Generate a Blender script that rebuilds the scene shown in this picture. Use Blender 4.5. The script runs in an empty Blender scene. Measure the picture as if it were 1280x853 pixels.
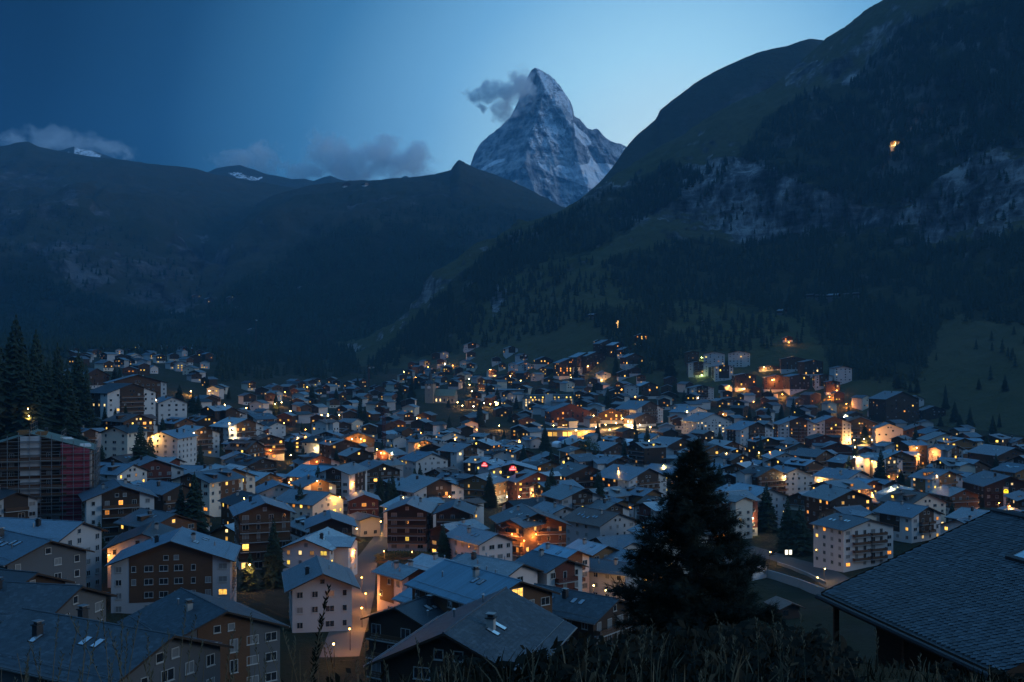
import bpy, math, random
import numpy as np
from mathutils import Vector, Matrix
from mathutils.bvhtree import BVHTree

random.seed(7)
R = math.radians
SC = bpy.context.scene
COL = SC.collection

# ------------------------------------------------------------------ camera
F, CX, HY = 1256.0, 640.0, 452.0          # focal length and horizon row in photo pixels (1280 wide)
CZ = 75.0                                 # eye height above the valley floor
cam_d = bpy.data.cameras.new('camera'); cam = bpy.data.objects.new('camera', cam_d); COL.objects.link(cam)
cam.location = (0, 0, CZ); cam.rotation_euler = (R(90), 0, 0)
cam_d.sensor_width = 36; cam_d.lens = 36*F/1280; cam_d.shift_y = (HY-426.5)/1280
cam_d.clip_start = 0.1; cam_d.clip_end = 60000
SC.camera = cam

# ------------------------------------------------------------------ sky, sun, exposure
GLOW_AZ, GLOW_EL = 9.0, 8.0               # where the sun went down, degrees right of the view axis / above the horizon
w = bpy.data.worlds.new('World'); SC.world = w; w.use_nodes = True
nt = w.node_tree; nt.nodes.clear()
def wn(t, **kw):
    n = nt.nodes.new(t)
    for k, v in kw.items(): setattr(n, k, v)
    return n
def wl(a, b): nt.links.new(a, b)
def dirv(az, el):
    a, e = R(az), R(el); return (math.sin(a)*math.cos(e), math.cos(a)*math.cos(e), math.sin(e))
tc = wn('ShaderNodeTexCoord')
nrm = wn('ShaderNodeVectorMath', operation='NORMALIZE'); wl(tc.outputs['Generated'], nrm.inputs[0])
def angle_to(d):
    dt = wn('ShaderNodeVectorMath', operation='DOT_PRODUCT'); wl(nrm.outputs[0], dt.inputs[0]); dt.inputs[1].default_value = d
    ac = wn('ShaderNodeMath', operation='ARCCOSINE'); wl(dt.outputs['Value'], ac.inputs[0])
    dv = wn('ShaderNodeMath', operation='DIVIDE'); wl(ac.outputs[0], dv.inputs[0]); dv.inputs[1].default_value = math.pi
    return dv.outputs[0]
def ramp(fac, stops):
    r = wn('ShaderNodeValToRGB'); wl(fac, r.inputs[0]); el = r.color_ramp.elements
    while len(el) < len(stops): el.new(0.5)
    for e, (p, c) in zip(el, stops): e.position = p; e.color = (*c, 1)
    r.color_ramp.interpolation = 'EASE' if False else 'LINEAR'
    return r.outputs[0]
# afterglow falling off around the place of sunset
glow = ramp(angle_to(dirv(GLOW_AZ, GLOW_EL)), [
    (0.0, (.92, 1.15, 1.22)), (4/180, (.74, 1.06, 1.2)), (9/180, (.46, .86, 1.12)), (14.5/180, (.205, .52, .84)), (21/180, (.056, .222, .44)),
    (28/180, (.0115, .064, .155)), (34/180, (.0032, .021, .056)), (40/180, (.002, .012, .035)), (52/180, (.012, .05, .12))])
# evening sky outside the view, brightened overhead to fill roofs and walls
sky = wn('ShaderNodeTexSky', sky_type='NISHITA', sun_disc=False)
sky.sun_elevation = R(4); sky.sun_rotation = R(GLOW_AZ); sky.altitude = 1600
bw = wn('ShaderNodeRGBToBW'); wl(sky.outputs[0], bw.inputs[0])
tint = wn('ShaderNodeVectorMath', operation='SCALE'); tint.inputs[0].default_value = (.36, .72, 1.25); wl(bw.outputs[0], tint.inputs['Scale'])
cl = wn('ShaderNodeVectorMath', operation='MINIMUM'); wl(tint.outputs[0], cl.inputs[0]); cl.inputs[1].default_value = (6, 10, 15)
dome = wn('ShaderNodeVectorMath', operation='SCALE'); wl(cl.outputs[0], dome.inputs[0]); dome.inputs['Scale'].default_value = 0.075
sz = wn('ShaderNodeSeparateXYZ'); wl(nrm.outputs[0], sz.inputs[0])
elev = ramp(sz.outputs[2], [(0, (.08, .08, .08)), (.12, (.15, .155, .16)), (.4, (.56, .60, .64)), (.75, (1.5, 1.62, 1.72)), (1, (1.75, 1.95, 2.05))])      # raised overhead, dimmed low in place of unbuilt slopes behind
base0 = wn('ShaderNodeVectorMath', operation='ADD'); wl(dome.outputs[0], base0.inputs[0]); base0.inputs[1].default_value = (.082, .225, .43)
base = wn('ShaderNodeVectorMath', operation='MULTIPLY'); wl(base0.outputs[0], base.inputs[0]); wl(elev, base.inputs[1])
fwd = ramp(angle_to(dirv(0, 8)), [(0, (0, 0, 0)), (40/180, (0, 0, 0)), (62/180, (1, 1, 1)), (1, (1, 1, 1))])
mx = wn('ShaderNodeMix', data_type='RGBA'); wl(fwd, mx.inputs['Factor']); wl(glow, mx.inputs['A']); wl(base.outputs[0], mx.inputs['B'])
bg = wn('ShaderNodeBackground'); wl(mx.outputs['Result'], bg.inputs['Color']); bg.inputs['Strength'].default_value = 1.0
wo = wn('ShaderNodeOutputWorld'); wl(bg.outputs[0], wo.inputs['Surface'])

sd = bpy.data.lights.new('afterglow_lamp', 'SUN'); so = bpy.data.objects.new('afterglow_lamp', sd); COL.objects.link(so)  # added to carry soft glow from the right; the real sun is down
sd.energy = 0.95; sd.angle = R(25); sd.color = (0.74, 0.88, 1.0)
so.rotation_euler = Vector(dirv(98, 13)).to_track_quat('Z', 'Y').to_euler()

vs = SC.view_settings; SC.display_settings.display_device = 'sRGB'
vs.view_transform = 'Standard'; vs.look = 'None'; vs.exposure = 0; vs.gamma = 1; vs.use_curve_mapping = False
SC.render.engine = 'CYCLES'
cy = SC.cycles
cy.max_bounces = 4; cy.diffuse_bounces = 2; cy.glossy_bounces = 2; cy.transmission_bounces = 2; cy.transparent_max_bounces = 8
cy.volume_bounces = 12; cy.use_denoising = True; cy.caustics_reflective = False; cy.caustics_refractive = False
cy.sample_clamp_indirect = 3; cy.use_adaptive_sampling = True; cy.adaptive_threshold = 0.015
try: cy.use_light_tree = True
except Exception: pass

# ------------------------------------------------------------------ helpers
def P(px, py, Y): return Vector(((px-CX)/F*Y, Y, CZ+(HY-py)/F*Y))
def tag(o, label=None, cat=None, group=None, kind=None):
    if label: o['label'] = label
    if cat: o['category'] = cat
    if group: o['group'] = group
    if kind: o['kind'] = kind
    return o
def link(o, parent=None):
    COL.objects.link(o)
    if parent is not None: o.parent = parent
    return o
def empty(name, loc=(0, 0, 0), rz=0):
    o = bpy.data.objects.new(name, None); o.empty_display_size = .3; COL.objects.link(o)
    o.location = loc; o.rotation_euler = (0, 0, rz); return o

_G = np.random.RandomState(3)
_T = _G.rand(4096).astype(np.float64)
def vnoise(p):
    i = np.floor(p).astype(np.int64); f = p-i; u = f*f*(3-2*f)
    def h(a, b, c): return _T[((a*73856093) ^ (b*19349663) ^ (c*83492791)) & 4095]
    x, y, z = i[:, 0], i[:, 1], i[:, 2]; ux, uy, uz = u[:, 0], u[:, 1], u[:, 2]
    def lx(yy, zz): return h(x, yy, zz)*(1-ux)+h(x+1, yy, zz)*ux
    a = lx(y, z)*(1-uy)+lx(y+1, z)*uy; b = lx(y, z+1)*(1-uy)+lx(y+1, z+1)*uy
    return a*(1-uz)+b*uz
def fbm(p, oct=5, ridged=False):
    s = np.zeros(len(p)); a = 1.0; t = 0; q = p.copy()
    for o in range(oct):
        n = vnoise(q)*2-1
        s += a*(1-2*np.abs(n) if ridged else n); t += a; a *= .5; q = q*2.03+17.3
    return s/t
def inpoly(x, y, poly):
    r = np.zeros(len(x), bool); n = len(poly)
    for i in range(n):
        x0, y0 = poly[i]; x1, y1 = poly[(i+1) % n]
        c = ((y0 > y) != (y1 > y)) & (x < (x1-x0)*(y-y0)/((y1-y0) if y1 != y0 else 1e-9)+x0)
        r ^= c
    return r
def pchip(vals, m):
    """vals (K, n) sampled at integers -> (m, n), monotone cubic"""
    K = len(vals); d = vals[1:]-vals[:-1]; sl = np.zeros_like(vals)
    for k in range(1, K-1):
        a, b = d[k-1], d[k]; s = a*b > 0
        sl[k] = np.where(s, 2*a*b/np.where(s, a+b, 1), 0)
    sl[0] = d[0]; sl[-1] = d[-1]
    u = np.linspace(0, K-1, m); k = np.minimum(u.astype(int), K-2); t = (u-k)[:, None]
    h00 = 2*t**3-3*t**2+1; h10 = t**3-2*t**2+t; h01 = -2*t**3+3*t**2; h11 = t**3-t**2
    return h00*vals[k]+h10*sl[k]+h01*vals[k+1]+h11*sl[k+1]
def mesh_np(name, co, faces, mats, attrs=None, smooth=True, midx=None):
    me = bpy.data.meshes.new(name); n = faces.shape[1]
    me.vertices.add(len(co)); me.vertices.foreach_set('co', np.ascontiguousarray(co, np.float32).ravel())
    me.loops.add(faces.size); me.loops.foreach_set('vertex_index', np.ascontiguousarray(faces, np.int32).ravel())
    me.polygons.add(len(faces)); me.polygons.foreach_set('loop_start', np.arange(0, faces.size, n, dtype=np.int32))
    try: me.polygons.foreach_set('loop_total', np.full(len(faces), n, np.int32))
    except Exception: pass
    for m in (mats if isinstance(mats, (list, tuple)) else [mats]): me.materials.append(m)
    if midx is not None: me.polygons.foreach_set('material_index', np.ascontiguousarray(midx, np.int32))
    me.update(calc_edges=True); me.validate()
    if smooth: me.polygons.foreach_set('use_smooth', np.ones(len(me.polygons), bool))
    for k, v in (attrs or {}).items():
        a = me.attributes.new(k, 'FLOAT', 'POINT'); a.data.foreach_set('value', np.ascontiguousarray(v, np.float32))
    return bpy.data.objects.new(name, me)

# ------------------------------------------------------------------ materials
def newmat(name):
    m = bpy.data.materials.new(name); m.use_nodes = True; t = m.node_tree
    b = t.nodes['Principled BSDF']; return m, t, b
def setp(b, **kw):
    for k, v in kw.items():
        for s in b.inputs:
            if s.name.replace(' ', '_') == k: s.default_value = v; break
def N(t, typ, **kw):
    n = t.nodes.new(typ)
    for k, v in kw.items(): setattr(n, k, v)
    return n
def noise_n(t, scale, detail=5, coord='Object', vec=None, rough=.6):
    n = N(t, 'ShaderNodeTexNoise'); n.inputs['Scale'].default_value = scale; n.inputs['Detail'].default_value = detail; n.inputs['Roughness'].default_value = rough
    if vec is None:
        c = N(t, 'ShaderNodeTexCoord'); vec = c.outputs[coord]
    t.links.new(vec, n.inputs['Vector']); return n
def ramp_n(t, fac, stops):
    r = N(t, 'ShaderNodeValToRGB'); t.links.new(fac, r.inputs[0]); el = r.color_ramp.elements
    while len(el) < len(stops): el.new(.5)
    for e, (p, c) in zip(el, stops): e.position = p; e.color = (*c, 1) if len(c) == 3 else c
    return r.outputs[0]
def mix_n(t, fac, a, b, blend='MIX'):
    m = N(t, 'ShaderNodeMix', data_type='RGBA', blend_type=blend)
    for s, v in ((m.inputs['Factor'], fac), (m.inputs['A'], a), (m.inputs['B'], b)):
        if hasattr(v, 'links') or isinstance(v, bpy.types.NodeSocket): t.links.new(v, s)
        else: s.default_value = v if not isinstance(v, tuple) else (*v, 1)
    return m.outputs['Result']
def math_n(t, op, a, b=0.0, clamp=False):
    m = N(t, 'ShaderNodeMath', operation=op); m.use_clamp = clamp
    for s, v in zip(m.inputs, (a, b)):
        if isinstance(v, bpy.types.NodeSocket): t.links.new(v, s)
        else: s.default_value = v
    return m.outputs[0]
def attr_n(t, name):
    a = N(t, 'ShaderNodeAttribute'); a.attribute_name = name; return a.outputs['Fac']
def bump_n(t, b, h, strength=.4, dist=.1):
    n = N(t, 'ShaderNodeBump'); n.inputs['Strength'].default_value = strength; n.inputs['Distance'].default_value = dist
    t.links.new(h, n.inputs['Height']); t.links.new(n.outputs[0], b.inputs['Normal'])
def smooth_n(t, v, lo, hi):
    m = N(t, 'ShaderNodeMapRange', interpolation_type='SMOOTHSTEP'); t.links.new(v, m.inputs['Value'])
    m.inputs['From Min'].default_value = lo; m.inputs['From Max'].default_value = hi; return m.outputs[0]

def terrain_mat(name, g1, g2, rock1, rock2, snow=False, fine=1.0, rock_slope=(.45, .62)):
    m, t, b = newmat(name); setp(b, Roughness=.95, Specular_IOR_Level=.1)
    geo = N(t, 'ShaderNodeNewGeometry'); sx = N(t, 'ShaderNodeSeparateXYZ'); t.links.new(geo.outputs['Normal'], sx.inputs[0])
    n1 = noise_n(t, .004*fine, 6); n2 = noise_n(t, .03*fine, 6); n3 = noise_n(t, .015*fine, 8, rough=.7)
    g = mix_n(t, ramp_n(t, n1.outputs[0], [(.38, (0, 0, 0)), (.62, (1, 1, 1))]), g1, g2)
    g = mix_n(t, math_n(t, 'MULTIPLY', n2.outputs[0], .9), g, tuple(c*.55 for c in g1))
    mp = N(t, 'ShaderNodeMapping'); tcn = N(t, 'ShaderNodeTexCoord'); t.links.new(tcn.outputs['Object'], mp.inputs[0]); mp.inputs['Scale'].default_value = (1, 1, .35)
    n4 = noise_n(t, .022*fine, 9, vec=mp.outputs[0], rough=.72)
    mp2 = N(t, 'ShaderNodeMapping'); t.links.new(tcn.outputs['Object'], mp2.inputs[0]); mp2.inputs['Scale'].default_value = (.22, .22, 1.5)
    n6 = noise_n(t, .02*fine, 8, vec=mp2.outputs[0], rough=.7); n7 = noise_n(t, .006*fine, 5)
    rkf = math_n(t, 'ADD', math_n(t, 'MULTIPLY', n4.outputs[0], .55), math_n(t, 'ADD', math_n(t, 'MULTIPLY', n6.outputs[0], .3), math_n(t, 'MULTIPLY', n7.outputs[0], .15)))
    rk = ramp_n(t, rkf, [(.43, tuple(c*.18 for c in rock1)), (.48, tuple(c*.6 for c in rock1)), (.515, rock1), (.56, rock2)])
    slope = smooth_n(t, math_n(t, 'ADD', sx.outputs[2], math_n(t, 'MULTIPLY', math_n(t, 'SUBTRACT', n3.outputs[0], .5), .5)), *rock_slope)
    rf = math_n(t, 'MAXIMUM', math_n(t, 'SUBTRACT', 1.0, slope), 0.0)
    ra = smooth_n(t, math_n(t, 'ADD', attr_n(t, 'rock'), math_n(t, 'MULTIPLY', math_n(t, 'SUBTRACT', n3.outputs[0], .5), 1.6)), .35, .62)
    fac = math_n(t, 'MAXIMUM', math_n(t, 'MULTIPLY', rf, .8), ra)
    c = mix_n(t, fac, g, rk)
    wd = smooth_n(t, math_n(t, 'ADD', attr_n(t, 'wood'), math_n(t, 'MULTIPLY', math_n(t, 'SUBTRACT', n3.outputs[0], .5), .8)), .3, .7)
    c = mix_n(t, math_n(t, 'MULTIPLY', wd, .55), c, (.012, .018, .012))
    if snow:
        n5 = noise_n(t, .035 if snow is True else snow, 8, rough=.7)
        sf = smooth_n(t, math_n(t, 'ADD', attr_n(t, 'snow'), math_n(t, 'MULTIPLY', math_n(t, 'SUBTRACT', n5.outputs[0], .5), 1.5)), .42, .66)
        c = mix_n(t, sf, c, (.88, .89, .92))
    t.links.new(c, b.inputs['Base Color'])
    bump_n(t, b, rkf, 1.0, 34/fine)
    return m

MAT_HILL = terrain_mat('alpine_slope', (.088, .092, .040), (.12, .108, .062), (.14, .145, .155), (.31, .305, .30))
MAT_TOWN = terrain_mat('town_ground', (.036, .040, .020), (.052, .046, .036), (.05, .05, .048), (.085, .082, .078), fine=6.)
MAT_FAR = terrain_mat('far_alpine_slope', (.060, .066, .040), (.092, .080, .055), (.10, .095, .095), (.17, .16, .16), snow=True, fine=.45)
MAT_PEAK = terrain_mat('peak_rock', (.34, .335, .34), (.38, .375, .375), (.35, .35, .36), (.48, .475, .47), snow=.05, fine=.5, rock_slope=(.9, 1.0))

# ------------------------------------------------------------------ terrain sheets
BVH = {}
def sheet(name, contours, nx, ny, px0, px1, mat, amp=None, scale=100., seed=0, masks=None, relief=None, oct=6, kind='structure', back=False):
    pxs = np.linspace(px0, px1, nx); PY = []; YY = []
    for c in contours:
        c = sorted(c); xs = [q[0] for q in c]
        PY.append(np.interp(pxs, xs, [q[1] for q in c])); YY.append(np.interp(pxs, xs, [q[2] for q in c]))
    PY = np.array(PY); YY = np.array(YY); Z = CZ+(HY-PY)/F*YY
    Yg = np.exp(pchip(np.log(YY), ny)); Zg = pchip(Z, ny)
    Xg = (pxs[None]-CX)/F*Yg
    co = np.stack([Xg, Yg, Zg], -1)
    K = len(contours); u = np.linspace(0, K-1, ny)
    if amp is not None:
        dx = np.gradient(co, axis=1); dy = np.gradient(co, axis=0); nn = np.cross(dx, dy); nn /= np.linalg.norm(nn, axis=-1, keepdims=True)+1e-9
        p = co.reshape(-1, 3)/scale+seed
        n = (.55*fbm(p, oct, True)+.45*fbm(p*1.7+9, oct)).reshape(ny, nx)
        A = np.interp(u, np.arange(K), amp)[:, None]
        n3 = fbm(p*5.2+31, 4, True).reshape(ny, nx)
        co = co+nn*(n*A+n3*A*.2)[..., None]
    if relief is not None: co = relief(co, pxs, u)
    proj_x = CX+co[..., 0]/co[..., 1]*F; proj_y = HY-(co[..., 2]-CZ)/co[..., 1]*F
    wob = fbm(np.stack([proj_x.ravel()/26, proj_y.ravel()/26, np.full(nx*ny, seed+.5)], -1), 4)
    wob2 = fbm(np.stack([proj_x.ravel()/26, proj_y.ravel()/26, np.full(nx*ny, seed+7.5)], -1), 4)
    fx = proj_x.ravel()+wob*26; fy = proj_y.ravel()+wob2*26
    attrs = {}
    for k in ('rock', 'snow', 'wood'):
        v = np.zeros(nx*ny)
        for poly, val, *st in (masks or {}).get(k, []):
            s = st[0] if st else 1.0
            q = inpoly(proj_x.ravel()+wob*26*s, proj_y.ravel()+wob2*26*s, poly); v[q] = np.maximum(v[q], val) if val > 0 else 0
        attrs[k] = v
    i = np.arange(ny-1)[:, None]*nx+np.arange(nx-1)[None]; i = i.ravel()
    faces = np.stack([i, i+1, i+nx+1, i+nx], -1)
    V = co.reshape(-1, 3)
    if back:      # close the mountain behind its skyline with a real far side
        crest = co[-1]; cen = crest.copy(); far = []
        for s, dz in ((.35, .35), (1.0, 1.0)):
            q = crest.copy(); q[:, 1] += s*(crest[:, 1]-co[0][:, 1])*.9+30; q[:, 2] = crest[:, 2]*(1-dz)+co[0][:, 2]*dz-5; far.append(q)
        b0 = len(V); V = np.concatenate([V]+far)
        for r in range(2):
            s0 = (ny-1)*nx if r == 0 else b0; s1 = b0+r*nx; j = np.arange(nx-1)
            faces = np.concatenate([faces, np.stack([s0+j, s0+j+1, s1+j+1, s1+j], -1)])
        for k in attrs: attrs[k] = np.concatenate([attrs[k], np.zeros(2*nx)])
    o = mesh_np(name, V, faces, mat, attrs); link(o)
    o['kind'] = kind
    BVH[name] = BVHTree.FromPolygons([tuple(v) for v in V], [tuple(f) for f in faces])
    return o

ground_c = [
 [(-1200, 1300, 3), (1900, 1300, 3), (2600, 1300, 3)],
 [(-1200, 925, 9), (300, 920, 9), (500, 895, 9), (720, 862, 9), (900, 846, 9), (1010, 858, 9), (1280, 885, 9), (2600, 900, 9)],
 [(-1200, 960, 22), (300, 955, 22), (600, 912, 22), (760, 862, 22), (900, 826, 22), (1000, 822, 22), (1100, 842, 22), (1280, 872, 22), (2600, 880, 22)],
 [(-1200, 1000, 45), (600, 1000, 45), (800, 950, 45), (900, 880, 45), (1000, 862, 45), (1280, 900, 45), (2600, 900, 45)],
 [(-1200, 1020, 95), (640, 1030, 95), (900, 915, 95), (1280, 900, 95), (2600, 880, 95)],
 [(-1200, 800, 160), (0, 850, 160), (300, 880, 160), (640, 890, 160), (900, 880, 170), (1280, 870, 170), (2600, 800, 170)],
 [(-1200, 690, 225), (0, 755, 225), (300, 775, 222), (640, 785, 222), (900, 795, 235), (1000, 780, 240), (1280, 775, 240), (2600, 700, 240)],
 [(-1200, 560, 320), (0, 640, 320), (150, 665, 320), (300, 692, 320), (450, 700, 320), (700, 704, 320), (900, 728, 330), (1000, 733, 330), (1280, 705, 330), (2600, 620, 330)],
 [(-1200, 480, 450), (0, 570, 450), (150, 592, 450), (300, 624, 450), (500, 642, 450), (700, 646, 450), (1000, 650, 450), (1280, 640, 450), (2600, 560, 450)],
 [(-1200, 430, 620), (0, 502, 620), (150, 522, 620), (250, 545, 620), (350, 572, 620), (500, 588, 620), (700, 593, 620), (900, 596, 620), (1280, 590, 620), (2600, 520, 620)],
 [(-1200, 420, 850), (0, 470, 850), (150, 486, 850), (300, 526, 850), (500, 543, 850), (700, 546, 850), (900, 550, 850), (1280, 552, 850), (2600, 500, 850)],
 [(-1200, 410, 1100), (0, 452, 1100), (150, 464, 1100), (300, 490, 1100), (400, 508, 1100), (500, 512, 1100), (640, 514, 1100), (760, 508, 1100), (850, 507, 1100), (950, 508, 1100), (1060, 514, 1100), (1280, 525, 1100), (2600, 480, 1100)],
 [(-1200, 400, 1400), (0, 440, 1400), (100, 447, 1400), (250, 456, 1400), (400, 482, 1400), (500, 487, 1400), (600, 476, 1400), (700, 470, 1400), (820, 470, 1400), (1000, 475, 1400), (1280, 505, 1400), (2600, 460, 1400)],
 [(-1200, 395, 1750), (0, 428, 1750), (250, 442, 1750), (400, 460, 1750), (480, 462, 1750), (600, 456, 1750), (800, 455, 1750), (1280, 480, 1750), (2600, 450, 1750)],
 [(-1200, 395, 2300), (0, 430, 2300), (300, 445, 2300), (500, 458, 2300), (900, 456, 2300), (1280, 470, 2300), (2600, 450, 2300)],
]
hill_c = [
 [(400, 520, 1500), (440, 515, 1500), (600, 492, 1400), (760, 500, 1250), (900, 505, 1150), (1060, 530, 1050), (1280, 566, 880), (1900, 610, 640), (2600, 700, 500)],
 [(400, 468, 1800), (440, 463, 1800), (520, 452, 1700), (600, 440, 1600), (700, 428, 1500), (780, 420, 1420), (900, 445, 1320), (1000, 458, 1250), (1060, 470, 1180), (1150, 492, 1080), (1280, 500, 980), (1900, 480, 760), (2600, 480, 600)],
 [(400, 462, 1900), (440, 457, 1900), (520, 425, 1850), (600, 385, 1800), (700, 370, 1750), (800, 372, 1700), (900, 385, 1620), (1000, 400, 1540), (1100, 405, 1430), (1280, 400, 1260), (1900, 380, 950), (2600, 380, 800)],
 [(400, 460, 2000), (440, 452, 2000), (520, 407, 2000), (600, 342, 2050), (700, 305, 2100), (800, 290, 2120), (900, 305, 2020), (1000, 305, 1900), (1100, 300, 1780), (1200, 300, 1650), (1280, 290, 1520), (1900, 290, 1200), (2600, 290, 1000)],
 [(400, 458, 2100), (440, 448, 2100), (520, 398, 2100), (600, 322, 2150), (700, 282, 2250), (800, 240, 2300), (900, 205, 2140), (1000, 228, 2000), (1080, 250, 1900), (1140, 215, 1800), (1200, 190, 1720), (1280, 190, 1600), (1900, 190, 1280), (2600, 190, 1100)],
 [(400, 456, 2200), (440, 447, 2200), (480, 425, 2200), (520, 391, 2200), (560, 357, 2200), (590, 328, 2200), (620, 304, 2200), (650, 291, 2300), (690, 277, 2400), (725, 255, 2500), (751, 238, 2600), (780, 222, 2650), (830, 190, 2700), (900, 152, 2700), (960, 118, 2650), (1000, 84, 2600), (1034, 56, 2550), (1058, 43, 2500), (1083, 23, 2480), (1101, 13, 2450), (1119, 1, 2430), (1160, -32, 2400), (1280, -110, 2250), (1900, -300, 1900), (2600, -420, 1600)],
 [(400, 520, 2700), (520, 470, 2700), (700, 400, 3000), (900, 330, 3200), (1280, 120, 2900), (1900, 0, 2600), (2600, -100, 2500)],
]
hill2_c = [
 [(660, 420, 2600), (1500, 300, 2600)],
 [(660, 340, 3000), (760, 300, 3000), (1500, 200, 3000)],
 [(660, 288, 3300), (690, 274, 3300), (704, 266, 3300), (725, 253, 3300), (751, 230, 3350), (766, 212, 3400), (776, 196, 3420), (787, 182, 3450), (800, 167, 3480), (812, 158, 3500), (821, 150, 3500), (826, 140, 3500), (850, 122, 3500), (870, 106, 3500), (900, 90, 3500), (925, 79, 3500), (946, 70, 3500), (970, 64, 3500), (985, 61, 3500), (1001, 55, 3500), (1013, 52, 3500), (1034, 55, 3500), (1080, 62, 3500), (1500, 90, 3500)],
 [(660, 420, 4200), (1500, 250, 4200)],
]
mid_c = [
 [(180, 480, 1650), (460, 480, 1650), (740, 480, 1900)],
 [(180, 440, 2100), (460, 430, 2100), (740, 440, 2300)],
 [(180, 430, 2600), (240, 410, 2700), (300, 360, 2900), (460, 330, 2900), (600, 350, 3000), (740, 360, 3100)],
 [(180, 425, 3100), (235, 408, 3300), (262, 375, 3400), (290, 320, 3500), (350, 285, 3600), (460, 272, 3600), (600, 278, 3700), (700, 290, 3800), (740, 310, 3800)],
 [(180, 420, 3500), (230, 405, 3700), (250, 385, 3800), (270, 352, 3900), (279, 322, 4000), (293, 297, 4200), (316, 272, 4500), (324, 261, 4600), (345, 252, 4700), (381, 240, 4800), (405, 235, 4850), (437, 232.5, 4900), (469, 232, 4900), (514, 229, 4900), (542, 226, 4900), (552, 223, 4900), (565, 219, 4900), (570, 211, 4850), (574, 205, 4850), (579, 208, 4850), (586, 212, 4900), (606, 220, 5000), (634, 232, 5100), (660, 246, 5200), (690, 262, 5300), (704, 269, 5300), (740, 290, 5400)],
 [(180, 470, 5500), (460, 330, 5800), (740, 360, 6000)],
]
left_c = [
 [(-700, 490, 1500), (0, 480, 1500), (420, 500, 1700)],
 [(-700, 420, 2000), (0, 430, 2000), (200, 438, 2000), (420, 470, 2100)],
 [(-700, 330, 2700), (0, 365, 2700), (120, 370, 2700), (200, 390, 2800), (260, 392, 2800), (420, 430, 2900)],
 [(-700, 250, 3600), (0, 280, 3600), (100, 275, 3600), (180, 290, 3700), (250, 330, 3800), (300, 325, 4000), (420, 330, 4100)],
 [(-700, 210, 4600), (0, 222, 4600), (100, 225, 4600), (200, 240, 4700), (300, 260, 4900), (420, 280, 5000)],
 [(-700, 190, 5500), (-200, 185, 5500), (-60, 192, 5500), (0, 188, 5500), (12, 187, 5500), (21, 185, 5500), (35, 183.5, 5500), (47, 191, 5500), (70, 196, 5500), (88, 199, 5500), (116, 204.5, 5500), (151, 206, 5500), (190, 211.5, 5500), (225, 213, 5500), (246, 216, 5500), (267, 222, 5550), (316, 230, 5600), (373, 240, 5700), (420, 256, 5700)],
 [(-700, 300, 6500), (420, 350, 6500)],
]
far_c = [
 [(20, 300, 6300), (600, 320, 6300)],
 [(20, 230, 6800), (100, 215, 6800), (300, 232, 6800), (420, 245, 6800), (600, 250, 6800)],
 [(20, 215, 7200), (50, 197, 7200), (68, 192, 7200), (80, 189, 7200), (86, 186.5, 7200), (92, 185, 7200), (98, 187, 7200), (106, 189, 7200), (120, 191, 7200), (140, 199, 7200), (165, 206, 7200), (200, 222, 7200), (240, 224, 7200), (262, 217, 7200), (270, 213, 7200), (284, 210.5, 7200), (300, 208.5, 7200), (312, 213, 7200), (330, 219, 7200), (345, 222, 7200), (365, 227, 7200), (380, 226, 7200), (392, 229, 7200), (404, 224, 7200), (413, 221.5, 7200), (424, 226, 7200), (440, 230, 7200), (470, 231, 7200), (492, 229, 7200), (500, 225, 7200), (507, 221.5, 7200), (516, 226, 7200), (527, 229, 7200), (545, 231, 7200), (600, 240, 7200)],
 [(20, 320, 8000), (600, 330, 8000)],
]
ground = sheet('ground', ground_c, 460, 330, -1200, 2600, MAT_TOWN, amp=[0, .12, .4, .6, 1, 1.2, 1.0, .8, 1, 1.5, 2, 3, 4, 6, 10], scale=60, seed=1,
               masks={})
hill = sheet('hillside', hill_c, 900, 420, 400, 2600, MAT_HILL, amp=[4, 16, 42, 60, 60, 16, 20], scale=240, seed=4, oct=7,
   masks={'rock': [([(850, 215), (905, 195), (960, 205), (1000, 232), (1075, 255), (1072, 285), (1000, 290), (940, 305), (900, 290), (890, 262), (850, 262)], 1, .6),
                   ([(1108, 180), (1128, 180), (1160, 205), (1165, 225), (1110, 215)], 1, .4),
                   ([(1140, 262), (1170, 225), (1215, 190), (1280, 195), (1340, 200), (1340, 280), (1230, 275), (1190, 300), (1150, 305)], .72, .8),
                   ([(1040, 268), (1075, 258), (1140, 262), (1130, 290), (1090, 280)], .9, .5),
                   ([(1180, 50), (1225, 55), (1285, 95), (1285, 120), (1220, 85)], .55, .8), ([(980, 85), (1040, 70), (1100, 90), (1090, 110), (1000, 110)], .5),
                   ([(700, 255), (760, 235), (800, 222), (800, 235), (740, 262)], .45), ([(770, 270), (850, 245), (850, 262), (780, 285)], .55),
                   ([(615, 362), (640, 368), (636, 388), (615, 382)], .7)],
          'wood': [([(690, 275), (830, 205), (880, 218), (760, 300), (720, 320), (600, 335)], .9), ([(870, 262), (960, 150), (1010, 110), (1060, 108), (1130, 20), (1340, -40), (1340, 180), (1215, 190), (1170, 225), (1130, 262), (1075, 255), (1000, 230), (905, 195)], .9),
                   ([(760, 325), (850, 300), (930, 305), (1040, 275), (1130, 275), (1170, 310), (1340, 290), (1340, 410), (1180, 400), (1140, 480), (1040, 460), (1010, 390), (930, 385), (850, 375), (780, 380)], .9),
                   ([(470, 445), (540, 378), (620, 300), (650, 310), (560, 440)], .9), ([(740, 390), (830, 380), (850, 440), (790, 460)], .8)]})
hill2 = sheet('far_hillside', hill2_c, 300, 110, 660, 1500, MAT_FAR, amp=[10, 30, 9, 9], scale=420, seed=12)
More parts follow.
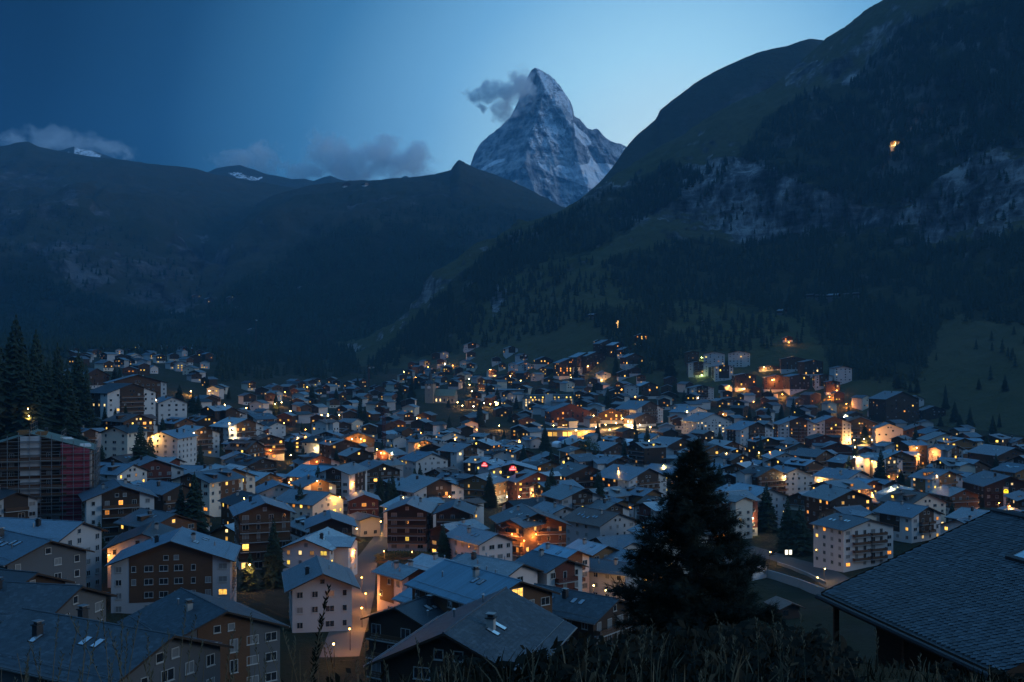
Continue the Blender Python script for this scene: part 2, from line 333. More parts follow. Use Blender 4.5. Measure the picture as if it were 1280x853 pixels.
midh = sheet('middle_hill', mid_c, 420, 200, 180, 740, MAT_FAR, amp=[5, 55, 110, 95, 12, 10], scale=420, seed=21,
   masks={'wood': [([(180, 440), (300, 352), (390, 300), (430, 280), (560, 285), (640, 300), (600, 330), (500, 420), (480, 480), (180, 480)], 1)],
          'rock': [([(400, 245), (560, 225), (575, 200), (620, 225), (600, 245), (500, 262)], .35), ([(268, 380), (285, 380), (290, 420), (262, 420)], .6)]})
lefth = sheet('valley_side', left_c, 420, 220, -700, 420, MAT_FAR, amp=[5, 55, 130, 140, 80, 9, 10], scale=460, seed=33,
   masks={'rock': [([(-50, 215), (60, 215), (130, 260), (160, 300), (80, 330), (-50, 320)], .42), ([(40, 330), (70, 295), (120, 315), (190, 330), (230, 360), (270, 385), (180, 385), (100, 360)], .5),
                   ([(150, 300), (250, 290), (290, 320), (270, 350), (200, 345)], .45)],
          'wood': [([(-100, 345), (60, 352), (150, 385), (240, 400), (300, 440), (300, 480), (-100, 480)], 1), ([(-50, 320), (40, 320), (90, 345), (20, 360)], .8)]})
farh = sheet('snowy_ridge', far_c, 420, 90, 20, 600, MAT_FAR, amp=[10, 40, 5, 5], scale=420, seed=41,
   masks={'snow': [([(52, 196), (70, 191), (90, 193), (88, 205), (70, 204)], .56, .3), ([(95, 187), (104, 189), (128, 197), (126, 204), (100, 203), (92, 196)], .6, .3), ([(284, 214), (298, 212), (318, 219), (330, 222), (318, 226), (296, 221)], .56, .3),
                   ([(300, 224), (312, 226), (308, 229)], .6, .3), ([(128, 199), (150, 203), (146, 206), (128, 204)], .6, .2)]})

# ------------------------------------------------------------------ the great peak
peak_sil = [(560, 300), (572, 245), (580, 222), (587, 209), (593, 192), (597, 185), (602, 178), (612, 169), (618, 165), (624, 160), (632, 152), (637, 147), (643, 137), (648, 126), (653, 112), (657, 103), (661, 93), (665, 87), (668, 85), (672, 85.5), (675, 87), (680, 90), (685, 93), (690, 97), (693, 99), (696, 103), (700, 107), (703, 112), (709, 121), (713, 127), (716, 135), (718, 145), (721, 147), (725, 149), (729, 154), (735, 161), (740, 162.5), (744, 161), (748, 162), (753, 168), (757, 172), (763, 176), (771, 179), (778, 181), (784, 184.5), (800, 196), (830, 220), (900, 270)]
def peak():
    nx, ny = 460, 300
    pxs = np.linspace(560, 900, nx); top = np.interp(pxs, [q[0] for q in peak_sil], [q[1] for q in peak_sil]); bot = 330.0
    jag = fbm(np.stack([pxs/5.5, pxs*0, pxs*0+3], -1), 4)*2.6; top = top-np.where((pxs > 590) & (pxs < 790), np.abs(jag)*.7, 0)+.4
    v = np.linspace(0, 1, ny)[:, None]; PX = np.repeat(pxs[None], ny, 0); PY = bot+(top[None]-bot)*v
    # ridges that stand towards the viewer: (row, column) lines; depth falls away to each side
    def line(pts): return np.interp(PY, [q[1] for q in pts], [q[0] for q in pts])
    r1 = line([(668, 85), (675, 100), (681, 113), (676, 130), (673, 148), (665, 165), (660, 185), (655, 205), (640, 235), (620, 290), (600, 330)])
    r2 = line([(692, 99), (708, 122), (716, 138), (715, 155), (718, 175), (722, 195), (728, 215), (745, 240), (790, 300), (810, 330)])
    hgt = np.clip((330-PY)/245, 0, 1)
    Y = 8300+hgt*1150
    dl = np.clip(r1-PX, 0, None); dr = np.clip(PX-r1, 0, None); mid = np.clip((r2-r1), 6, None)
    Y = Y+dl*9.5
    s = np.clip(dr/mid, 0, 1)
    face = 3.6*np.minimum(dr, mid)*np.where(s < .75, 1, 1-(s-.75)*.9)
    Y = Y+face+np.clip(PX-r2, 0, None)*6.5
    X = (PX-CX)/F*Y; Z = CZ+(HY-PY)/F*Y
    co = np.stack([X, Y, Z], -1); p = co.reshape(-1, 3)
    w = np.minimum(1, (1-v)*7+.12)
    q = p/np.array([260., 400., 700.]); q[:, 0] += p[:, 2]/900.
    n = fbm(q+3, 6, True).reshape(ny, nx); n2 = fbm(p/140+11, 5, True).reshape(ny, nx)
    strat = np.sin(p[:, 2]/34+fbm(p/300, 3)*4).reshape(ny, nx)
    d = (n*130+n2*62+strat*9)*w
    Y2 = Y-d; k = Y2/Y
    co = np.stack([X*k, Y2, CZ+(Z-CZ)*k], -1)          # shifts each point along its own distance: relief, same skyline
    V = co.reshape(-1, 3); pxf = PX.ravel(); pyf = PY.ravel()
    snow = np.zeros(nx*ny)
    wx = fbm(np.stack([pxf/9, pyf/9, pxf*0], -1), 4)*7; wy = fbm(np.stack([pxf/9, pyf/9, pxf*0+5], -1), 4)*5
    def put(poly, val, s=1):
        m = inpoly(pxf+wx*s, pyf+wy*s, poly); snow[m] = np.maximum(snow[m], val)
    put([(668, 82), (676, 86), (690, 96), (705, 110), (712, 128), (716, 146), (712, 160), (704, 152), (697, 140), (690, 125), (682, 112), (676, 97)], .69, .4)
    put([(680, 112), (693, 118), (705, 138), (712, 158), (706, 166), (700, 175), (690, 168), (680, 158), (673, 146), (676, 130)], .58, .6)
    put([(674, 148), (684, 158), (694, 172), (704, 184), (698, 182), (686, 170), (676, 158)], .62, .5)
    put([(706, 146), (713, 153), (709, 158)], .8, .3)
    put([(716, 153), (722, 160), (732, 168), (739, 178), (734, 184), (726, 178), (719, 170)], .9, .4)
    put([(671, 201), (680, 206), (688, 213), (700, 206), (712, 211), (718, 204), (716, 200), (724, 207), (734, 206), (738, 198), (746, 205), (758, 204), (768, 208), (776, 232), (750, 240), (730, 232), (706, 224), (684, 218)], 1, .35)
    put([(650, 213), (654, 209), (660, 215), (656, 218)], 1, .3)
    put([(674, 220), (690, 226), (708, 231), (716, 240), (740, 236), (752, 246), (720, 246), (700, 236), (684, 229)], .52, .6)
    put([(600, 214), (606, 208), (618, 201), (631, 197), (630, 201), (616, 207), (605, 214)], 1, .25)
    put([(660, 242), (690, 246), (700, 252), (670, 250)], .55, .5)
    u_ = pxf*.92-pyf*.40; v_ = pxf*.40+pyf*.92
    st = fbm(np.stack([u_/4.2, v_/26, u_*0+2], -1), 4)+.5*fbm(np.stack([pxf/30, pyf/5, u_*0+8], -1), 3)
    gul = -(n*1.1+n2*.6).ravel()
    right = (PX-r1).ravel() > -1
    snow = np.where((snow > 0) & (snow < .7), snow+.42*st+.16*gul, snow)
    rest = right & (snow == 0) & (pyf < 200) & (pyf > 84)
    snow = np.where(rest, np.clip(.42+.40*st+.26*gul, 0, .8), snow)  # snow dusting on the right face, thickened to carry its brighter light
    left = (~right) & (snow == 0) & (pyf < 210); snow = np.where(left, np.clip(.05+.22*st+.2*gul, 0, .45), snow)
    snow = np.clip(snow, 0, 1)
    i = (np.arange(ny-1)[:, None]*nx+np.arange(nx-1)[None]).ravel(); faces = np.stack([i, i+1, i+nx+1, i+nx], -1)
    crest = co[-1]; far = []
    for s in (.3, 1.0):
        c = crest.copy(); c[:, 1] += 60+s*1500; c[:, 2] = crest[:, 2]*(1-s)+co[0][:, 2]*s-10; far.append(c)
    b0 = len(V); V = np.concatenate([V]+far); j = np.arange(nx-1)
    for r in range(2):
        s0 = (ny-1)*nx if r == 0 else b0; s1 = b0+r*nx
        faces = np.concatenate([faces, np.stack([s0+j, s0+j+1, s1+j+1, s1+j], -1)])
    z = np.zeros(2*nx)
    o = mesh_np('mountain', V, faces, MAT_PEAK, {'rock': np.concatenate([np.ones(nx*ny), z+1]), 'snow': np.concatenate([snow, z]), 'wood': np.zeros(len(V))}); link(o)
    o['kind'] = 'structure'
peak()

# ------------------------------------------------------------------ air
def haze():
    x0, x1, y0, y1, z0, z1 = -6500, 6500, -60, 8060, -560, 1960
    v = [(x, y, z) for x in (x0, x1) for y in (y0, y1) for z in (z0, z1)]
    f = [(0, 1, 3, 2), (4, 6, 7, 5), (0, 4, 5, 1), (2, 3, 7, 6), (0, 2, 6, 4), (1, 5, 7, 3)]
    me = bpy.data.meshes.new('haze'); me.from_pydata(v, [], f); o = link(bpy.data.objects.new('haze', me)); o['kind'] = 'stuff'
    m = bpy.data.materials.new('evening_air'); m.use_nodes = True; t = m.node_tree; t.nodes.clear()
    pv = t.nodes.new('ShaderNodeVolumePrincipled'); pv.inputs['Density'].default_value = 6.2e-5
    pv.inputs['Color'].default_value = (.20, .62, 1.0, 1); pv.inputs['Anisotropy'].default_value = .2
    out = t.nodes.new('ShaderNodeOutputMaterial'); t.links.new(pv.outputs[0], out.inputs['Volume'])
    me.materials.append(m)
HAZE = True
if HAZE: haze()
# ------------------------------------------------------------------ placing things on the land
def hit(px, py, names=('ground', 'hillside', 'middle_hill', 'valley_side')):
    o = Vector((0, 0, CZ)); d = Vector(((px-CX)/F, 1, (HY-py)/F)).normalized(); best = None
    for n in names:
        h = BVH[n].ray_cast(o, d)
        if h[0] is not None and (best is None or h[3] < best[1]): best = (h[0], h[3])
    return best[0] if best else None
def gz(x, y, names=('ground', 'hillside', 'middle_hill', 'valley_side')):
    z = None
    for n in names:
        h = BVH[n].ray_cast(Vector((x, y, 4000)), Vector((0, 0, -1)))
        if h[0] is not None and (z is None or h[0].z > z): z = h[0].z
    return 0.0 if z is None else z
def pix(p): return CX+p[0]/p[1]*F, HY-(p[2]-CZ)/p[1]*F

# ------------------------------------------------------------------ building materials
MATS = {}
def stucco(name, c, rough=.85):
    m, t, b = newmat(name); n = noise_n(t, .7, 6); n2 = noise_n(t, .16, 3)
    k = mix_n(t, math_n(t, 'MULTIPLY', n.outputs[0], .35), c, tuple(x*.7 for x in c)); k = mix_n(t, math_n(t, 'MULTIPLY', n2.outputs[0], .3), k, tuple(x*.75 for x in c))
    t.links.new(k, b.inputs['Base Color']); setp(b, Roughness=rough, Specular_IOR_Level=.2); bump_n(t, b, n.outputs[0], .15, .03); MATS[name] = m
stucco('white_stucco', (.50, .495, .49)); stucco('cream_stucco', (.60, .54, .45)); stucco('grey_stucco', (.36, .36, .37)); stucco('weathered_stucco', (.10, .102, .107)); stucco('pink_stucco', (.60, .50, .47)); stucco('concrete', (.30, .30, .29)); stucco('stone', (.26, .25, .22))  # weathered_stucco's dark colour puts the view's corner falloff into the near-left walls
def timber(name, c):
    m, t, b = newmat(name); tc_ = N(t, 'ShaderNodeTexCoord'); sp = N(t, 'ShaderNodeSeparateXYZ'); t.links.new(tc_.outputs['Object'], sp.inputs[0])
    bd = math_n(t, 'FRACT', math_n(t, 'MULTIPLY', sp.outputs[2], 4.5)); gap = math_n(t, 'LESS_THAN', bd, .12)
    n = noise_n(t, 1.1, 5); n2 = noise_n(t, .25, 3)
    k = mix_n(t, n.outputs[0], c, tuple(x*.5 for x in c)); k = mix_n(t, math_n(t, 'MULTIPLY', n2.outputs[0], .7), k, tuple(x*1.5 for x in c))
    k = mix_n(t, math_n(t, 'MULTIPLY', gap, .7), k, tuple(x*.25 for x in c))
    t.links.new(k, b.inputs['Base Color']); setp(b, Roughness=.75, Specular_IOR_Level=.25); MATS[name] = m
timber('dark_timber', (.040, .024, .016)); timber('brown_timber', (.095, .046, .024)); timber('red_timber', (.11, .032, .022)); timber('honey_timber', (.20, .105, .045)); timber('grey_timber', (.11, .095, .08))
def roofm(name, c, kind='tile', rough=.44, sx=.55, sy=.32):
    m, t, b = newmat(name); uv = N(t, 'ShaderNodeUVMap')
    br = N(t, 'ShaderNodeTexBrick'); vec = uv.outputs[0]
    if kind == 'diamond':
        mp = N(t, 'ShaderNodeMapping'); t.links.new(vec, mp.inputs[0]); mp.inputs['Rotation'].default_value = (0, 0, R(45)); vec = mp.outputs[0]; br.offset = 0
    t.links.new(vec, br.inputs['Vector']); br.inputs['Scale'].default_value = 1.0
    br.inputs['Brick Width'].default_value = sx; br.inputs['Row Height'].default_value = sy if kind != 'seam' else 40.0
    br.inputs['Mortar Size'].default_value = {'seam': .03, 'diamond': .026}.get(kind, .022); br.inputs['Bias'].default_value = 0; br.inputs['Mortar Smooth'].default_value = .3
    br.inputs['Color1'].default_value = (*[x*(1.4 if kind == 'diamond' else 1.25) for x in c], 1); br.inputs['Color2'].default_value = (*[x*(.55 if kind == 'diamond' else .7) for x in c], 1); br.inputs['Mortar'].default_value = (*[x*(.12 if kind == 'diamond' else .25 if kind != 'seam' else 1.25) for x in c], 1)
    n = noise_n(t, .22, 5); n2 = noise_n(t, 2.2, 4)
    k = mix_n(t, math_n(t, 'MULTIPLY', n.outputs[0], .8), br.outputs[0], tuple(x*.55 for x in c)); k = mix_n(t, math_n(t, 'MULTIPLY', n2.outputs[0], .4), k, tuple(x*1.5 for x in c))
    oi = N(t, 'ShaderNodeObjectInfo'); hv = N(t, 'ShaderNodeHueSaturation'); t.links.new(k, hv.inputs['Color']); t.links.new(math_n(t, 'ADD', math_n(t, 'MULTIPLY', oi.outputs['Random'], .85), .5), hv.inputs['Value']); t.links.new(math_n(t, 'ADD', math_n(t, 'MULTIPLY', math_n(t, 'FRACT', math_n(t, 'MULTIPLY', oi.outputs['Random'], 7.3)), .7), .6), hv.inputs['Saturation']); k = hv.outputs[0]
    t.links.new(k, b.inputs['Base Color']); setp(b, Roughness=rough, Specular_IOR_Level=.5)
    bump_n(t, b, math_n(t, 'ADD', math_n(t, 'MULTIPLY', br.outputs['Fac'], -1.0 if kind != 'seam' else 1.0), math_n(t, 'MULTIPLY', n2.outputs[0], .5)), .5, .03); MATS[name] = m
roofm('slate_roof', (.115, .165, .205)); roofm('pale_stone_roof', (.235, .30, .33), sx=.8, sy=.5); roofm('dark_roof', (.026, .036, .046)); roofm('brown_roof', (.125, .075, .058)); roofm('seam_roof', (.15, .245, .31), 'seam', .38, sx=.5)  # dark_roof also carries the corner falloff on the near roofs
roofm('diamond_roof', (.040, .056, .072), 'diamond', .5, .25, .25); roofm('copper_roof', (.13, .062, .04), 'seam', .35, sx=.25); roofm('green_roof', (.085, .12, .075))
def plain(name, c, rough=.6, metal=0., spec=.5):
    m, t, b = newmat(name); n = noise_n(t, 3., 3); t.links.new(mix_n(t, math_n(t, 'MULTIPLY', n.outputs[0], .4), c, tuple(x*.65 for x in c)), b.inputs['Base Color']); setp(b, Roughness=rough, Metallic=metal, Specular_IOR_Level=spec); MATS[name] = m
plain('window_frame', (.36, .355, .34)); plain('dark_frame', (.06, .045, .035)); plain('glass', (.02, .024, .03), .08, 0, .8); plain('curtain_glass', (.16, .165, .17), .3); plain('skylight_glass', (.80, .86, .9), .12, .75)
plain('metal', (.32, .33, .34), .4, .8); plain('dark_metal', (.03, .03, .033), .5, .3); plain('shutter_grey', (.14, .16, .18), .6)
plain('white_paint', (.75, .75, .73), .5); plain('white_canvas', (.8, .82, .85), .8); plain('rubber', (.02, .02, .02), .8); plain('asphalt', (.055, .055, .055), .9); plain('paving', (.085, .08, .076), .8); plain('red_net', (.30, .05, .075), .9); plain('sheet_white', (.42, .43, .45), .8); plain('blue_tarp', (.03, .10, .35), .6); plain('earth', (.05, .04, .028), .95)
def emis(name, c, s, var=True):
    m = bpy.data.materials.new(name); m.use_nodes = True; t = m.node_tree; b = t.nodes['Principled BSDF']; setp(b, Base_Color=(.02, .02, .02, 1), Roughness=.3)
    if var:
        n = noise_n(t, 1.3, 3, coord='Object'); oi = N(t, 'ShaderNodeObjectInfo')
        k = math_n(t, 'ADD', math_n(t, 'MULTIPLY', ramp_fac(t, n.outputs[0]), .9), .35); k = math_n(t, 'MULTIPLY', k, math_n(t, 'ADD', math_n(t, 'MULTIPLY', oi.outputs['Random'], 1.1), .35))
        t.links.new(math_n(t, 'MULTIPLY', k, s), b.inputs['Emission Strength'])
    else: setp(b, Emission_Strength=s)
    setp(b, Emission_Color=(*c, 1)); MATS[name] = m
def ramp_fac(t, v):
    m = N(t, 'ShaderNodeMapRange'); t.links.new(v, m.inputs['Value']); m.inputs['From Min'].default_value = .3; m.inputs['From Max'].default_value = .7; return m.outputs[0]
emis('lit_warm', (1.0, .52, .09), 2.4); emis('lit_yellow', (1.0, .66, .10), 2.8); emis('lit_amber', (1.0, .34, .045), 1.8); emis('lit_pale', (1.0, .68, .28), 2.1); emis('lit_dim', (.9, .42, .12), .5)
emis('lamp_warm', (1.0, .58, .18), 45, False); emis('lamp_orange', (1.0, .36, .06), 34, False); emis('lamp_white', (1.0, .86, .55), 45, False); emis('lamp_green', (.75, 1.0, .3), 34, False)
emis('sign_red', (1.0, .02, .03), .9, False); emis('sign_pink', (1.0, .42, .42), 1.7, False); emis('sign_yellow', (1.0, .74, .02), 1.5, False); emis('poster_white', (1.0, .93, .72), 2.2, False); emis('cross_light', (1.0, .55, .16), 1.6, False); emis('shop_light', (1.0, .60, .16), 3)
LIT = ['lit_warm', 'lit_warm', 'lit_yellow', 'lit_amber', 'lit_pale', 'lit_dim']

# ------------------------------------------------------------------ mesh builder
class MB:
    def __init__(s): s.v = []; s.f = []; s.m = []; s.uv = []; s.names = []
    def mi(s, m):
        if m not in s.names: s.names.append(m)
        return s.names.index(m)
    def face(s, pts, m, uv=None):
        b = len(s.v); s.v += [tuple(p) for p in pts]; s.f.append(tuple(range(b, b+len(pts)))); s.m.append(s.mi(m)); s.uv.append(uv)
    def box(s, x0, x1, y0, y1, z0, z1, m, skip=()):
        p = [(x0, y0, z0), (x1, y0, z0), (x1, y1, z0), (x0, y1, z0), (x0, y0, z1), (x1, y0, z1), (x1, y1, z1), (x0, y1, z1)]
        for k, q in (('b', (3, 2, 1, 0)), ('t', (4, 5, 6, 7)), ('f', (0, 1, 5, 4)), ('r', (1, 2, 6, 5)), ('k', (2, 3, 7, 6)), ('l', (3, 0, 4, 7))):
            if k not in skip: s.face([p[i] for i in q], m)
    def bar(s, a, b, r, m, n=4, r2=None):
        a = Vector(a); b = Vector(b); d = (b-a).normalized(); u = d.orthogonal().normalized(); v = d.cross(u); r2 = r if r2 is None else r2
        A = [a+(u*math.cos(6.2832*i/n)+v*math.sin(6.2832*i/n))*r for i in range(n)]; B = [b+(u*math.cos(6.2832*i/n)+v*math.sin(6.2832*i/n))*r2 for i in range(n)]
        for i in range(n): s.face([A[i], A[(i+1) % n], B[(i+1) % n], B[i]], m)
        s.face(A[::-1], m); s.face(B, m)
    def slab(s, q, th, m, uv=None, m2=None):
        """quad q (top, counter-clockwise from above) with thickness th downwards"""
        lo = [(p[0], p[1], p[2]-th) for p in q]
        s.face(q, m, uv); s.face(lo[::-1], m2 or m)
        for i in range(len(q)):
            j = (i+1) % len(q); s.face([lo[i], lo[j], q[j], q[i]], m2 or m)
    def mesh(s, name):
        me = bpy.data.meshes.new(name); me.from_pydata(s.v, [], s.f)
        for n in s.names: me.materials.append(MATS[n])
        me.polygons.foreach_set('material_index', s.m)
        if any(u for u in s.uv):
            l = me.uv_layers.new(name='UVMap'); k = 0
            for f, u in zip(s.f, s.uv):
                for i in range(len(f)):
                    if u: l.data[k].uv = u[i]
                    k += 1
        me.update(); return me
    def build(s, name, parent=None, loc=(0, 0, 0), rz=0):
        o = link(bpy.data.objects.new(name, s.mesh(name)), parent); o.location = loc; o.rotation_euler = (0, 0, rz); return o
CACHE = {}
def cached(key, fn):
    if key not in CACHE: CACHE[key] = fn()
    return CACHE[key]
def inst(name, mesh, parent, loc, rz=0):
    o = bpy.data.objects.new(name, mesh); COL.objects.link(o); o.parent = parent; o.location = loc; o.rotation_euler = (0, 0, rz); return o

def m_window(w, h, pane, frame='window_frame', simple=False):     # outer face towards -y, foot centre at origin
    def fn():
        b = MB(); t = .09
        if simple: b.box(-w/2, w/2, -.06, .1, 0, h, frame, ('k', 'f')); b.face([(-w/2, -.06, 0), (w/2, -.06, 0), (w/2, -.06, h), (-w/2, -.06, h)], pane); return b.mesh('window')
        for x0, x1, z0, z1 in ((-w/2, -w/2+t, 0, h), (w/2-t, w/2, 0, h), (-w/2+t, w/2-t, 0, t), (-w/2+t, w/2-t, h-t, h)): b.box(x0, x1, -.08, .08, z0, z1, frame)
        if w > 1.1: b.box(-.035, .035, -.07, .05, t, h-t, frame)
        b.box(-w/2-.06, w/2+.06, -.16, .04, -.07, 0, frame)
        if pane != '-': b.face([(-w/2+t, -.01, t), (w/2-t, -.01, t), (w/2-t, -.01, h-t), (-w/2+t, -.01, h-t)], pane)
        return b.mesh('window')
    return cached(('win', round(w, 2), round(h, 2), pane, frame, simple), fn)
def m_pane(w, h, pane):
    def fn():
        b = MB(); t = .09; b.box(-w/2+t, w/2-t, -.02, .02, t, h-t, pane); return b.mesh('pane')
    return cached(('pane', round(w, 2), round(h, 2), pane), fn)
def add_window(root, x, y, z, rz, w, h, pane, lod, frame='window_frame'):
    lit = pane.startswith('lit') or pane.startswith('shop')
    if lod == 0:
        o = inst('window', m_window(w, h, '-', frame), root, (x, y, z), rz); p = inst('pane', m_pane(w, h, pane), o, (0, 0, 0))
    else: o = inst('window', m_window(w, h, pane, frame, lod == 2), root, (x, y, z), rz)
    if lit: o['label'] = 'lit window'
    return o
def m_balcony(w, d, mat, near):
    def fn():
        b = MB(); b.box(-w/2, w/2, -d, 0, -.18, 0, 'concrete' if mat != 'dark_timber' else 'dark_timber')
        if not near:
            b.box(-w/2, w/2, -d, -d+.08, .12, 1.0, mat); b.box(-w/2, -w/2+.08, -d+.08, 0, .12, 1.0, mat); b.box(w/2-.08, w/2, -d+.08, 0, .12, 1.0, mat)
        return b.mesh('balcony')
    return cached(('bal', round(w, 1), d, mat, near), fn)
def m_railing(w, d, mat):
    def fn():
        b = MB()
        b.box(-w/2, w/2, -d, -d+.07, .95, 1.05, mat); b.box(-w/2, w/2, -d, -d+.07, .08, .16, mat)
        n = int(w/.28)
        for i in range(n+1): x = -w/2+.05+i*(w-.1)/n; b.box(x-.09, x+.09, -d+.015, -d+.055, .16, .95, mat)
        for s in (-1, 1): b.box(s*(w/2-.04)-.03, s*(w/2-.04)+.03, -d+.07, 0, .1, 1.0, mat)
        return b.mesh('railing')
    return cached(('rail', round(w, 1), d, mat), fn)
def m_chimney(mat='concrete'):
    def fn():
        b = MB(); b.box(-.42, .42, -.42, .42, -1.4, 1.15, mat); b.box(-.55, .55, -.55, .55, 1.15, 1.27, 'dark_metal'); b.box(-.3, .3, -.3, .3, 1.27, 1.6, 'dark_metal'); b.box(-.5, .5, -.5, .5, 1.6, 1.68, 'metal'); return b.mesh('chimney')
    return cached(('chim', mat), fn)
def m_vent():
    def fn():
        b = MB(); b.bar((0, 0, -.6), (0, 0, .9), .13, 'metal', 8); b.bar((0, 0, .9), (0, 0, 1.05), .26, 'metal', 8, .1); return b.mesh('roof_vent')
    return cached('vent', fn)

# single slates laid in staggered rows, each a little askew
m, t, b_ = newmat('laid_slate'); uv_ = N(t, 'ShaderNodeUVMap'); wn_ = N(t, 'ShaderNodeTexWhiteNoise', noise_dimensions='2D'); t.links.new(uv_.outputs[0], wn_.inputs['Vector'])
n_ = noise_n(t, .35, 4); t.links.new(mix_n(t, n_.outputs[0], ramp_n(t, wn_.outputs['Value'], [(0, (.022, .034, .046)), (.6, (.048, .070, .090)), (1, (.10, .13, .155))]), (.03, .04, .046)), b_.inputs['Base Color'])
setp(b_, Roughness=.55, Specular_IOR_Level=.42); MATS['laid_slate'] = m
def slates(ro, planes, seed, wd=.36, ex=.27):
    r = random.Random(seed)
    for (top0, low0, top1) in planes:
        o = Vector(top0); dv = Vector(low0)-o; du = Vector(top1)-o; SL, SU = dv.length, du.length; v = dv/SL; u = du/SU; n = u.cross(v); n = n if n.z > 0 else -n; b = MB(); rows = int(SL/ex)
        for j in range(rows):
            a0 = j*ex-.08; a1 = (j+1)*ex; off = wd/2 if j % 2 else 0
            for i in range(int(SU/wd)):
                x = i*wd+off; l0 = .012; l1 = .034+r.uniform(-.006, .010); g = r.uniform(.006, .016); s = r.uniform(-.012, .012); k = (r.random(), r.random())
                def q(x_, a_, l_): return o+u*min(x_, SU)+v*a_+n*l_
                b.face([q(x+g, max(0, a0), l0), q(x+wd-g, max(0, a0), l0), q(x+wd-g, a1-ex*.38+s, l1), q(x+wd/2, a1+.03+s, l1+.004), q(x+g, a1-ex*.38-s, l1)], 'laid_slate', [k]*5)
        b.build('slates', ro)
KEYS = []; HOUSES = []
def house(apx, apy, base, gw, yaw, L, style='mix', label=None, cat='chalet', name=None, Y=None, pitch=21, roof='slate_roof', wall='white_stucco', wood='dark_timber', lit=.08, seed=None, ov=1.0, chim=1, sky=0, vents=0, bal=None, group=None, litm=None, ns=None, wside=True, wing=None, dorm=0, tiles=False, bmat=None, lod=None, oz=None, shop=False, panel=None, skyside=None, rng_dims=None):
    rnd = random.Random(seed if seed is not None else int(apx*31+apy*17)); th = R(yaw)
    if Y is None: th -= math.atan((apx-CX)/F)      # yaw is then measured from the line of sight
    fn = Vector((math.sin(th), -math.cos(th), 0)); rt = Vector((math.cos(th), math.sin(th), 0))
    if Y is None:
        h = hit(apx, base)
        if h is None: return None
        Y = h.y; zb = h.z; front = Vector((h.x, h.y, zb))
    else:
        p = P(apx, apy, Y); zb = None; front = Vector((p.x, p.y, 0))
    az = math.atan2(front.x, front.y); w = -gw if gw < 0 else min(38, max(5.0, .94*gw*Y/F/max(math.cos(th+az), .5)))
    cen = front-fn*(L/2)
    if zb is None: zb = min(gz(front.x, front.y), gz(cen.x, cen.y)) if base is None else P(apx, base, Y).z
    az_top = P(apx, apy, Y).z; pitch = min(pitch, math.degrees(math.atan(max(2.0, .36*(az_top-zb))/(w/2)))); rise = w/2*math.tan(R(pitch)); eave = az_top-zb-rise
    if eave < 2.7: eave = 2.7
    ns = ns or max(1, round(eave/2.85)); sh = eave/ns
    if lod is None: lod = 0 if Y < 300 else (1 if Y < 560 else 2)
    nm = name or {'chalet': 'chalet', 'apartment house': 'apartment_house', 'hotel': 'hotel', 'house': 'house'}.get(cat, 'house')
    root = empty(nm, (cen.x, cen.y, zb), th); tag(root, label, cat, group)
    W = w/2; f, bk = -L/2, L/2; ws = wall if style not in ('dark',) else wood
    # walls
    if ws == 'white_stucco' and apx < 130: ws = wall = 'grey_stucco'  # white walls near the left edge darkened for the view's edge falloff
    b = MB(); fd = -9.0
    b.face([(-W, f, fd), (W, f, fd), (W, f, eave), (0, f, eave+rise), (-W, f, eave)], ws); b.face([(W, bk, fd), (-W, bk, fd), (-W, bk, eave), (0, bk, eave+rise), (W, bk, eave)], ws)
    b.face([(W, f, fd), (W, bk, fd), (W, bk, eave), (W, f, eave)], ws); b.face([(-W, bk, fd), (-W, f, fd), (-W, f, eave), (-W, bk, eave)], ws)
    b.build('wall', root)
    # roof: two thick slopes, eaves and verge boards
    tp = math.tan(R(pitch)); th_ = .28; zr = eave+rise+.30; og = ov*1.15; E = W+ov; ze = zr-E*tp; sl = E/math.cos(R(pitch))
    r = MB(); y0, y1 = f-og, bk+og; under = 'dark_timber'
    for s in (-1, 1):
        q = [(0, y0, zr), (s*E, y0, ze), (s*E, y1, ze), (0, y1, zr)]; uv = [(y0, 0), (y0, sl), (y1, sl), (y1, 0)]
        if s < 0: q = q[::-1]; uv = uv[::-1]
        r.slab(q, th_, roof, uv, under)
        if lod < 2:
            r.box(min(s*E, s*(E+.14)), max(s*E, s*(E+.14)), y0+.02, y1-.02, ze-.2, ze-.05, 'metal')
    if lod < 2: r.bar((0, y0-.01, zr+.02), (0, y1+.01, zr+.02), .14, roof, 6)
    ro = r.build('roof', root)
    side = 1 if (-cen.x*rt.x-cen.y*rt.y) > 0 else -1        # the long wall turned towards the valley view
    vis = side if skyside is None else skyside
    def on_roof(s, u, v): x = s*u*W; return (x, f+v*L, zr-abs(x)*tp)
    for i in range(chim):
        s = rnd.choice((-1, 1)) if lod == 2 else vis*(1 if i % 2 == 0 else -1); inst('chimney', m_chimney(rnd.choice(['concrete', 'dark_metal', 'concrete'])), ro, on_roof(s, rnd.uniform(.15, .5), rnd.uniform(.25, .8)))
    for i in range(vents): inst('roof_vent', m_vent(), ro, on_roof(vis*rnd.choice((1, 1, -1)), rnd.uniform(.1, .8), rnd.uniform(.15, .85)))
    sks = rnd.uniform(.35, .6)
    for i in range(sky):
        def skf():
            k = MB(); k.box(-.5, .5, -.8, .8, -.1, .10, 'dark_metal', ('t',)); k.face([(-.5, -.8, .1), (.5, -.8, .1), (.5, .8, .1), (-.5, .8, .1)], 'dark_metal'); k.face([(-.4, -.7, .12), (.4, -.7, .12), (.4, .7, .12), (-.4, .7, .12)], 'skylight_glass'); return k.mesh('skylight')
        v = .3+.5*(i//2)/max(1, (sky-1)//2 or 1)*.8+(i % 2)*.10+rnd.uniform(-.02, .02); x, y, z = on_roof(vis, sks+.12*(i//2 % 2), min(v, .9))
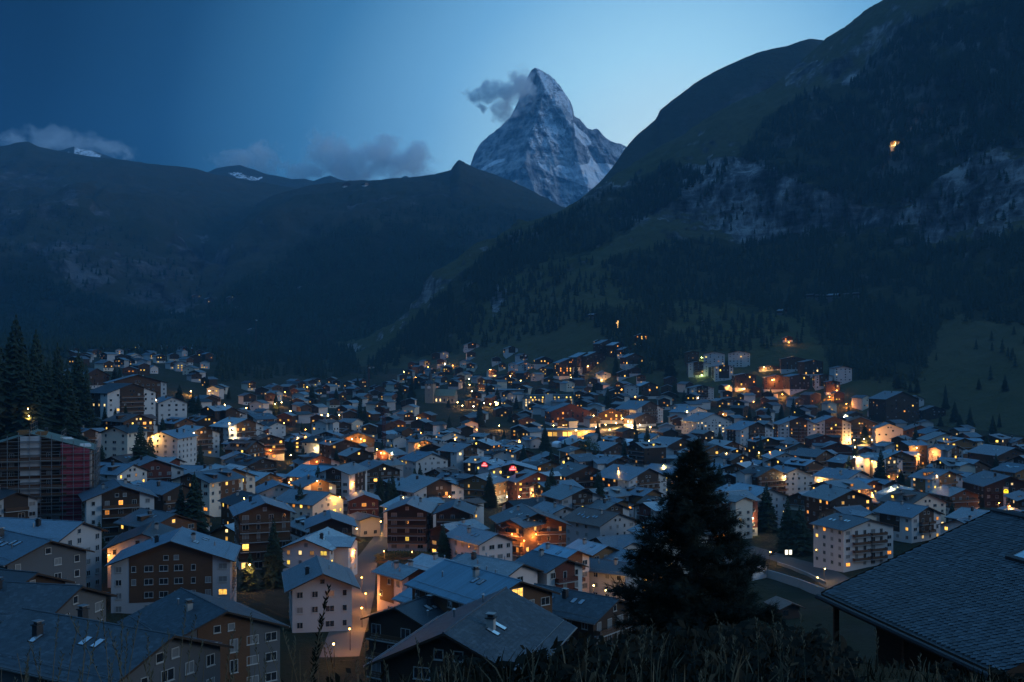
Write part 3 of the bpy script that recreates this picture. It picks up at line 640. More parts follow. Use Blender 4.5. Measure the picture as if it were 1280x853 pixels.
        o = inst('skylight', cached('sky', skf), ro, (x, y, z)); o.rotation_euler = (0, vis*R(pitch), R(90) if False else 0)
        o.rotation_euler = Matrix.Rotation(vis*R(pitch), 3, 'Y').to_euler(); o.matrix_basis = Matrix.Translation((x, y, z)) @ Matrix.Rotation(vis*R(pitch), 4, 'Y') @ Matrix.Rotation(R(90), 4, 'Z')
    if lod == 0:
        for q in (-1, 1):
            g = MB(); x = q*E*.84; z = zr-abs(x)*tp
            g.bar((x, y0+.4, z+.16), (x, y1-.4, z+.16), .035, 'metal', 4)
            for k in range(int((y1-y0)/1.6)): g.bar((x, y0+.6+k*1.6, z-.02), (x, y0+.6+k*1.6, z+.17), .03, 'metal', 3)
            g.build('snow_guard', ro)
    if tiles: slates(ro, [((0, y0, zr), (E, y0, ze), (0, y1, zr)), ((0, y0, zr), (-E, y0, ze), (0, y1, zr))], seed or 1, .58, .46)
    if wing:
        ws_, wv, wl2, ww2 = wing; wr = ww2/2*tp; wt = min(zr-.35, eave+rise*.72); we = wt-wr; yc = f+wv*L; xo = ws_*(W+wl2); g = MB()
        g.face([(xo, yc-ww2/2, fd), (xo, yc+ww2/2, fd), (xo, yc+ww2/2, we), (xo, yc, wt), (xo, yc-ww2/2, we)], ws)
        for q in (-1, 1): g.face([(0, yc+q*ww2/2, fd), (xo, yc+q*ww2/2, fd), (xo, yc+q*ww2/2, we), (0, yc+q*ww2/2, we)], ws)
        g.build('wing_wall', root); g = MB(); wz = wt+.3; wy = ww2/2+ov*.8; xe = xo+ws_*ov
        for q in (-1, 1): g.slab([(0, yc, wz), (xe, yc, wz), (xe, yc+q*wy, wz-wy*tp), (0, yc+q*wy, wz-wy*tp)][::(1 if q*ws_ > 0 else -1)], .26, roof, [(0, 0), (6, 0), (6, 4), (0, 4)], under)
        g.build('wing_roof', root)
        for s in range(max(1, ns-1)):
            for k in (-1, 1): add_window(root, xo+ws_*.02, yc+k*ww2*.24, s*sh+.95, ws_*R(90), 1.3, 1.3, rnd.choice(litm or LIT) if rnd.random() < lit else 'glass', lod)
    for i in range(dorm):
        y = f+L*(i+.7)/(dorm+.4); g = MB(); x0 = vis*W*.30; x1 = vis*W*.78; zt = zr-abs(x0)*tp+.15; zb_ = zr-abs(x1)*tp
        g.face([(x1, y-1.1, zb_-.2), (x1, y+1.1, zb_-.2), (x1, y+1.1, zt-.1), (x1, y-1.1, zt-.1)], wood)
        for q in (-1.1, 1.1): g.face([(x1, y+q, zb_-.2), (x0, y+q, zt-.1), (x1, y+q, zt-.1)], wood)
        g.slab([(x0-vis*.5, y-1.4, zt+.22), (x1+vis*.5, y-1.4, zt), (x1+vis*.5, y+1.4, zt), (x0-vis*.5, y+1.4, zt+.22)][::-vis], .16, roof, [(0, 0), (3, 0), (3, 3), (0, 3)]); dm = g.build('dormer', ro)
        wn_ = add_window(dm, x1+vis*.03, y, zb_+.25, vis*R(90), 1.3, max(.6, min(1.0, zt-zb_-.5)), rnd.choice(LIT) if rnd.random() < lit else 'glass', 2)
    # timber cladding stands proud of the plaster
    pw = panel if panel is not None else {'mix': .56, 'timber': 1.0, 'apt': .5, 'white': 0, 'dark': 0}[style]
    c = MB(); zc = sh if style != 'dark' else 0; pr = .07
    if pw > 0:
        X = W*pw+(pr if pw >= 1 else 0); zt = eave+rise*(1-min(pw, 1))
        if pw >= 1: c.face([(-X, f-pr, zc), (X, f-pr, zc), (X, f-pr, eave), (0, f-pr, eave+rise), (-X, f-pr, eave)], wood)
        else:
            c.face([(-X, f-pr, zc), (X, f-pr, zc), (X, f-pr, zt), (0, f-pr, eave+rise), (-X, f-pr, zt)], wood)
            for s in (-1, 1): c.face([(s*X, f-pr, zc), (s*X, f, zc), (s*X, f, zt), (s*X, f-pr, zt)][::s], wood)
        c.build('timber_cladding', root)
        if style == 'timber':
            for s in (-1, 1):
                c = MB(); c.face([(s*(W+pr), f-pr, zc), (s*(W+pr), bk, zc), (s*(W+pr), bk, eave), (s*(W+pr), f-pr, eave)][::s], wood); c.build('timber_cladding', root)
        elif style in ('mix', 'apt'):
            for s in (-1, 1):
                a, e = f+L*.32, bk-L*.12; c = MB(); c.face([(s*(W+pr), a, zc), (s*(W+pr), e, zc), (s*(W+pr), e, eave), (s*(W+pr), a, eave)][::s], wood); c.build('timber_cladding', root)
    # windows
    def pane():
        if rnd.random() < lit: return rnd.choice(litm or LIT)
        return 'glass' if rnd.random() < .62 else 'curtain_glass'
    frame = 'window_frame' if style != 'dark' or rnd.random() < .6 else 'dark_frame'
    sp = 3.0 if lod == 0 else (3.4 if lod == 1 else 4.4); nc = max(2, int(w/sp)); wh = min(1.35, sh*.48); ww = 1.3 if lod < 2 else 1.5
    step = w/nc
    cw = [rnd.choice((1.0, 1.3, 1.3, 1.9)) if lod < 2 else ww for _ in range(nc)]
    for s in range(ns):
        for k in range(nc):
            ww = min(cw[k], step*.8); x = -W+step*(k+.5); inp = abs(x) < W*pw
            if lod == 2 and rnd.random() < .35: continue
            if rnd.random() < .12: continue
            p = pane()
            if s == 0 and shop: add_window(root, x, f-(.02), .5, 0, min(2.4, step*.85), min(2.0, sh*.7), 'shop_light' if rnd.random() < .75 else 'glass', lod, frame); continue
            door = inp and (bal is None or bal) and s > 0
            add_window(root, x, f-(pr if inp and s*sh+.5 >= zc-.01 else .0), s*sh+(.95 if not door else .25), 0, ww, wh if not door else min(2.0, sh*.72), p, lod, frame)
    if rise > 2.4:
        for x in ((-1.1, 1.1) if rise > 2.9 else (0,)):
            add_window(root, x, f-(pr if pw > 0 else 0), eave+.5, 0, 1.1, 1.1, pane(), lod, frame)
    if wside:
        nl = max(2, int(L/(sp*1.1))); st = L/nl; ts = style == 'timber'
        for s in range(ns):
            for k in range(nl):
                if rnd.random() < (.2 if lod < 2 else .5): continue
                y = f+st*(k+.5); inp = ts and s > 0 or (style in ('mix', 'apt') and f+L*.32 < y < bk-L*.12 and s > 0)
                add_window(root, side*(W+(pr if inp else 0)), y, s*sh+.95, side*R(90), 1.3, wh, pane(), lod, frame)
    # balconies
    do_bal = (style in ('mix', 'timber', 'apt', 'dark')) if bal is None else bal
    if do_bal and lod < 2 or (do_bal and lod == 2 and (style == 'apt' or Y < 720)):
        bm = bmat or (wood if wood != 'dark_timber' or style == 'dark' else 'brown_timber'); bw = w*(pw if pw else .6)*.96 if style != 'dark' else w*.8
        for s in range(1, ns):
            if style == 'apt' and lod < 2 and w > 12:
                for q in (-1, 1):
                    o = inst('balcony', m_balcony(bw*.46, 1.3, bm, lod == 0), root, (q*bw*.26, f-pr, s*sh))
                    if lod == 0: inst('railing', m_railing(bw*.46, 1.3, bm), o, (0, 0, 0))
                continue
            o = inst('balcony', m_balcony(min(bw, w-.4), 1.3, bm, lod == 0), root, (0, f-pr, s*sh))
            if lod == 0: inst('railing', m_railing(min(bw, w-.4), 1.3, bm), o, (0, 0, 0))
    rec = dict(root=root, w=w, L=L, eave=eave, rise=rise, Y=Y, cen=cen, ns=ns, sh=sh, th=th, f=f, W=W, zr=zr, tp=tp, roof=ro, apx=apx, apy=apy, side=side, style=style, mats=(roof, wall, wood), lod=lod, zb=zb)
    KEYS.append((*pix((front.x, front.y, zb+eave*.72)), Y)); HOUSES.append(rec); return rec
# ------------------------------------------------------------------ houses one can tell apart, near to far
H = house
K_ = H(561, 790, None, -15, -17, 18.5, 'timber', 'big timber chalet with diamond slate roof and bright skylights below the viewpoint slope', Y=105, roof='diamond_roof', wood='dark_timber', chim=1, sky=2, vents=2, pitch=25, lit=.0, seed=3, tiles=True, bal=False, skyside=1, ov=1.4)
J_ = H(646, 727, None, -15, 38, 20, 'timber', 'seam-roofed timber chalet with one tall bright gable window, behind the diamond-slate chalet', Y=165, roof='seam_roof', wood='brown_timber', chim=1, vents=3, sky=2, lit=.0, seed=5, bal=False)
for _z in (0, 1): add_window(J_['root'], 0, J_['f']-.12, J_['eave']-2.6+_z*2.3, 0, 2.4, 2.1, 'lit_warm', 0)
H(598, 742, None, -13, 42, 15, 'white', 'house with blue seamed metal roof and two flues, below the seam-roofed timber chalet', Y=180, roof='seam_roof', wood='brown_timber', vents=4, sky=1, seed=8, lit=.06)
H(498, 760, None, -12, -30, 15, 'timber', 'low dark-roofed chalet with two roof lights on the bend of the lit street', Y=165, roof='dark_roof', sky=2, vents=2, seed=9, lit=0)
H(209, 796, None, -16, 62, 23, 'white', 'large house with dark tiled roof lowest in town, its plain gable facing the street', cat='house', Y=110, roof='dark_roof', sky=3, chim=2, seed=11, tiles=True, wall='weathered_stucco', lit=0, wood='dark_timber')  # weathered_stucco: wall colour darkened for corner falloff
H(94, 735, None, -14, 78, 20, 'white', 'white-walled house under a long dark roof directly behind the large dark tiled house', cat='house', Y=138, roof='dark_roof', seed=12, tiles=True, wall='weathered_stucco', lit=0)  # weathered_stucco: wall colour darkened for corner falloff
H(60, 677, None, -14, 52, 18, 'white', 'house with several roof lights and a dark timber front, uphill of the long dark roof', cat='house', Y=175, roof='slate_roof', sky=5, chim=1, vents=2, seed=13, wall='weathered_stucco', lit=0, wood='dark_timber')  # weathered_stucco: wall colour darkened for corner falloff
H(22, 668, None, -14, 60, 20, 'timber', 'timber house with roof lights at the edge of view above the long dark roof', cat='house', Y=190, roof='slate_roof', sky=4, seed=14, lit=.03)
H(40, 718, None, -13, 70, 16, 'timber', 'small dark-roofed house squeezed between the long dark roof and the roof-lit houses', cat='house', Y=152, roof='dark_roof', seed=15, lit=0)
H(99, 654, None, -15, 74, 22, 'white', 'flat grey-roofed house below the building wrapped in scaffolding', cat='house', Y=225, roof='slate_roof', vents=2, seed=16, lit=0)
H(280, 765, None, -18, 38, 17, 'white', 'white house with dark tiled roof standing between the wooden apartment house and the grass bank', cat='house', Y=150, roof='dark_roof', wood='brown_timber', seed=17, tiles=True, wall='weathered_stucco', lit=0, panel=.45, chim=1, vents=1)  # weathered_stucco: wall colour darkened for corner falloff
H(214, 677, 768, 150, -8, 17, 'mix', 'wide apartment house with brown boarded gable between white end walls, one bright yellow window', cat='apartment house', roof='slate_roof', wall='grey_stucco', wood='brown_timber', lit=0.02, seed=21, bal=False, panel=.70, sky=4, chim=2, vents=2, pitch=20, wside=True, skyside=1)
H(178, 668, None, -16, 12, 18, 'white', 'dark-roofed wing joined to the back of the boarded apartment house', cat='house', Y=245, roof='dark_roof', seed=22, lit=0, chim=1)
H(403, 717, 790, 78, 4, 17, 'white', 'tall white house with blank white gable and small windows beside the lit street', cat='house', roof='slate_roof', wall='grey_stucco', lit=0, seed=23, chim=1, vents=1, pitch=24, ov=1.5)
H(414, 648, 707, 54, 2, 15, 'timber', 'dark timber chalet with lit shop windows at its foot, at the street corner', roof='slate_roof', wood='dark_timber', lit=.06, seed=24, shop=True, ov=1.6, litm=['lit_amber'])
H(331, 629, 712, 66, 6, 16, 'timber', 'broad balconied chalet with two glowing windows and lit ground floor behind a dark spruce', roof='slate_roof', wood='brown_timber', lit=.07, seed=25, shop=True, ov=1.6, sky=2, litm=['lit_warm'])
H(509, 630, 689, 52, -8, 18, 'timber', 'big dark chalet with pink plastered ground floor above the orange-lit bank', roof='slate_roof', wall='pink_stucco', wood='dark_timber', lit=.05, seed=26, ov=1.5, vents=2, litm=['lit_yellow'])
H(566, 634, 690, 44, -4, 17, 'timber', 'dark timber wing of the chalet above the orange-lit bank, ending at a spruce', roof='slate_roof', wall='pink_stucco', wood='dark_timber', lit=.05, seed=27, ov=1.4, vents=1, litm=['lit_warm'])
H(520, 712, 772, 36, 36, 10, 'mix', 'pale-roofed house with pinkish wall and three stacked balconies beside the lit street', cat='house', roof='pale_stone_roof', wall='pink_stucco', wood='brown_timber', lit=0, seed=28, vents=2, chim=2)
H(572, 704, 758, 38, 40, 13, 'white', 'pale-roofed house below the orange-lit bank, behind the pinkish balconied one', cat='house', roof='pale_stone_roof', wall='cream_stucco', wood='brown_timber', lit=.05, seed=29, vents=2)
H(620, 668, 716, 44, 35, 18, 'white', 'house with blue slate roof and one roof light, left of the lodge with glowing balconies', cat='house', roof='slate_roof', wall='pink_stucco', lit=.05, seed=30, sky=2)
LODGE = H(671, 642, 702, 78, 14, 20, 'timber', 'timber lodge whose whole gable and balconies glow amber', cat='hotel', roof='slate_roof', wood='brown_timber', lit=.55, seed=31, sky=4, vents=2, litm=['lit_amber', 'lit_warm', 'lit_warm'], ov=1.6)
H(640, 650, 704, 30, -38, 16, 'timber', 'low wing of the amber-lit lodge with glowing window row', cat='hotel', roof='slate_roof', wood='brown_timber', lit=.5, seed=32, sky=2, litm=['lit_amber', 'lit_warm'])
H(728, 612, 664, 54, 28, 17, 'apt', 'house with pale roof and a column of yellow-lit windows behind the amber lodge', cat='house', roof='pale_stone_roof', wall='grey_stucco', wood='dark_timber', lit=.12, seed=33, chim=1, litm=['lit_yellow'])
H(706, 634, 678, 44, 30, 15, 'white', 'dark slate-roofed house wedged behind the gable of the amber lodge', cat='house', roof='slate_roof', wall='grey_stucco', lit=.08, seed=34, vents=2)
H(772, 642, 694, 46, 46, 18, 'white', 'brown-roofed house with a group of roof lights beside the big pine', cat='house', roof='brown_roof', wall='grey_stucco', wood='red_timber', lit=0, seed=35, sky=6, chim=1, vents=2)
H(768, 629, 668, 40, 44, 16, 'mix', 'chalet with pale roof and white side wall behind the brown-roofed house', roof='pale_stone_roof', wood='dark_timber', lit=.12, seed=36, vents=2, litm=['lit_pale'])
H(719, 689, 742, 38, 42, 12, 'apt', 'narrow house with bright blue roof and recessed balconies just below the amber lodge', cat='house', roof='seam_roof', wall='pink_stucco', wood='brown_timber', lit=0, seed=37, sky=1, bal=True)
H(757, 683, 726, 36, 40, 12, 'timber', 'timber house with bright roof right behind the narrow blue-roofed house', cat='house', roof='seam_roof', wall='pink_stucco', wood='honey_timber', lit=0, seed=38, sky=1)
H(792, 706, 752, 24, 62, 18, 'white', 'restaurant house with slate roof over a lit terrace of tables', cat='house', roof='slate_roof', wall='grey_stucco', wood='brown_timber', lit=0, seed=39, shop=True, vents=1)
H(768, 750, None, -13, 50, 17, 'timber', 'low dark slate-roofed house below the restaurant terrace', cat='house', Y=178, roof='dark_roof', seed=40, tiles=True, lit=0, sky=3)
H(650, 706, None, -11, 46, 16, 'white', 'pale-roofed house between the seam-roofed chalet and the amber lodge', cat='house', Y=215, roof='pale_stone_roof', wall='pink_stucco', wood='red_timber', seed=41, lit=0, vents=3)
H(706, 700, None, -10, 36, 11, 'mix', 'small chalet with timber gable beside the narrow blue-roofed house', Y=222, roof='slate_roof', wood='red_timber', seed=42, lit=.04)
# right-hand side of the river
RA = H(1086, 650, 709, 62, 44, 15, 'apt', 'white apartment house with brown balconies and lit shop front beside the river road', cat='apartment house', roof='slate_roof', wood='white_stucco', lit=.14, seed=51, sky=4, chim=1, pitch=14, bmat='brown_timber', litm=['lit_amber', 'lit_warm'], panel=.7, ns=5)
H(1064, 613, 668, 52, 36, 18, 'dark', 'apartment house with black timber gable and lit stair windows behind the river-road house', cat='apartment house', roof='pale_stone_roof', wall='white_stucco', wood='dark_timber', lit=.22, seed=52, chim=2, vents=3, litm=['lit_amber', 'lit_warm'])
H(962, 611, 662, 46, 40, 20, 'white', 'white house with broad blue roof behind the big pine', cat='house', roof='seam_roof', lit=.1, seed=53, litm=['lit_pale'], chim=1)
H(995, 586, 622, 46, 34, 16, 'white', 'white slate-roofed block with rows of small dark windows uphill of the blue-roofed house', cat='apartment house', roof='slate_roof', lit=0, seed=54, sky=2, pitch=20)
H(1073, 590, 632, 32, 48, 20, 'white', 'slate-roofed house with a row of bright roof lights, next to the four-floor white block', cat='house', roof='slate_roof', lit=0, seed=55, sky=6)
H(1158, 634, 676, 36, 52, 17, 'apt', 'grey-roofed house with white gable and timber balconies beyond the tall roof edge', cat='apartment house', roof='slate_roof', lit=.1, seed=56, chim=1, sky=1)
H(1142, 612, 646, 44, 30, 15, 'white', 'pale-roofed house with many flues and terracotta walls', cat='house', roof='pale_stone_roof', wall='pink_stucco', wood='red_timber', lit=0, seed=57, vents=4)
H(1112, 621, 650, 28, 42, 12, 'timber', 'timber chalet with pale blue roof beside the black-gabled apartment house', roof='pale_stone_roof', wood='honey_timber', lit=0, seed=58)
H(1205, 612, 642, 34, 38, 13, 'timber', 'timber house with stone roof below the yellow emblem sign', cat='house', roof='pale_stone_roof', wood='brown_timber', wall='pink_stucco', lit=0, seed=59)
EMB = H(1262, 596, 634, 60, 26, 24, 'dark', 'long dark hotel carrying the yellow emblem sign', cat='hotel', roof='slate_roof', wood='dark_timber', lit=.22, seed=60, sky=5, chim=1, litm=['lit_warm', 'lit_pale'])
H(1215, 592, 622, 44, 50, 26, 'dark', 'long slate-roofed hotel wing joined to the emblem hotel', cat='hotel', roof='slate_roof', wood='dark_timber', lit=.15, seed=61, sky=6, chim=1)
H(1222, 576, 604, 34, 56, 22, 'timber', 'dark-roofed house with two bright roof lights above the emblem hotel', cat='house', roof='slate_roof', lit=.05, seed=62, sky=2)
H(1268, 560, 596, 40, 40, 26, 'timber', 'large slate-roofed house at the edge of the view above the emblem hotel', cat='house', roof='slate_roof', lit=.05, seed=63, sky=2)
H(1240, 640, 664, 36, 60, 12, 'white', 'low pale-roofed house directly beneath the emblem hotel', cat='house', roof='pale_stone_roof', wood='brown_timber', lit=0, seed=64)
# hillside of the old hotels
HOT = H(165, 480, 527, 60, 34, 22, 'apt', 'white hillside hotel block with five floors of balconies', cat='hotel', roof='dark_roof', wood='dark_timber', lit=.14, seed=71, chim=1, pitch=18, litm=['lit_warm', 'lit_pale'])
H(172, 469, 512, 110, 6, 26, 'mix', 'broad hillside hotel with brown gable behind the balcony block', cat='hotel', roof='slate_roof', wood='brown_timber', lit=.12, seed=72, panel=.8, chim=2, pitch=16, litm=['lit_amber', 'lit_warm'], lod=1, bal=False)
H(120, 461, 486, 46, 58, 24, 'timber', 'dark-roofed hall standing uphill of the hillside hotel', cat='house', roof='dark_roof', lit=0, seed=73, sky=2)
H(216, 497, 534, 36, 20, 17, 'white', 'white four-storey house with two lit ground windows below the hillside hotel', cat='house', roof='slate_roof', lit=.08, seed=74, litm=['lit_yellow'])
H(202, 540, 583, 40, -28, 20, 'white', 'long white house with dark timber side in front of the four-storey white house', cat='house', roof='slate_roof', wood='dark_timber', lit=0, seed=75, chim=3)
H(143, 534, 582, 32, -34, 16, 'white', 'dark house with blank cream end wall under the hillside hotel meadow', cat='house', roof='dark_roof', wall='cream_stucco', wood='dark_timber', lit=0, seed=76)
H(254, 534, 570, 42, 30, 18, 'mix', 'pale-roofed house with white bays, uphill of the small chalet with white gable', cat='house', roof='pale_stone_roof', wood='dark_timber', lit=.08, seed=77, chim=2, sky=3, lod=1)
H(308, 524, 566, 44, 32, 20, 'mix', 'pale-roofed apartment house at the top of the hillside row', cat='apartment house', roof='pale_stone_roof', wood='brown_timber', lit=.03, seed=78, chim=1, sky=4, lod=1)
H(300, 567, 592, 38, 8, 14, 'white', 'small chalet with white gable and slate roof beside the yellow stair tower', roof='slate_roof', wood='brown_timber', lit=0, seed=79, chim=1)
H(194, 575, 616, 72, 10, 18, 'mix', 'wide brown chalet with long balcony in front of the white end-walled house', roof='slate_roof', wood='red_timber', lit=.05, seed=80, sky=3, chim=1)
H(151, 608, 680, 84, 6, 18, 'mix', 'white-and-black house with balconied dark centre beside the pink scaffold net', cat='apartment house', roof='slate_roof', wood='dark_timber', lit=.04, seed=81, chim=2, sky=2, litm=['lit_amber'])
STAIR = H(292, 586, 642, 56, 22, 19, 'mix', 'house with fully lit yellow glazed stair tower', cat='apartment house', roof='pale_stone_roof', wall='cream_stucco', wood='honey_timber', lit=.2, seed=82, chim=1, vents=2, litm=['lit_yellow'])
H(226, 606, 662, 44, 32, 18, 'timber', 'dark chalet half hidden by a spruce, next to the black-centred white house', roof='slate_roof', wood='dark_timber', lit=.04, seed=83)
H(20, 616, 664, 52, 18, 16, 'mix', 'dark house with white corner bay below the scaffolded building', cat='house', roof='dark_roof', wood='dark_timber', lit=.04, seed=84)
# middle of town
H(417, 585, 645, 40, -22, 22, 'apt', 'white apartment house with black window bands and one lit floor', cat='apartment house', roof='slate_roof', wood='dark_timber', lit=.08, seed=91, chim=1)
H(400, 600, 648, 42, 16, 17, 'mix', 'house with warm-lit balcony tier and tall white corner pier', cat='hotel', roof='slate_roof', wall='cream_stucco', wood='honey_timber', lit=.3, seed=92, vents=1, litm=['lit_warm', 'lit_pale'])
H(349, 606, 640, 50, 10, 16, 'white', 'pink-white chalet with low gable and shutters behind the balconied chalet', roof='slate_roof', wall='pink_stucco', lit=0, seed=93, chim=1)
H(336, 592, 626, 34, 40, 18, 'timber', 'honey-coloured timber house with pale blue roof beside the car park', cat='house', roof='pale_stone_roof', wood='honey_timber', lit=.03, seed=94)
H(455, 619, 656, 38, 4, 14, 'timber', 'red timber chalet with glowing red window bands', roof='slate_roof', wood='red_timber', lit=.14, seed=95, litm=['lit_amber', 'lit_dim'])
H(549, 599, 640, 66, 32, 22, 'apt', 'long house with black timber front and white side wall full of small windows', cat='apartment house', roof='pale_stone_roof', wood='dark_timber', lit=.12, seed=96, chim=1, litm=['lit_amber'])
H(447, 541, 564, 44, 4, 18, 'timber', 'floodlit honey timber chalet with two bright gable lamps', roof='brown_roof', wood='honey_timber', lit=.12, seed=97, litm=['lit_yellow'])
H(408, 540, 556, 34, -10, 16, 'apt', 'white hotel with grid of balconies beside the floodlit timber chalet', cat='hotel', roof='slate_roof', lit=.08, seed=98)
H(312, 534, 566, 40, 24, 20, 'white', 'big pale-roofed hotel at the edge of the hillside, above the car park', cat='hotel', roof='pale_stone_roof', wall='cream_stucco', lit=.04, seed=99)
H(540, 567, 604, 42, 30, 18, 'white', 'dark slate-roofed house uphill of the long black-fronted house', cat='house', roof='slate_roof', lit=.1, seed=100, sky=2)
H(588, 556, 600, 36, 38, 18, 'apt', 'slate-roofed apartment house with lit bays behind the hotel with red emblems', cat='apartment house', roof='slate_roof', wood='dark_timber', lit=.12, seed=101)
H(478, 580, 618, 46, 22, 20, 'timber', 'wide dark chalet with lit gable window behind the twin spruces', roof='slate_roof', wood='dark_timber', lit=.08, seed=102, sky=1)
REDH = H(641, 580, 622, 60, 0, 16, 'apt', 'hotel with red glowing emblem on its gable and yellow windows on every floor', cat='hotel', roof='seam_roof', wall='grey_stucco', wood='dark_timber', lit=.7, seed=103, litm=['lit_yellow', 'lit_warm'], sky=3, bal=True, pitch=15, ns=5, lod=1)
REDW = H(606, 577, 611, 26, -24, 16, 'white', 'wing of the emblem hotel with a second red emblem', cat='hotel', roof='seam_roof', wall='grey_stucco', wood='dark_timber', lit=.3, seed=104, litm=['lit_yellow'], sky=2)
H(678, 577, 610, 26, 30, 16, 'white', 'wing of the emblem hotel without emblem, towards the amber lodge', cat='hotel', roof='seam_roof', wall='grey_stucco', lit=.3, seed=105, litm=['lit_yellow'], sky=2)
H(735, 583, 626, 56, 26, 22, 'timber', 'dark timber house with wide slate roof and lit gable windows, uphill of the yellow-windowed house', cat='house', roof='slate_roof', wood='dark_timber', lit=.14, seed=106, sky=4)
H(810, 586, 632, 50, 44, 24, 'mix', 'slate-roofed house with white balcony bay and a bright wall lamp by the pine', cat='house', roof='slate_roof', wood='dark_timber', lit=.1, seed=107, sky=2)
H(690, 568, 592, 40, 12, 18, 'timber', 'small chalet with lit gable beside the round tree', roof='slate_roof', wood='red_timber', lit=.25, seed=108, litm=['lit_amber'])
H(772, 554, 578, 40, 40, 18, 'timber', 'dark chalet just below the white striped tent', roof='slate_roof', wood='dark_timber', lit=.05, seed=109)
H(852, 548, 576, 44, 44, 20, 'timber', 'dark-boarded chalet with one lit gable lamp behind the pine tip', roof='slate_roof', wood='dark_timber', lit=.08, seed=110)
H(915, 552, 580, 34, 40, 18, 'mix', 'house with lit stair and balconies below the three-gabled white row', cat='house', roof='pale_stone_roof', lit=.2, seed=111)
GR = H(713, 505, 532, 66, 14, 24, 'timber', 'broad dark timber house with amber gable window facing the lit square', cat='hotel', roof='slate_roof', wood='red_timber', lit=.12, seed=112, litm=['lit_amber'])
H(764, 511, 530, 34, 0, 14, 'timber', 'timber house with fully lit amber gable at the lit square', cat='house', roof='slate_roof', wood='brown_timber', lit=.65, seed=113, litm=['lit_warm', 'lit_amber'])
H(812, 502, 530, 44, 48, 26, 'mix', 'white hotel with turquoise roof floodlit beside the lit square', cat='hotel', roof='seam_roof', wood='dark_timber', lit=.12, seed=114, lod=1)
H(806, 517, 534, 30, 40, 14, 'timber', 'small dark chalet in front of the turquoise-roofed hotel', roof='slate_roof', wood='dark_timber', lit=.03, seed=115)
H(893, 517, 546, 46, 34, 24, 'white', 'white hotel with slate roof and rows of small lit windows', cat='hotel', roof='slate_roof', lit=.16, seed=116, lod=1, litm=['lit_pale'])
H(872, 509, 526, 50, 60, 20, 'white', 'long white hotel with lit underside behind the small-windowed white hotel', cat='hotel', roof='slate_roof', lit=.2, seed=117)
H(946, 528, 562, 42, 36, 20, 'apt', 'white gabled block, first and lowest of the three-gabled row', cat='apartment house', roof='slate_roof', wood='dark_timber', lit=.04, seed=118, sky=2, lod=1)
H(998, 522, 557, 46, 20, 18, 'apt', 'white gabled block in the middle of the three-gabled row', cat='apartment house', roof='slate_roof', wood='brown_timber', lit=.12, seed=119, lod=1, chim=1)
H(1042, 521, 556, 44, 20, 18, 'apt', 'white gabled block of the three-gabled row standing next to the lit hotel front', cat='apartment house', roof='slate_roof', wood='brown_timber', lit=.12, seed=120, lod=1, chim=1)
H(1076, 522, 548, 50, 4, 24, 'timber', 'long amber-lit timber hotel beside the three-gabled row', cat='hotel', roof='brown_roof', wood='honey_timber', lit=.35, seed=121, litm=['lit_amber', 'lit_warm'], lod=1)
H(1112, 530, 556, 34, 10, 18, 'white', 'pale pink square house next to the floodlit hotel entrance', cat='house', roof='slate_roof', wall='pink_stucco', lit=.05, seed=122)
H(1150, 532, 556, 38, 12, 22, 'timber', 'dark timber hotel with slate roof uphill of the white corner house', cat='hotel', roof='slate_roof', wood='brown_timber', lit=.06, seed=123)
H(1182, 542, 577, 44, 24, 16, 'white', 'white corner house with side bays beside the bright warm lamp', cat='house', roof='pale_stone_roof', wall='cream_stucco', lit=.03, seed=124, chim=1)
H(1128, 490, 530, 56, 36, 28, 'dark', 'tall dark apartment house with stepped roof on the slope', cat='apartment house', roof='slate_roof', wood='dark_timber', lit=.12, seed=125, chim=2)
H(1146, 495, 510, 18, 30, 14, 'white', 'white house with blank gable behind the stepped-roof apartment house', cat='house', roof='slate_roof', lit=0, seed=126)
H(1168, 508, 524, 28, 20, 14, 'dark', 'dark chalet with one pale lit window, last house on the meadow', roof='slate_roof', lit=.06, seed=127)
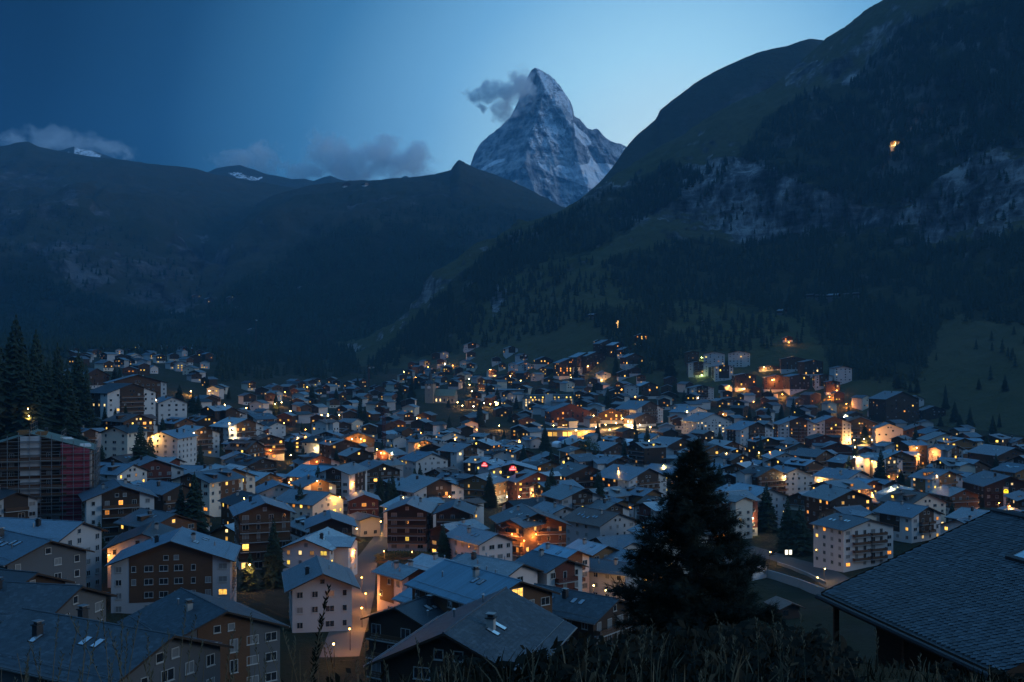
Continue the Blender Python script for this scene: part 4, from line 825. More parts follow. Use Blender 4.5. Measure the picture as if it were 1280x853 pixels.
# blocks on the slope
GB = 'blocks on the slope below the forest'
for i, (x, a, b_, gw, yw, l, st_, lit_, lab) in enumerate([
  (866, 439, 458, 16, 10, 16, 'dark', .08, 'dark block first in the upper row on the slope, beside the green lamp'),
  (893, 440, 459, 27, 3, 14, 'white', .06, 'white balconied block with flat-pitched roof above the green lamps'),
  (924, 439, 459, 28, 3, 14, 'white', .06, 'white twin block at the head of the slope, next to the cliff house'),
  (905, 456, 476, 24, 14, 16, 'mix', .08, 'grey balconied block in the second row, beneath the white twin block'),
  (873, 452, 472, 26, 8, 16, 'apt', .06, 'block with striped balconies under the dark first block'),
  (932, 467, 488, 27, 16, 15, 'timber', .14, 'brown chalet block with four lit balconies, third row of the slope'),
  (971, 469, 490, 33, 6, 16, 'timber', .1, 'wide timber block in the third row, above the orange lamp'),
  (1000, 468, 490, 26, 30, 18, 'timber', .1, 'timber block turned sideways beside the wide timber block'),
  (992, 446, 465, 32, 8, 16, 'timber', .12, 'upper timber block with brown balconies, below the cliff house'),
  (1017, 450, 471, 24, 28, 16, 'timber', .12, 'timber block with blue roof beside the upper timber block'),
  (1030, 468, 486, 22, 14, 14, 'mix', .08, 'small mixed block between the blue-roofed block and the tall corner block'),
  (1054, 458, 480, 22, 24, 14, 'white', .1, 'tall white corner block, last at the forest end of the slope'),
  (1041, 476, 494, 18, 10, 12, 'timber', .4, 'brightly lit small block below the tall corner block'),
  (878, 482, 500, 30, 16, 18, 'apt', .12, 'wide block with rows of lit balconies below the slope, nearest the turquoise-roofed hotel'),
  (915, 497, 507, 22, 20, 14, 'timber', .12, 'low timber chalet in front of the slope blocks'),
  (963, 457, 464, 30, 4, 10, 'timber', .6, 'low restaurant with string of yellow lights along its roof')]):
    H(x, a, b_, gw, yw, l, st_, lab, cat='apartment house', roof='slate_roof' if i % 3 else 'seam_roof', wood='dark_timber' if i % 2 else 'brown_timber', lit=lit_, seed=200+i, pitch=12, chim=0, group=GB, lod=2 if i < 13 else 1)
# cluster under the cross, and uphill houses
for i, (x, a, b_, gw, yw, l, st_, lit_, lab) in enumerate([
  (713, 448, 473, 30, 24, 20, 'timber', .5, 'tall timber house with yellow window columns below the lit cross'),
  (733, 441, 462, 26, 36, 18, 'timber', .06, 'dark slate-roofed house touching the yellow-windowed timber house'),
  (748, 425, 442, 10, 10, 10, 'timber', .5, 'slim house with three lit floors beneath the lit cross'),
  (760, 425, 442, 22, 34, 16, 'dark', .06, 'house with two steep pale roofs beneath the lit cross'),
  (774, 428, 442, 16, 40, 14, 'dark', .06, 'dark house leaning on the two-roofed house under the cross'),
  (745, 440, 458, 26, 30, 18, 'dark', .1, 'broad dark house in front of the two-roofed house'),
  (785, 434, 446, 16, 34, 12, 'timber', .14, 'small chalet with pale roof on the forest side of the cross cluster'),
  (793, 442, 458, 24, 30, 14, 'timber', .2, 'chalet with three lit windows on the forest side of the cross cluster'),
  (802, 417, 432, 16, 10, 12, 'timber', .4, 'lone lit house standing in the trees beside the cross cluster'),
  (781, 463, 474, 17, 12, 11, 'timber', .12, 'small timber chalet with bright roof below the cross cluster'),
  (794, 459, 470, 15, 14, 11, 'timber', .12, 'second small timber chalet with bright roof below the cross cluster'),
  (755, 464, 476, 18, 12, 12, 'white', .2, 'white house with floodlit yard below the cross cluster'),
  (790, 480, 501, 18, 6, 14, 'white', .12, 'turquoise-roofed house washed in orange lamp light'),
  (812, 478, 499, 24, 26, 16, 'timber', .14, 'brown house with white side wall beside the orange-washed house'),
  (640, 433, 444, 16, 20, 12, 'mix', .15, 'house with one long lit window high on the meadow'),
  (681, 446, 458, 22, 18, 14, 'timber', .25, 'lit brown house on the meadow edge beside the crane'),
  (657, 452, 464, 20, 20, 14, 'white', .12, 'white villa with glazed front beside the crane'),
  (590, 428, 438, 20, 10, 14, 'mix', .1, 'lone flat-roofed house at the top of the church hill')]):
    H(x, a, b_, gw, yw, l, st_, lab, cat='house', roof=['slate_roof', 'seam_roof', 'pale_stone_roof'][i % 3], wood='dark_timber', lit=lit_, seed=300+i, chim=0, lod=2, litm=['lit_warm', 'lit_amber'])
TREE_SPECS = [
   (20, 398, 560, 'tallest dark spruce of the stand at the edge above the scaffolded building', 1.1), (45, 416, 556, 'tall dark spruce second in the stand above the scaffolded building', 1), (72, 432, 552, 'dark spruce in the middle of the stand above the scaffolded building', 1), (98, 440, 548, 'dark spruce beside the hillside hotel, last of the stand', 1.1), (-8, 410, 570, 'dark spruce cut by the picture edge above the scaffolded building', 1.1), (60, 450, 566, 'shorter spruce low in the stand above the scaffolded building', 1.2), (108, 470, 556, 'slim spruce touching the balcony block of the hillside hotel', .9), (33, 446, 575, 'spruce with lit windows beside it, low in the dark stand', 1.2), (84, 462, 568, 'broad spruce at the foot of the dark stand', 1.2),
   (176, 530, 602, 'spruce in front of the dark house with cream end wall', 1.25), (188, 545, 598, 'lower spruce leaning on the wide brown chalet', 1.2), (243, 592, 672, 'broad spruce hiding the dark chalet beside the yellow stair tower', 1.3), (226, 606, 668, 'spruce next to the white-and-black house', 1.1), (342, 650, 734, 'dark spruce standing before the broad balconied chalet', 1.2), (312, 690, 738, 'small spruce on the lawn beside the broad balconied chalet', 1.2), (124, 652, 706, 'spruce by the wooden apartment house roof', 1.1), (45, 688, 722, 'small spruce among the roof-lit houses', 1.2), (70, 664, 690, 'small spruce beside the flat grey roof', 1.2),
   (375, 605, 660, 'spruce between the pink-white and balconied chalets', 1.1), (475, 592, 640, 'first of the twin spruces before the wide dark chalet', 1.1), (486, 598, 640, 'second of the twin spruces before the wide dark chalet', 1.1), (499, 602, 636, 'slim spruce behind the red timber chalet', .9), (554, 654, 708, 'spruce at the end of the orange-lit bank', 1.1), (600, 500, 533, 'spruce in front of the lit restaurants below the church', 1.1), (450, 496, 528, 'spruce uphill of the floodlit timber chalet', 1.1), (420, 512, 530, 'small spruce by the lit hotel terrace', 1.1), (612, 590, 634, 'spruce beside the hotel with red emblems', 1.3), (596, 585, 628, 'spruce hiding the wing of the emblem hotel', 1.3), (690, 585, 640, 'dark spruce on the amber-lodge side of the emblem hotel', 1.3), (684, 596, 645, 'second dark spruce between the emblem hotel and amber lodge', 1.2),
   (750, 590, 650, 'spruce behind the yellow-windowed house', 1.1), (795, 534, 572, 'first of two dark spruces beside the white striped tent', 1.1), (809, 532, 570, 'second of two dark spruces beside the white striped tent', 1.1), (958, 604, 664, 'spruce before the white house with blue roof', 1.1), (984, 622, 690, 'broad dark spruce behind the lit poster case', 1.3), (1000, 632, 692, 'spruce between the poster case and the black-gabled house', 1.3), (1101, 562, 612, 'tall spruce in the garden uphill of the slate-roofed house', 1.3), (1126, 586, 606, 'small rounded spruce in front of the white corner house', 1.5), (1148, 576, 612, 'dark spruce by the bright warm lamp', 1.2), (1101, 630, 660, 'small dark spruce before the terracotta-walled house', 1.2), (1124, 634, 672, 'slim dark spruce beside the grey-roofed house with white gable', .9), (1190, 628, 650, 'rounded spruce behind the foreground roof edge', 1.5), (1070, 556, 580, 'spruce near the floodlit hotel entrance', 1.1), (1160, 585, 612, 'spruce behind the terracotta-walled house', 1.2),
   (703, 740, 792, 'young spruce between the big chalet and the terrace roofs', 1.5), (540, 470, 500, 'spruce beside the church tower', 1.1), (720, 452, 480, 'spruce below the yellow-windowed timber house', 1.1), (770, 440, 470, 'spruce below the cross cluster', 1.1), (826, 430, 462, 'spruce at the wood edge beside the dark first block', 1.1), (838, 436, 470, 'second spruce at the wood edge beside the dark first block', 1.1), (500, 478, 506, 'spruce downhill of the church tower', 1.1), (515, 468, 500, 'dark spruce just uphill of the church tower', 1.1), (345, 490, 522, 'spruce above the lit terraces', 1.2), (390, 480, 508, 'spruce near the far end of the lit terraces', 1.2)]
LAMPS = [(238.5, 489, 'w', 10, 'glaring floodlight at the end of the hillside hotel'), (446, 661, 'w', 4, 'street lamp before the yellow-lit garage wall'), (476, 652, 'w', 2.2, 'lamp on the far side of the yellow-lit garage wall'), (452, 722, 'o', 1.8, 'lamp burning alone in the middle of the street corner'), (457, 742, 'o', 2.0, 'street lamp turning the lane beside the tall white house orange'), (452, 760, 'o', 2.2, 'orange lamp low over the bend of the lit lane'), (437, 786, 'o', 1.2, 'orange lamp at the lower end of the lit lane'), (417, 805, 'w', .5, 'dim garden lamp on the lawn below the tall white house'), (480, 689, 'o', 2.2, 'street lamp lighting the bushy bank orange'), (515, 690, 'o', 1.4, 'second lamp along the orange-lit bank'),
  (443, 688, 'o', 1.2, 'terrace lamp beside the dark corner chalet'), (312, 706, 'w', 1.6, 'lamp at the entrance of the broad balconied chalet'), (136, 694, 'o', .6, 'small lamp glowing behind the wooden apartment house'),
  (770, 529, 'w', 8, 'brightest lamp of the lit square'), (785, 527, 'p', 5, 'white lamp on the lit square beside the brightest one'), (757, 531, 'w', 5, 'square lamp before the fully lit amber gable'), (800, 531, 'p', 3.5, 'white lamp under the turquoise-roofed hotel'), (745, 534, 'w', 4, 'square lamp towards the station shed'), (813, 534, 'w', 2, 'end lamp of the lit square by the small dark chalet'), (733, 540, 'o', 4, 'orange lamp between station shed and lit square'), (720, 538, 'w', 2, 'lamp on the station shed roof edge'), (692, 532, 'w', 1.4, 'lamp in front of the broad timber house with amber gable'), (778, 523, 'w', 4, 'lamp behind the square, under the amber gable'), (790, 535, 'w', 2, 'low lamp on the near kerb of the lit square'), (762, 537, 'w', 2.5, 'lamp on the near side of the lit square'),
  (634, 621, 'p', 3, 'lamp at one post of the red-emblem hotel entrance'), (649, 621, 'p', 3, 'lamp at the other post of the red-emblem hotel entrance'), (504, 622, 'w', 1.6, 'yellow lamp in the bush behind the long black-fronted house'),
  (613, 505, 'w', 4, 'lamp before the lit restaurants below the church'), (619, 503, 'w', 4, 'second lamp before the lit restaurants below the church'), (605, 504, 'w', 3, 'lamp at the end of the restaurant row towards the church'), (572, 503, 'w', 3, 'lamp lighting a wall beside the church nave'), (578, 507, 'w', 2, 'lamp on the lane below the church nave'), (590, 489, 'w', 3, 'lamp on the lit terrace above the church lane'), (592, 508, 'p', 1.5, 'small pale lamp under the restaurant row'), (596, 537, 'o', 3, 'orange lamp at the corner behind the slate-roofed apartment house'), (526, 541, 'o', 2.4, 'orange lamp by the white gables in mid-town'), (521, 523, 'w', 1, 'small lamp on the roof terrace in mid-town'), (476, 566, 'w', 3, 'lamp at the foot of the rust-red crane'), (490, 566, 'p', 2.2, 'pale lamp over the market beside the rust-red crane'), (471, 562, 'w', 1.5, 'lamp next to the floodlit timber chalet'), (440, 549, 'w', 1.3, 'gable lamp before the floodlit timber chalet'), (451, 549, 'w', 1.3, 'second gable lamp before the floodlit timber chalet'),
  (382, 537, 'o', 3, 'upper orange lamp beside the white balconied hotel'), (382, 546, 'o', 2.6, 'lower orange lamp beside the white balconied hotel'), (355, 529, 'o', 2, 'orange lamp over the end of the car park'), (410, 518, 'w', 2.6, 'lamp on the lit hotel terrace below the knoll'), (402, 519, 'w', 2, 'second lamp on the hotel terrace below the knoll'), (424, 519, 'w', 1.6, 'third lamp on the hotel terrace below the knoll'), (356, 490, 'o', 3.4, 'orange lamp under the wooded knoll'), (344, 505, 'w', 2.2, 'lamp along the outlined terrace'), (352, 503, 'w', 2.2, 'second lamp along the outlined terrace'), (363, 514, 'w', 2.6, 'lamp at the lower end of the outlined terrace'), (384, 484, 'o', 1.4, 'reddish lamp at the wood edge'), (308, 510, 'w', 1.2, 'lamp beyond the pale-roofed hillside row'), (281, 506, 'w', 1, 'lamp among the far hillside chalets'),
  (520, 472, 'o', 4, 'orange lamp on the road above the church'), (566, 457, 'o', 4, 'orange lamp against the pink house on the church hill'), (556, 455, 'p', 2, 'pale lamp on the church hill'), (505, 465, 'w', 3, 'lamp at the end of the church hill road'), (586.5, 474, 'g', 1.6, 'greenish lamp right of the church spire'), (587, 481, 'w', 1.6, 'small lamp below the greenish lamp'), (535, 459, 'o', 1.5, 'lamp over the houses behind the church spire'), (613, 462, 'w', 1.6, 'lamp at the white house on the meadow edge'), (638, 470, 'w', 3, 'lamp at the lit column beside the villa'), (651, 476, 'w', 2, 'lamp below the glazed villa'), (624, 532, 'w', 5, 'bright upright light on the stair of a mid-town house'),
  (794, 496, 'o', 6, 'strong orange lamp on the turquoise-roofed house below the cross'), (777, 487, 'o', 4, 'orange lamp beside the brown house below the cross'), (752, 475, 'w', 3, 'yard lamp of the floodlit white house below the cross'), (714, 472, 'w', 3, 'lamp at the foot of the yellow-windowed timber house'), (735, 458, 'w', 1.6, 'lamp on the stairs beside the yellow-windowed timber house'), (877, 447, 'g', .7, 'green lamp between the upper blocks'), (877, 469, 'g', 1.0, 'green lamp in front of the second row of blocks'), (978, 493, 'o', 4, 'orange lamp on the road below the third row of blocks'), (1037, 496, 'o', 4, 'orange lamp at the foot of the brightly lit small block'), (1058, 505, 'o', 3.5, 'lone orange lamp at the meadow edge'), (1046, 488, 'o', 2, 'lamp beside the brightly lit small block'), (1055, 521, 'p', 4, 'white lamp over the timber hotel roof'),
  (1080, 549, 'w', 8, 'strongest lamp of the floodlit hotel entrance'), (1068, 550, 'w', 5, 'lamp at the near end of the floodlit hotel entrance'), (1090, 550, 'w', 5, 'lamp at the far end of the floodlit hotel entrance'), (1062, 549, 'w', 3, 'lamp between the white row and the floodlit entrance'), (1146, 560, 'w', 8, 'bright warm lamp between two dark spruces and the white corner house'), (1148, 568, 'o', 2.4, 'lower orange lamp under the bright warm lamp'), (1249, 629, 'o', 1.6, 'orange lamp below the round yellow emblem'), (1262, 633, 'o', 1.6, 'second orange lamp below the round yellow emblem'), (1031, 711, 'w', 1.2, 'lamp under the canopy of the river-road shop'), (1022, 722, 'w', .5, 'slim street lamp on the river wall'), (941, 648, 'p', 1.6, 'wall lamp on the white house with blue roof'), (869, 629, 'w', 1.4, 'square bright wall lamp beside the pine'), (908, 567, 'w', 2, 'lamp at the lit stair house below the white row'), (1119.5, 179, 'w', 12, 'floodlight of the lone restaurant on the cliff'), (986, 428, 'o', 3, 'orange lamp of the house under the rock face'), (955, 459, 'w', 3, 'lamp over the low restaurant with string lights'), (35, 511, 'w', .8, 'upper of two yellow lights among the dark spruces'), (36, 520, 'w', .8, 'lower of two yellow lights among the dark spruces'), (195, 500, 'w', 1.4, 'amber lamp on the gable side of the hillside hotel'), (963, 690, 'w', 1.0, 'lamp over the river road by the big pine'), (670, 668, 'o', 2.2, 'lamp glowing inside the lodge balconies'), (655, 676, 'o', 2, 'second lamp glowing under the lodge balconies'), (640, 668, 'o', 1.4, 'lamp under the low wing of the lodge'), (742, 732, 'w', 1.2, 'lamp over the restaurant terrace tables'), (757, 738, 'w', 1.0, 'second lamp over the restaurant terrace tables')]

for px, top, bs, lab, wd in TREE_SPECS:
    h = hit(px, bs)
    if h is not None: KEYS.append((px, top*.55+bs*.45, h.y)); KEYS.append((px, top*.2+bs*.8, h.y))
for px, py, c_, e_, lab in LAMPS:
    h = hit(px, py+3)
    if h is not None: KEYS.append((px, py, h.y+5))
KEYS += [(538, 480, 1100), (538, 495, 1100), (560, 497, 1100), (772, 405, 1500), (735, 570, 700), (700, 544, 800), (686, 505, 1000), (779, 552, 750), (480, 550, 640), (383, 582, 560), (460, 660, 380), (447, 735, 240), (470, 675, 330), (985, 690, 380), (812, 580, 650), (640, 612, 520), (1080, 546, 680)]
def hides(px, py, Y, wd, ht):
    k = F/Y
    return any(Y < q[2]-4 and abs(px-q[0]) < (wd/2+2)*k and py-ht*k < q[1] < py+2 for q in KEYS)
# ------------------------------------------------------------------ the rest of the town
def near_house(p, extra=0.):
    for r in HOUSES:
        d = Vector((p[0]-r['cen'].x, p[1]-r['cen'].y)); u = Vector((math.cos(r['th']), math.sin(r['th']))); v = Vector((-u.y, u.x))
        if abs(d.dot(u)) < r['W']+8+extra and abs(d.dot(v)) < r['L']/2+8+extra: return True
    return False
# roads first: houses keep off them
ROADS = {'street': ([(424, 822), (432, 795), (442, 770), (450, 742), (453, 720), (456, 704), (467, 690), (480, 672), (489, 655)], 7.5),
         'river_road': ([(905, 678), (940, 688), (960, 693), (1000, 706), (1035, 721), (1062, 736)], 11.0),
         'upper_street': ([(1000, 573), (1050, 566), (1085, 556), (1110, 563), (1150, 570)], 8.0),
         'village_street': ([(690, 556), (725, 545), (760, 538), (800, 535), (835, 541)], 14.0)}
ROADPTS = []
def strip(name, pts, width, mat, dz=.08):
    q = []
    for (x0, y0), (x1, y1) in zip(pts, pts[1:]):
        a, b = hit(x0, y0, ('ground',)), hit(x1, y1, ('ground',)); n = max(2, int((b-a).length/3))
        q += [a.lerp(b, i/n) for i in range(n)]
    q.append(hit(*pts[-1], ('ground',)))
    for _ in range(4): q = [q[0]]+[(q[i-1]+q[i]*2+q[i+1])/4 for i in range(1, len(q)-1)]+[q[-1]]
    b = MB(); prev = None
    for i, p in enumerate(q):
        t = (q[min(i+1, len(q)-1)]-q[max(i-1, 0)]); t.z = 0; t.normalize(); nrm_ = Vector((-t.y, t.x, 0)); row = []
        for k in range(5):
            s = p+nrm_*width*(k/4-.5); row.append((s.x, s.y, gz(s.x, s.y, ('ground',))+dz))
        if prev:
            for k in range(4): b.face([prev[k], prev[k+1], row[k+1], row[k]], mat)
        prev = row; ROADPTS.append(p)
    o = b.build(name); o['kind'] = 'structure'; return q
for k, (pts, wd) in ROADS.items(): ROADS[k] = (pts, wd, strip('road', pts, wd, 'asphalt' if k == 'river_road' else 'paving'))

NOBUILD = [[(424, 800), (438, 735), (446, 690), (470, 650), (498, 648), (486, 690), (468, 730), (462, 800)], [(1040, 545), (1112, 545), (1112, 570), (1040, 570)], [(1130, 552), (1166, 552), (1166, 584), (1130, 584)], [(615, 612), (672, 612), (668, 645), (622, 645)], [(512, 486), (585, 486), (592, 522), (516, 528)], [(765, 400), (782, 400), (782, 424), (765, 424)], [(920, 705), (1060, 735), (1060, 800), (900, 800)], [(330, 620), (352, 575), (400, 566), (400, 600)], [(468, 710), (470, 686), (550, 686), (550, 708)], [(112, 560), (130, 530), (160, 528), (165, 590), (120, 600)], [(290, 740), (330, 700), (370, 720), (365, 780), (300, 770)],
           [(745, 545), (830, 548), (830, 520), (745, 520)], [(690, 545), (735, 580), (760, 600), (660, 590)], [(880, 800), (880, 690), (960, 690), (960, 800)]]
TOWN = [[(105, 560), (250, 530), (300, 520), (340, 500), (420, 500), (480, 495), (560, 505), (700, 505), (860, 505), (930, 510), (1060, 525), (1200, 548), (1290, 565), (1300, 700), (1130, 690), (930, 668), (840, 740), (700, 770), (460, 780), (280, 760), (130, 740), (100, 690), (90, 650), (150, 660)],
        [(330, 500), (300, 488), (420, 478), (480, 490), (500, 470), (540, 448), (640, 448), (700, 462), (720, 475), (860, 478), (960, 495), (1080, 500), (1100, 525), (860, 510), (560, 510), (420, 505)],
        [(60, 452), (90, 443), (140, 440), (250, 437), (262, 455), (250, 478), (300, 500), (330, 505), (290, 520), (250, 515), (240, 480), (100, 462)]]
rnd = random.Random(11); cand = []
def try_fill(poly, n, dmin):
    xs = [q[0] for q in poly]; ys = [q[1] for q in poly]; k = 0
    for _ in range(n):
        px = rnd.uniform(min(xs), max(xs)); py = rnd.uniform(min(ys), max(ys)); A = np.array([px]); B = np.array([py])
        if not inpoly(A, B, poly)[0] or any(inpoly(A, B, q)[0] for q in NOBUILD): continue
        h = hit(px, py)
        if h is None or h.y > 2000: continue
        if hides(px, py, h.y, 13, 10): continue
        D = dmin*(1 if h.y < 700 else 1.12)
        if any((c[2].x-h.x)**2+(c[2].y-h.y)**2 < D*D for c in cand) or near_house(h, 3): continue
        if any((q.x-h.x)**2+(q.y-h.y)**2 < 13**2 for q in ROADPTS): continue
        cand.append((px, py, h)); k += 1
    return k
try_fill(TOWN[0], 7000, 22); try_fill(TOWN[1], 3200, 24); try_fill(TOWN[2], 700, 29)
cand.sort(key=lambda c: c[2].y)
FILL = 176
for i, (px, py, h) in enumerate(cand[:FILL]):
    big = rnd.random(); wd = rnd.uniform(10, 14.5) if big < .55 else rnd.uniform(14, 21); ht = rnd.uniform(8, 11.5) if big < .55 else rnd.uniform(12, 17.5)
    st_ = rnd.choices(['timber', 'white', 'mix', 'apt', 'dark'], [36, 15, 22, 13, 20])[0]
    yw = rnd.choice([1, 1, -1])*rnd.uniform(12, 58)
    house(px, py-ht*F/h.y, py, -wd, yw, rnd.uniform(12, 19), st_, None, 'chalet' if st_ in ('timber', 'dark') else 'house',
          roof=rnd.choices(['slate_roof', 'pale_stone_roof', 'seam_roof', 'dark_roof', 'brown_roof'], [42, 24, 16, 12, 6])[0], wall=rnd.choices(['white_stucco', 'cream_stucco', 'grey_stucco', 'pink_stucco'], [50, 18, 18, 14])[0],
          wood=rnd.choices(['dark_timber', 'brown_timber', 'red_timber', 'honey_timber', 'grey_timber'], [46, 26, 10, 8, 10])[0], lit=rnd.choice([.06, .14, .25, .38, .55]), seed=900+i, pitch=rnd.uniform(17, 23), sky=rnd.choice([0, 2, 2, 4, 6]), chim=rnd.choice([0, 1, 1, 2]), vents=rnd.choice([0, 1, 2]), wing=None if rnd.random() > .4 else (rnd.choice([-1, 1, 1]), rnd.uniform(.4, .7), rnd.uniform(3, 6.5), rnd.uniform(6, 9)), dorm=rnd.choice([0, 0, 0, 1, 2, 3]))
def far_house(b, h, wd, ln, ht, th, rf, wl_, wood, r):
    c, s = math.cos(th), math.sin(th)
    def T(x, y, z): return (h.x+c*x-s*y, h.y+s*x+c*y, h.z+z)
    W, l = wd/2, ln/2; rise = W*.38; e = ht-rise; ov = 1.0; zr = ht+.25; ze = zr-(W+ov)*.38
    b.face([T(-W, -l, -9), T(W, -l, -9), T(W, -l, e), T(0, -l, ht), T(-W, -l, e)], wl_); b.face([T(W, l, -9), T(-W, l, -9), T(-W, l, e), T(0, l, ht), T(W, l, e)], wl_)
    for q in (-1, 1):
        b.face([T(q*W, -l, -9), T(q*W, l, -9), T(q*W, l, e), T(q*W, -l, e)], wl_)
        b.slab([T(0, -l-ov, zr), T(q*(W+ov), -l-ov, ze), T(q*(W+ov), l+ov, ze), T(0, l+ov, zr)][::q], .3, rf, [(-l, 0), (-l, W), (l, W), (l, 0)][::q])
    if wood: b.face([T(-W*.98, -l-.08, 2.7), T(W*.98, -l-.08, 2.7), T(W*.98, -l-.08, e), T(0, -l-.08, ht-.1), T(-W*.98, -l-.08, e)], wood)
    for z in range(max(1, int(e/2.8))):
        for x in (-.55, 0, .55):
            if r.random() < .55: p = r.choice(LIT) if r.random() < .5 else 'glass'; X = x*W; Z = z*2.8+.9; b.face([T(X-.7, -l-.14, Z), T(X+.7, -l-.14, Z), T(X+.7, -l-.14, Z+1.3), T(X-.7, -l-.14, Z+1.3)], p)
fh = MB()
for px, py, h in cand[FILL:]:
    st_ = rnd.random(); far_house(fh, h, rnd.uniform(10, 15), rnd.uniform(11, 17), rnd.uniform(8.5, 12.5), R(rnd.uniform(-50, 50))-math.atan((px-CX)/F), rnd.choice(['slate_roof', 'slate_roof', 'pale_stone_roof', 'seam_roof', 'dark_roof']), rnd.choice(['white_stucco', 'white_stucco', 'cream_stucco', 'grey_stucco', 'dark_timber', 'dark_timber']), rnd.choice(['dark_timber', 'brown_timber', None, 'dark_timber']), rnd)
o = fh.build('distant_village_houses'); tag(o, 'hazy mass of small far-off chalets with lit windows at the foot of the mountains', 'village', kind='stuff')
print('fill candidates', len(cand), 'stuff from Y', cand[FILL][2].y if len(cand) > FILL else None)

# lone buildings on the slopes
def hut(px, py, wd, ht, yaw, lab, cat='hut', lit=0., st_='timber', roof='slate_roof', L=9, **k):
    h = hit(px, py)
    return house(px, py-ht*F/h.y, py, -wd, yaw, L, st_, lab, cat, name=cat.replace(' ', '_'), roof=roof, lit=lit, chim=0, lod=2, **k)
hut(1119, 183, 15, 11, 10, 'mountain restaurant with blazing windows alone on the cliff edge', 'restaurant', .95, L=14, litm=['lit_yellow'], pitch=24)
hut(985, 428, 12, 8, 10, 'small house under the rock face with orange lit windows', 'house', .9, litm=['lit_amber'])
HP = 'hay barns in a row on the high meadow'
for i, (x, y, wd, lab) in enumerate([(1017, 373, 10, 'grey-roofed barn, first in the row on the high meadow from the cross side'), (1027, 373.5, 9, 'dark barn second in the row on the high meadow'), (1036, 374, 8, 'low barn third in the row on the high meadow'), (1048, 373, 14, 'long pale-roofed barn in the middle of the high meadow row'), (1062, 372.5, 8, 'dark barn after the long barn on the high meadow'), (1075, 371.5, 9, 'last barn of the high meadow row, at the forest edge')]):
    hut(x, y, wd, 7, 70, lab, 'barn', roof='dark_roof' if i != 3 else 'slate_roof', group=HP, L=wd, wall='weathered_stucco')
hut(981, 394, 13, 9, 60, 'pale-roofed barn on the slope below the high meadow row', 'barn', roof='slate_roof', wall='weathered_stucco'); hut(878, 406, 9, 6, 50, 'tiny pale-roofed hut among bushes above the slope blocks', 'hut', roof='slate_roof', wall='weathered_stucco'); hut(744, 398, 9, 7, 60, 'tiny pale-roofed hut in the wood left of the lit cross', 'hut', roof='slate_roof', wall='weathered_stucco')
hut(434, 233.5, 30, 18, 15, 'tiny lit mountain hotel on the crest of the middle hill', 'mountain hotel', .12, L=24, litm=['lit_dim']); hut(459, 232.5, 26, 15, 40, 'small dark lift station on the crest of the middle hill', 'lift station', L=22, roof='dark_roof')
for i, (x, y, wd, ht, lab) in enumerate([(246, 374, 30, 14, 'long white lift building at the mouth of the gorge'), (262, 378, 20, 12, 'smaller white building next to the long lift building'), (290, 377, 20, 14, 'white house alone in the woods below the middle hill'), (299, 388, 16, 9, 'flat pale house below the white house in the woods'), (317, 417, 18, 12, 'pale house deep in the valley woods above the village end'), (388, 359, 24, 10, 'pale farmhouse in the clearing on the middle hill'), (378, 362, 14, 8, 'small shed beside the farmhouse clearing'), (205, 381, 12, 8, 'lone pale hut under the scree of the valley side')]):
    hut(x, y, wd, ht, 25, lab, 'house', st_='white', roof='slate_roof', wall='weathered_stucco', L=14, lit=.05)

# ------------------------------------------------------------------ trees
def leafmat(name, c, c2):
    m, t, b = newmat(name); n = noise_n(t, .9, 4); oi = N(t, 'ShaderNodeObjectInfo'); k = mix_n(t, n.outputs[0], c, c2); k = mix_n(t, math_n(t, 'MULTIPLY', oi.outputs['Random'], .5), k, tuple(x*.5 for x in c))
    t.links.new(k, b.inputs['Base Color']); setp(b, Roughness=.8, Specular_IOR_Level=.15); MATS[name] = m
leafmat('needles', (.020, .034, .022), (.034, .050, .028)); leafmat('pine_needles', (.010, .017, .012), (.020, .028, .019)); leafmat('leaves', (.030, .050, .022), (.055, .075, .030)); leafmat('hedge_leaves', (.05, .06, .022), (.09, .09, .035)); plain('bark', (.05, .038, .028), .95, spec=.1)
leafmat('dry_grass', (.10, .08, .05), (.17, .14, .09)); leafmat('green_blades', (.009, .012, .006), (.018, .018, .010)); leafmat('undergrowth_leaves', (.006, .008, .005), (.013, .014, .009))  # scrub leaves take the darkening of the view's lower edge into their colour
def conifer_crown(seed, h=1.0, rad=.19, lev=24):
    r = random.Random(seed); b = MB(); z0 = .07
    for i in range(lev):
        t = i/(lev-1); z = z0+(1-z0)*t; rr = rad*((1-t)**.8)+.006; n = max(4, int(12*(1-t)+4)); ph = r.uniform(0, 6.3)
        for k in range(n):
            a = ph+6.283*k/n+r.uniform(-.25, .25); ln = rr*r.uniform(.62, 1.18); ca, sa = math.cos(a), math.sin(a); dr = ln*r.uniform(.25, .55); wv = ln*r.uniform(.2, .32)+.004
            def q(f, s, dz): return (ca*ln*f-sa*s, sa*ln*f+ca*s, z+.02-dr*f*f+dz)
            b.face([q(0, 0, .015), q(.55, -wv, -.008), q(1, 0, 0), q(.55, wv, -.008)], 'needles')
            b.face([q(.25, 0, .01), q(.62, -wv*1.25, -.035-.02*r.random()), q(.8, 0, .002)], 'needles'); b.face([q(.25, 0, .01), q(.8, 0, .002), q(.62, wv*1.25, -.035-.02*r.random())], 'needles')
    b.face([(-.006, 0, .97), (.006, 0, .97), (0, 0, 1.02)], 'needles'); return b.mesh('crown')
CROWNS = [conifer_crown(i, rad=[.17, .2, .15, .22, .185, .16][i]) for i in range(6)]
def trunk_mesh(seg=6):
    b = MB(); b.bar((0, 0, -.08), (0, 0, .9), .018, 'bark', 6, .003); return b.mesh('trunk')
TRUNK = trunk_mesh(); TREES = []
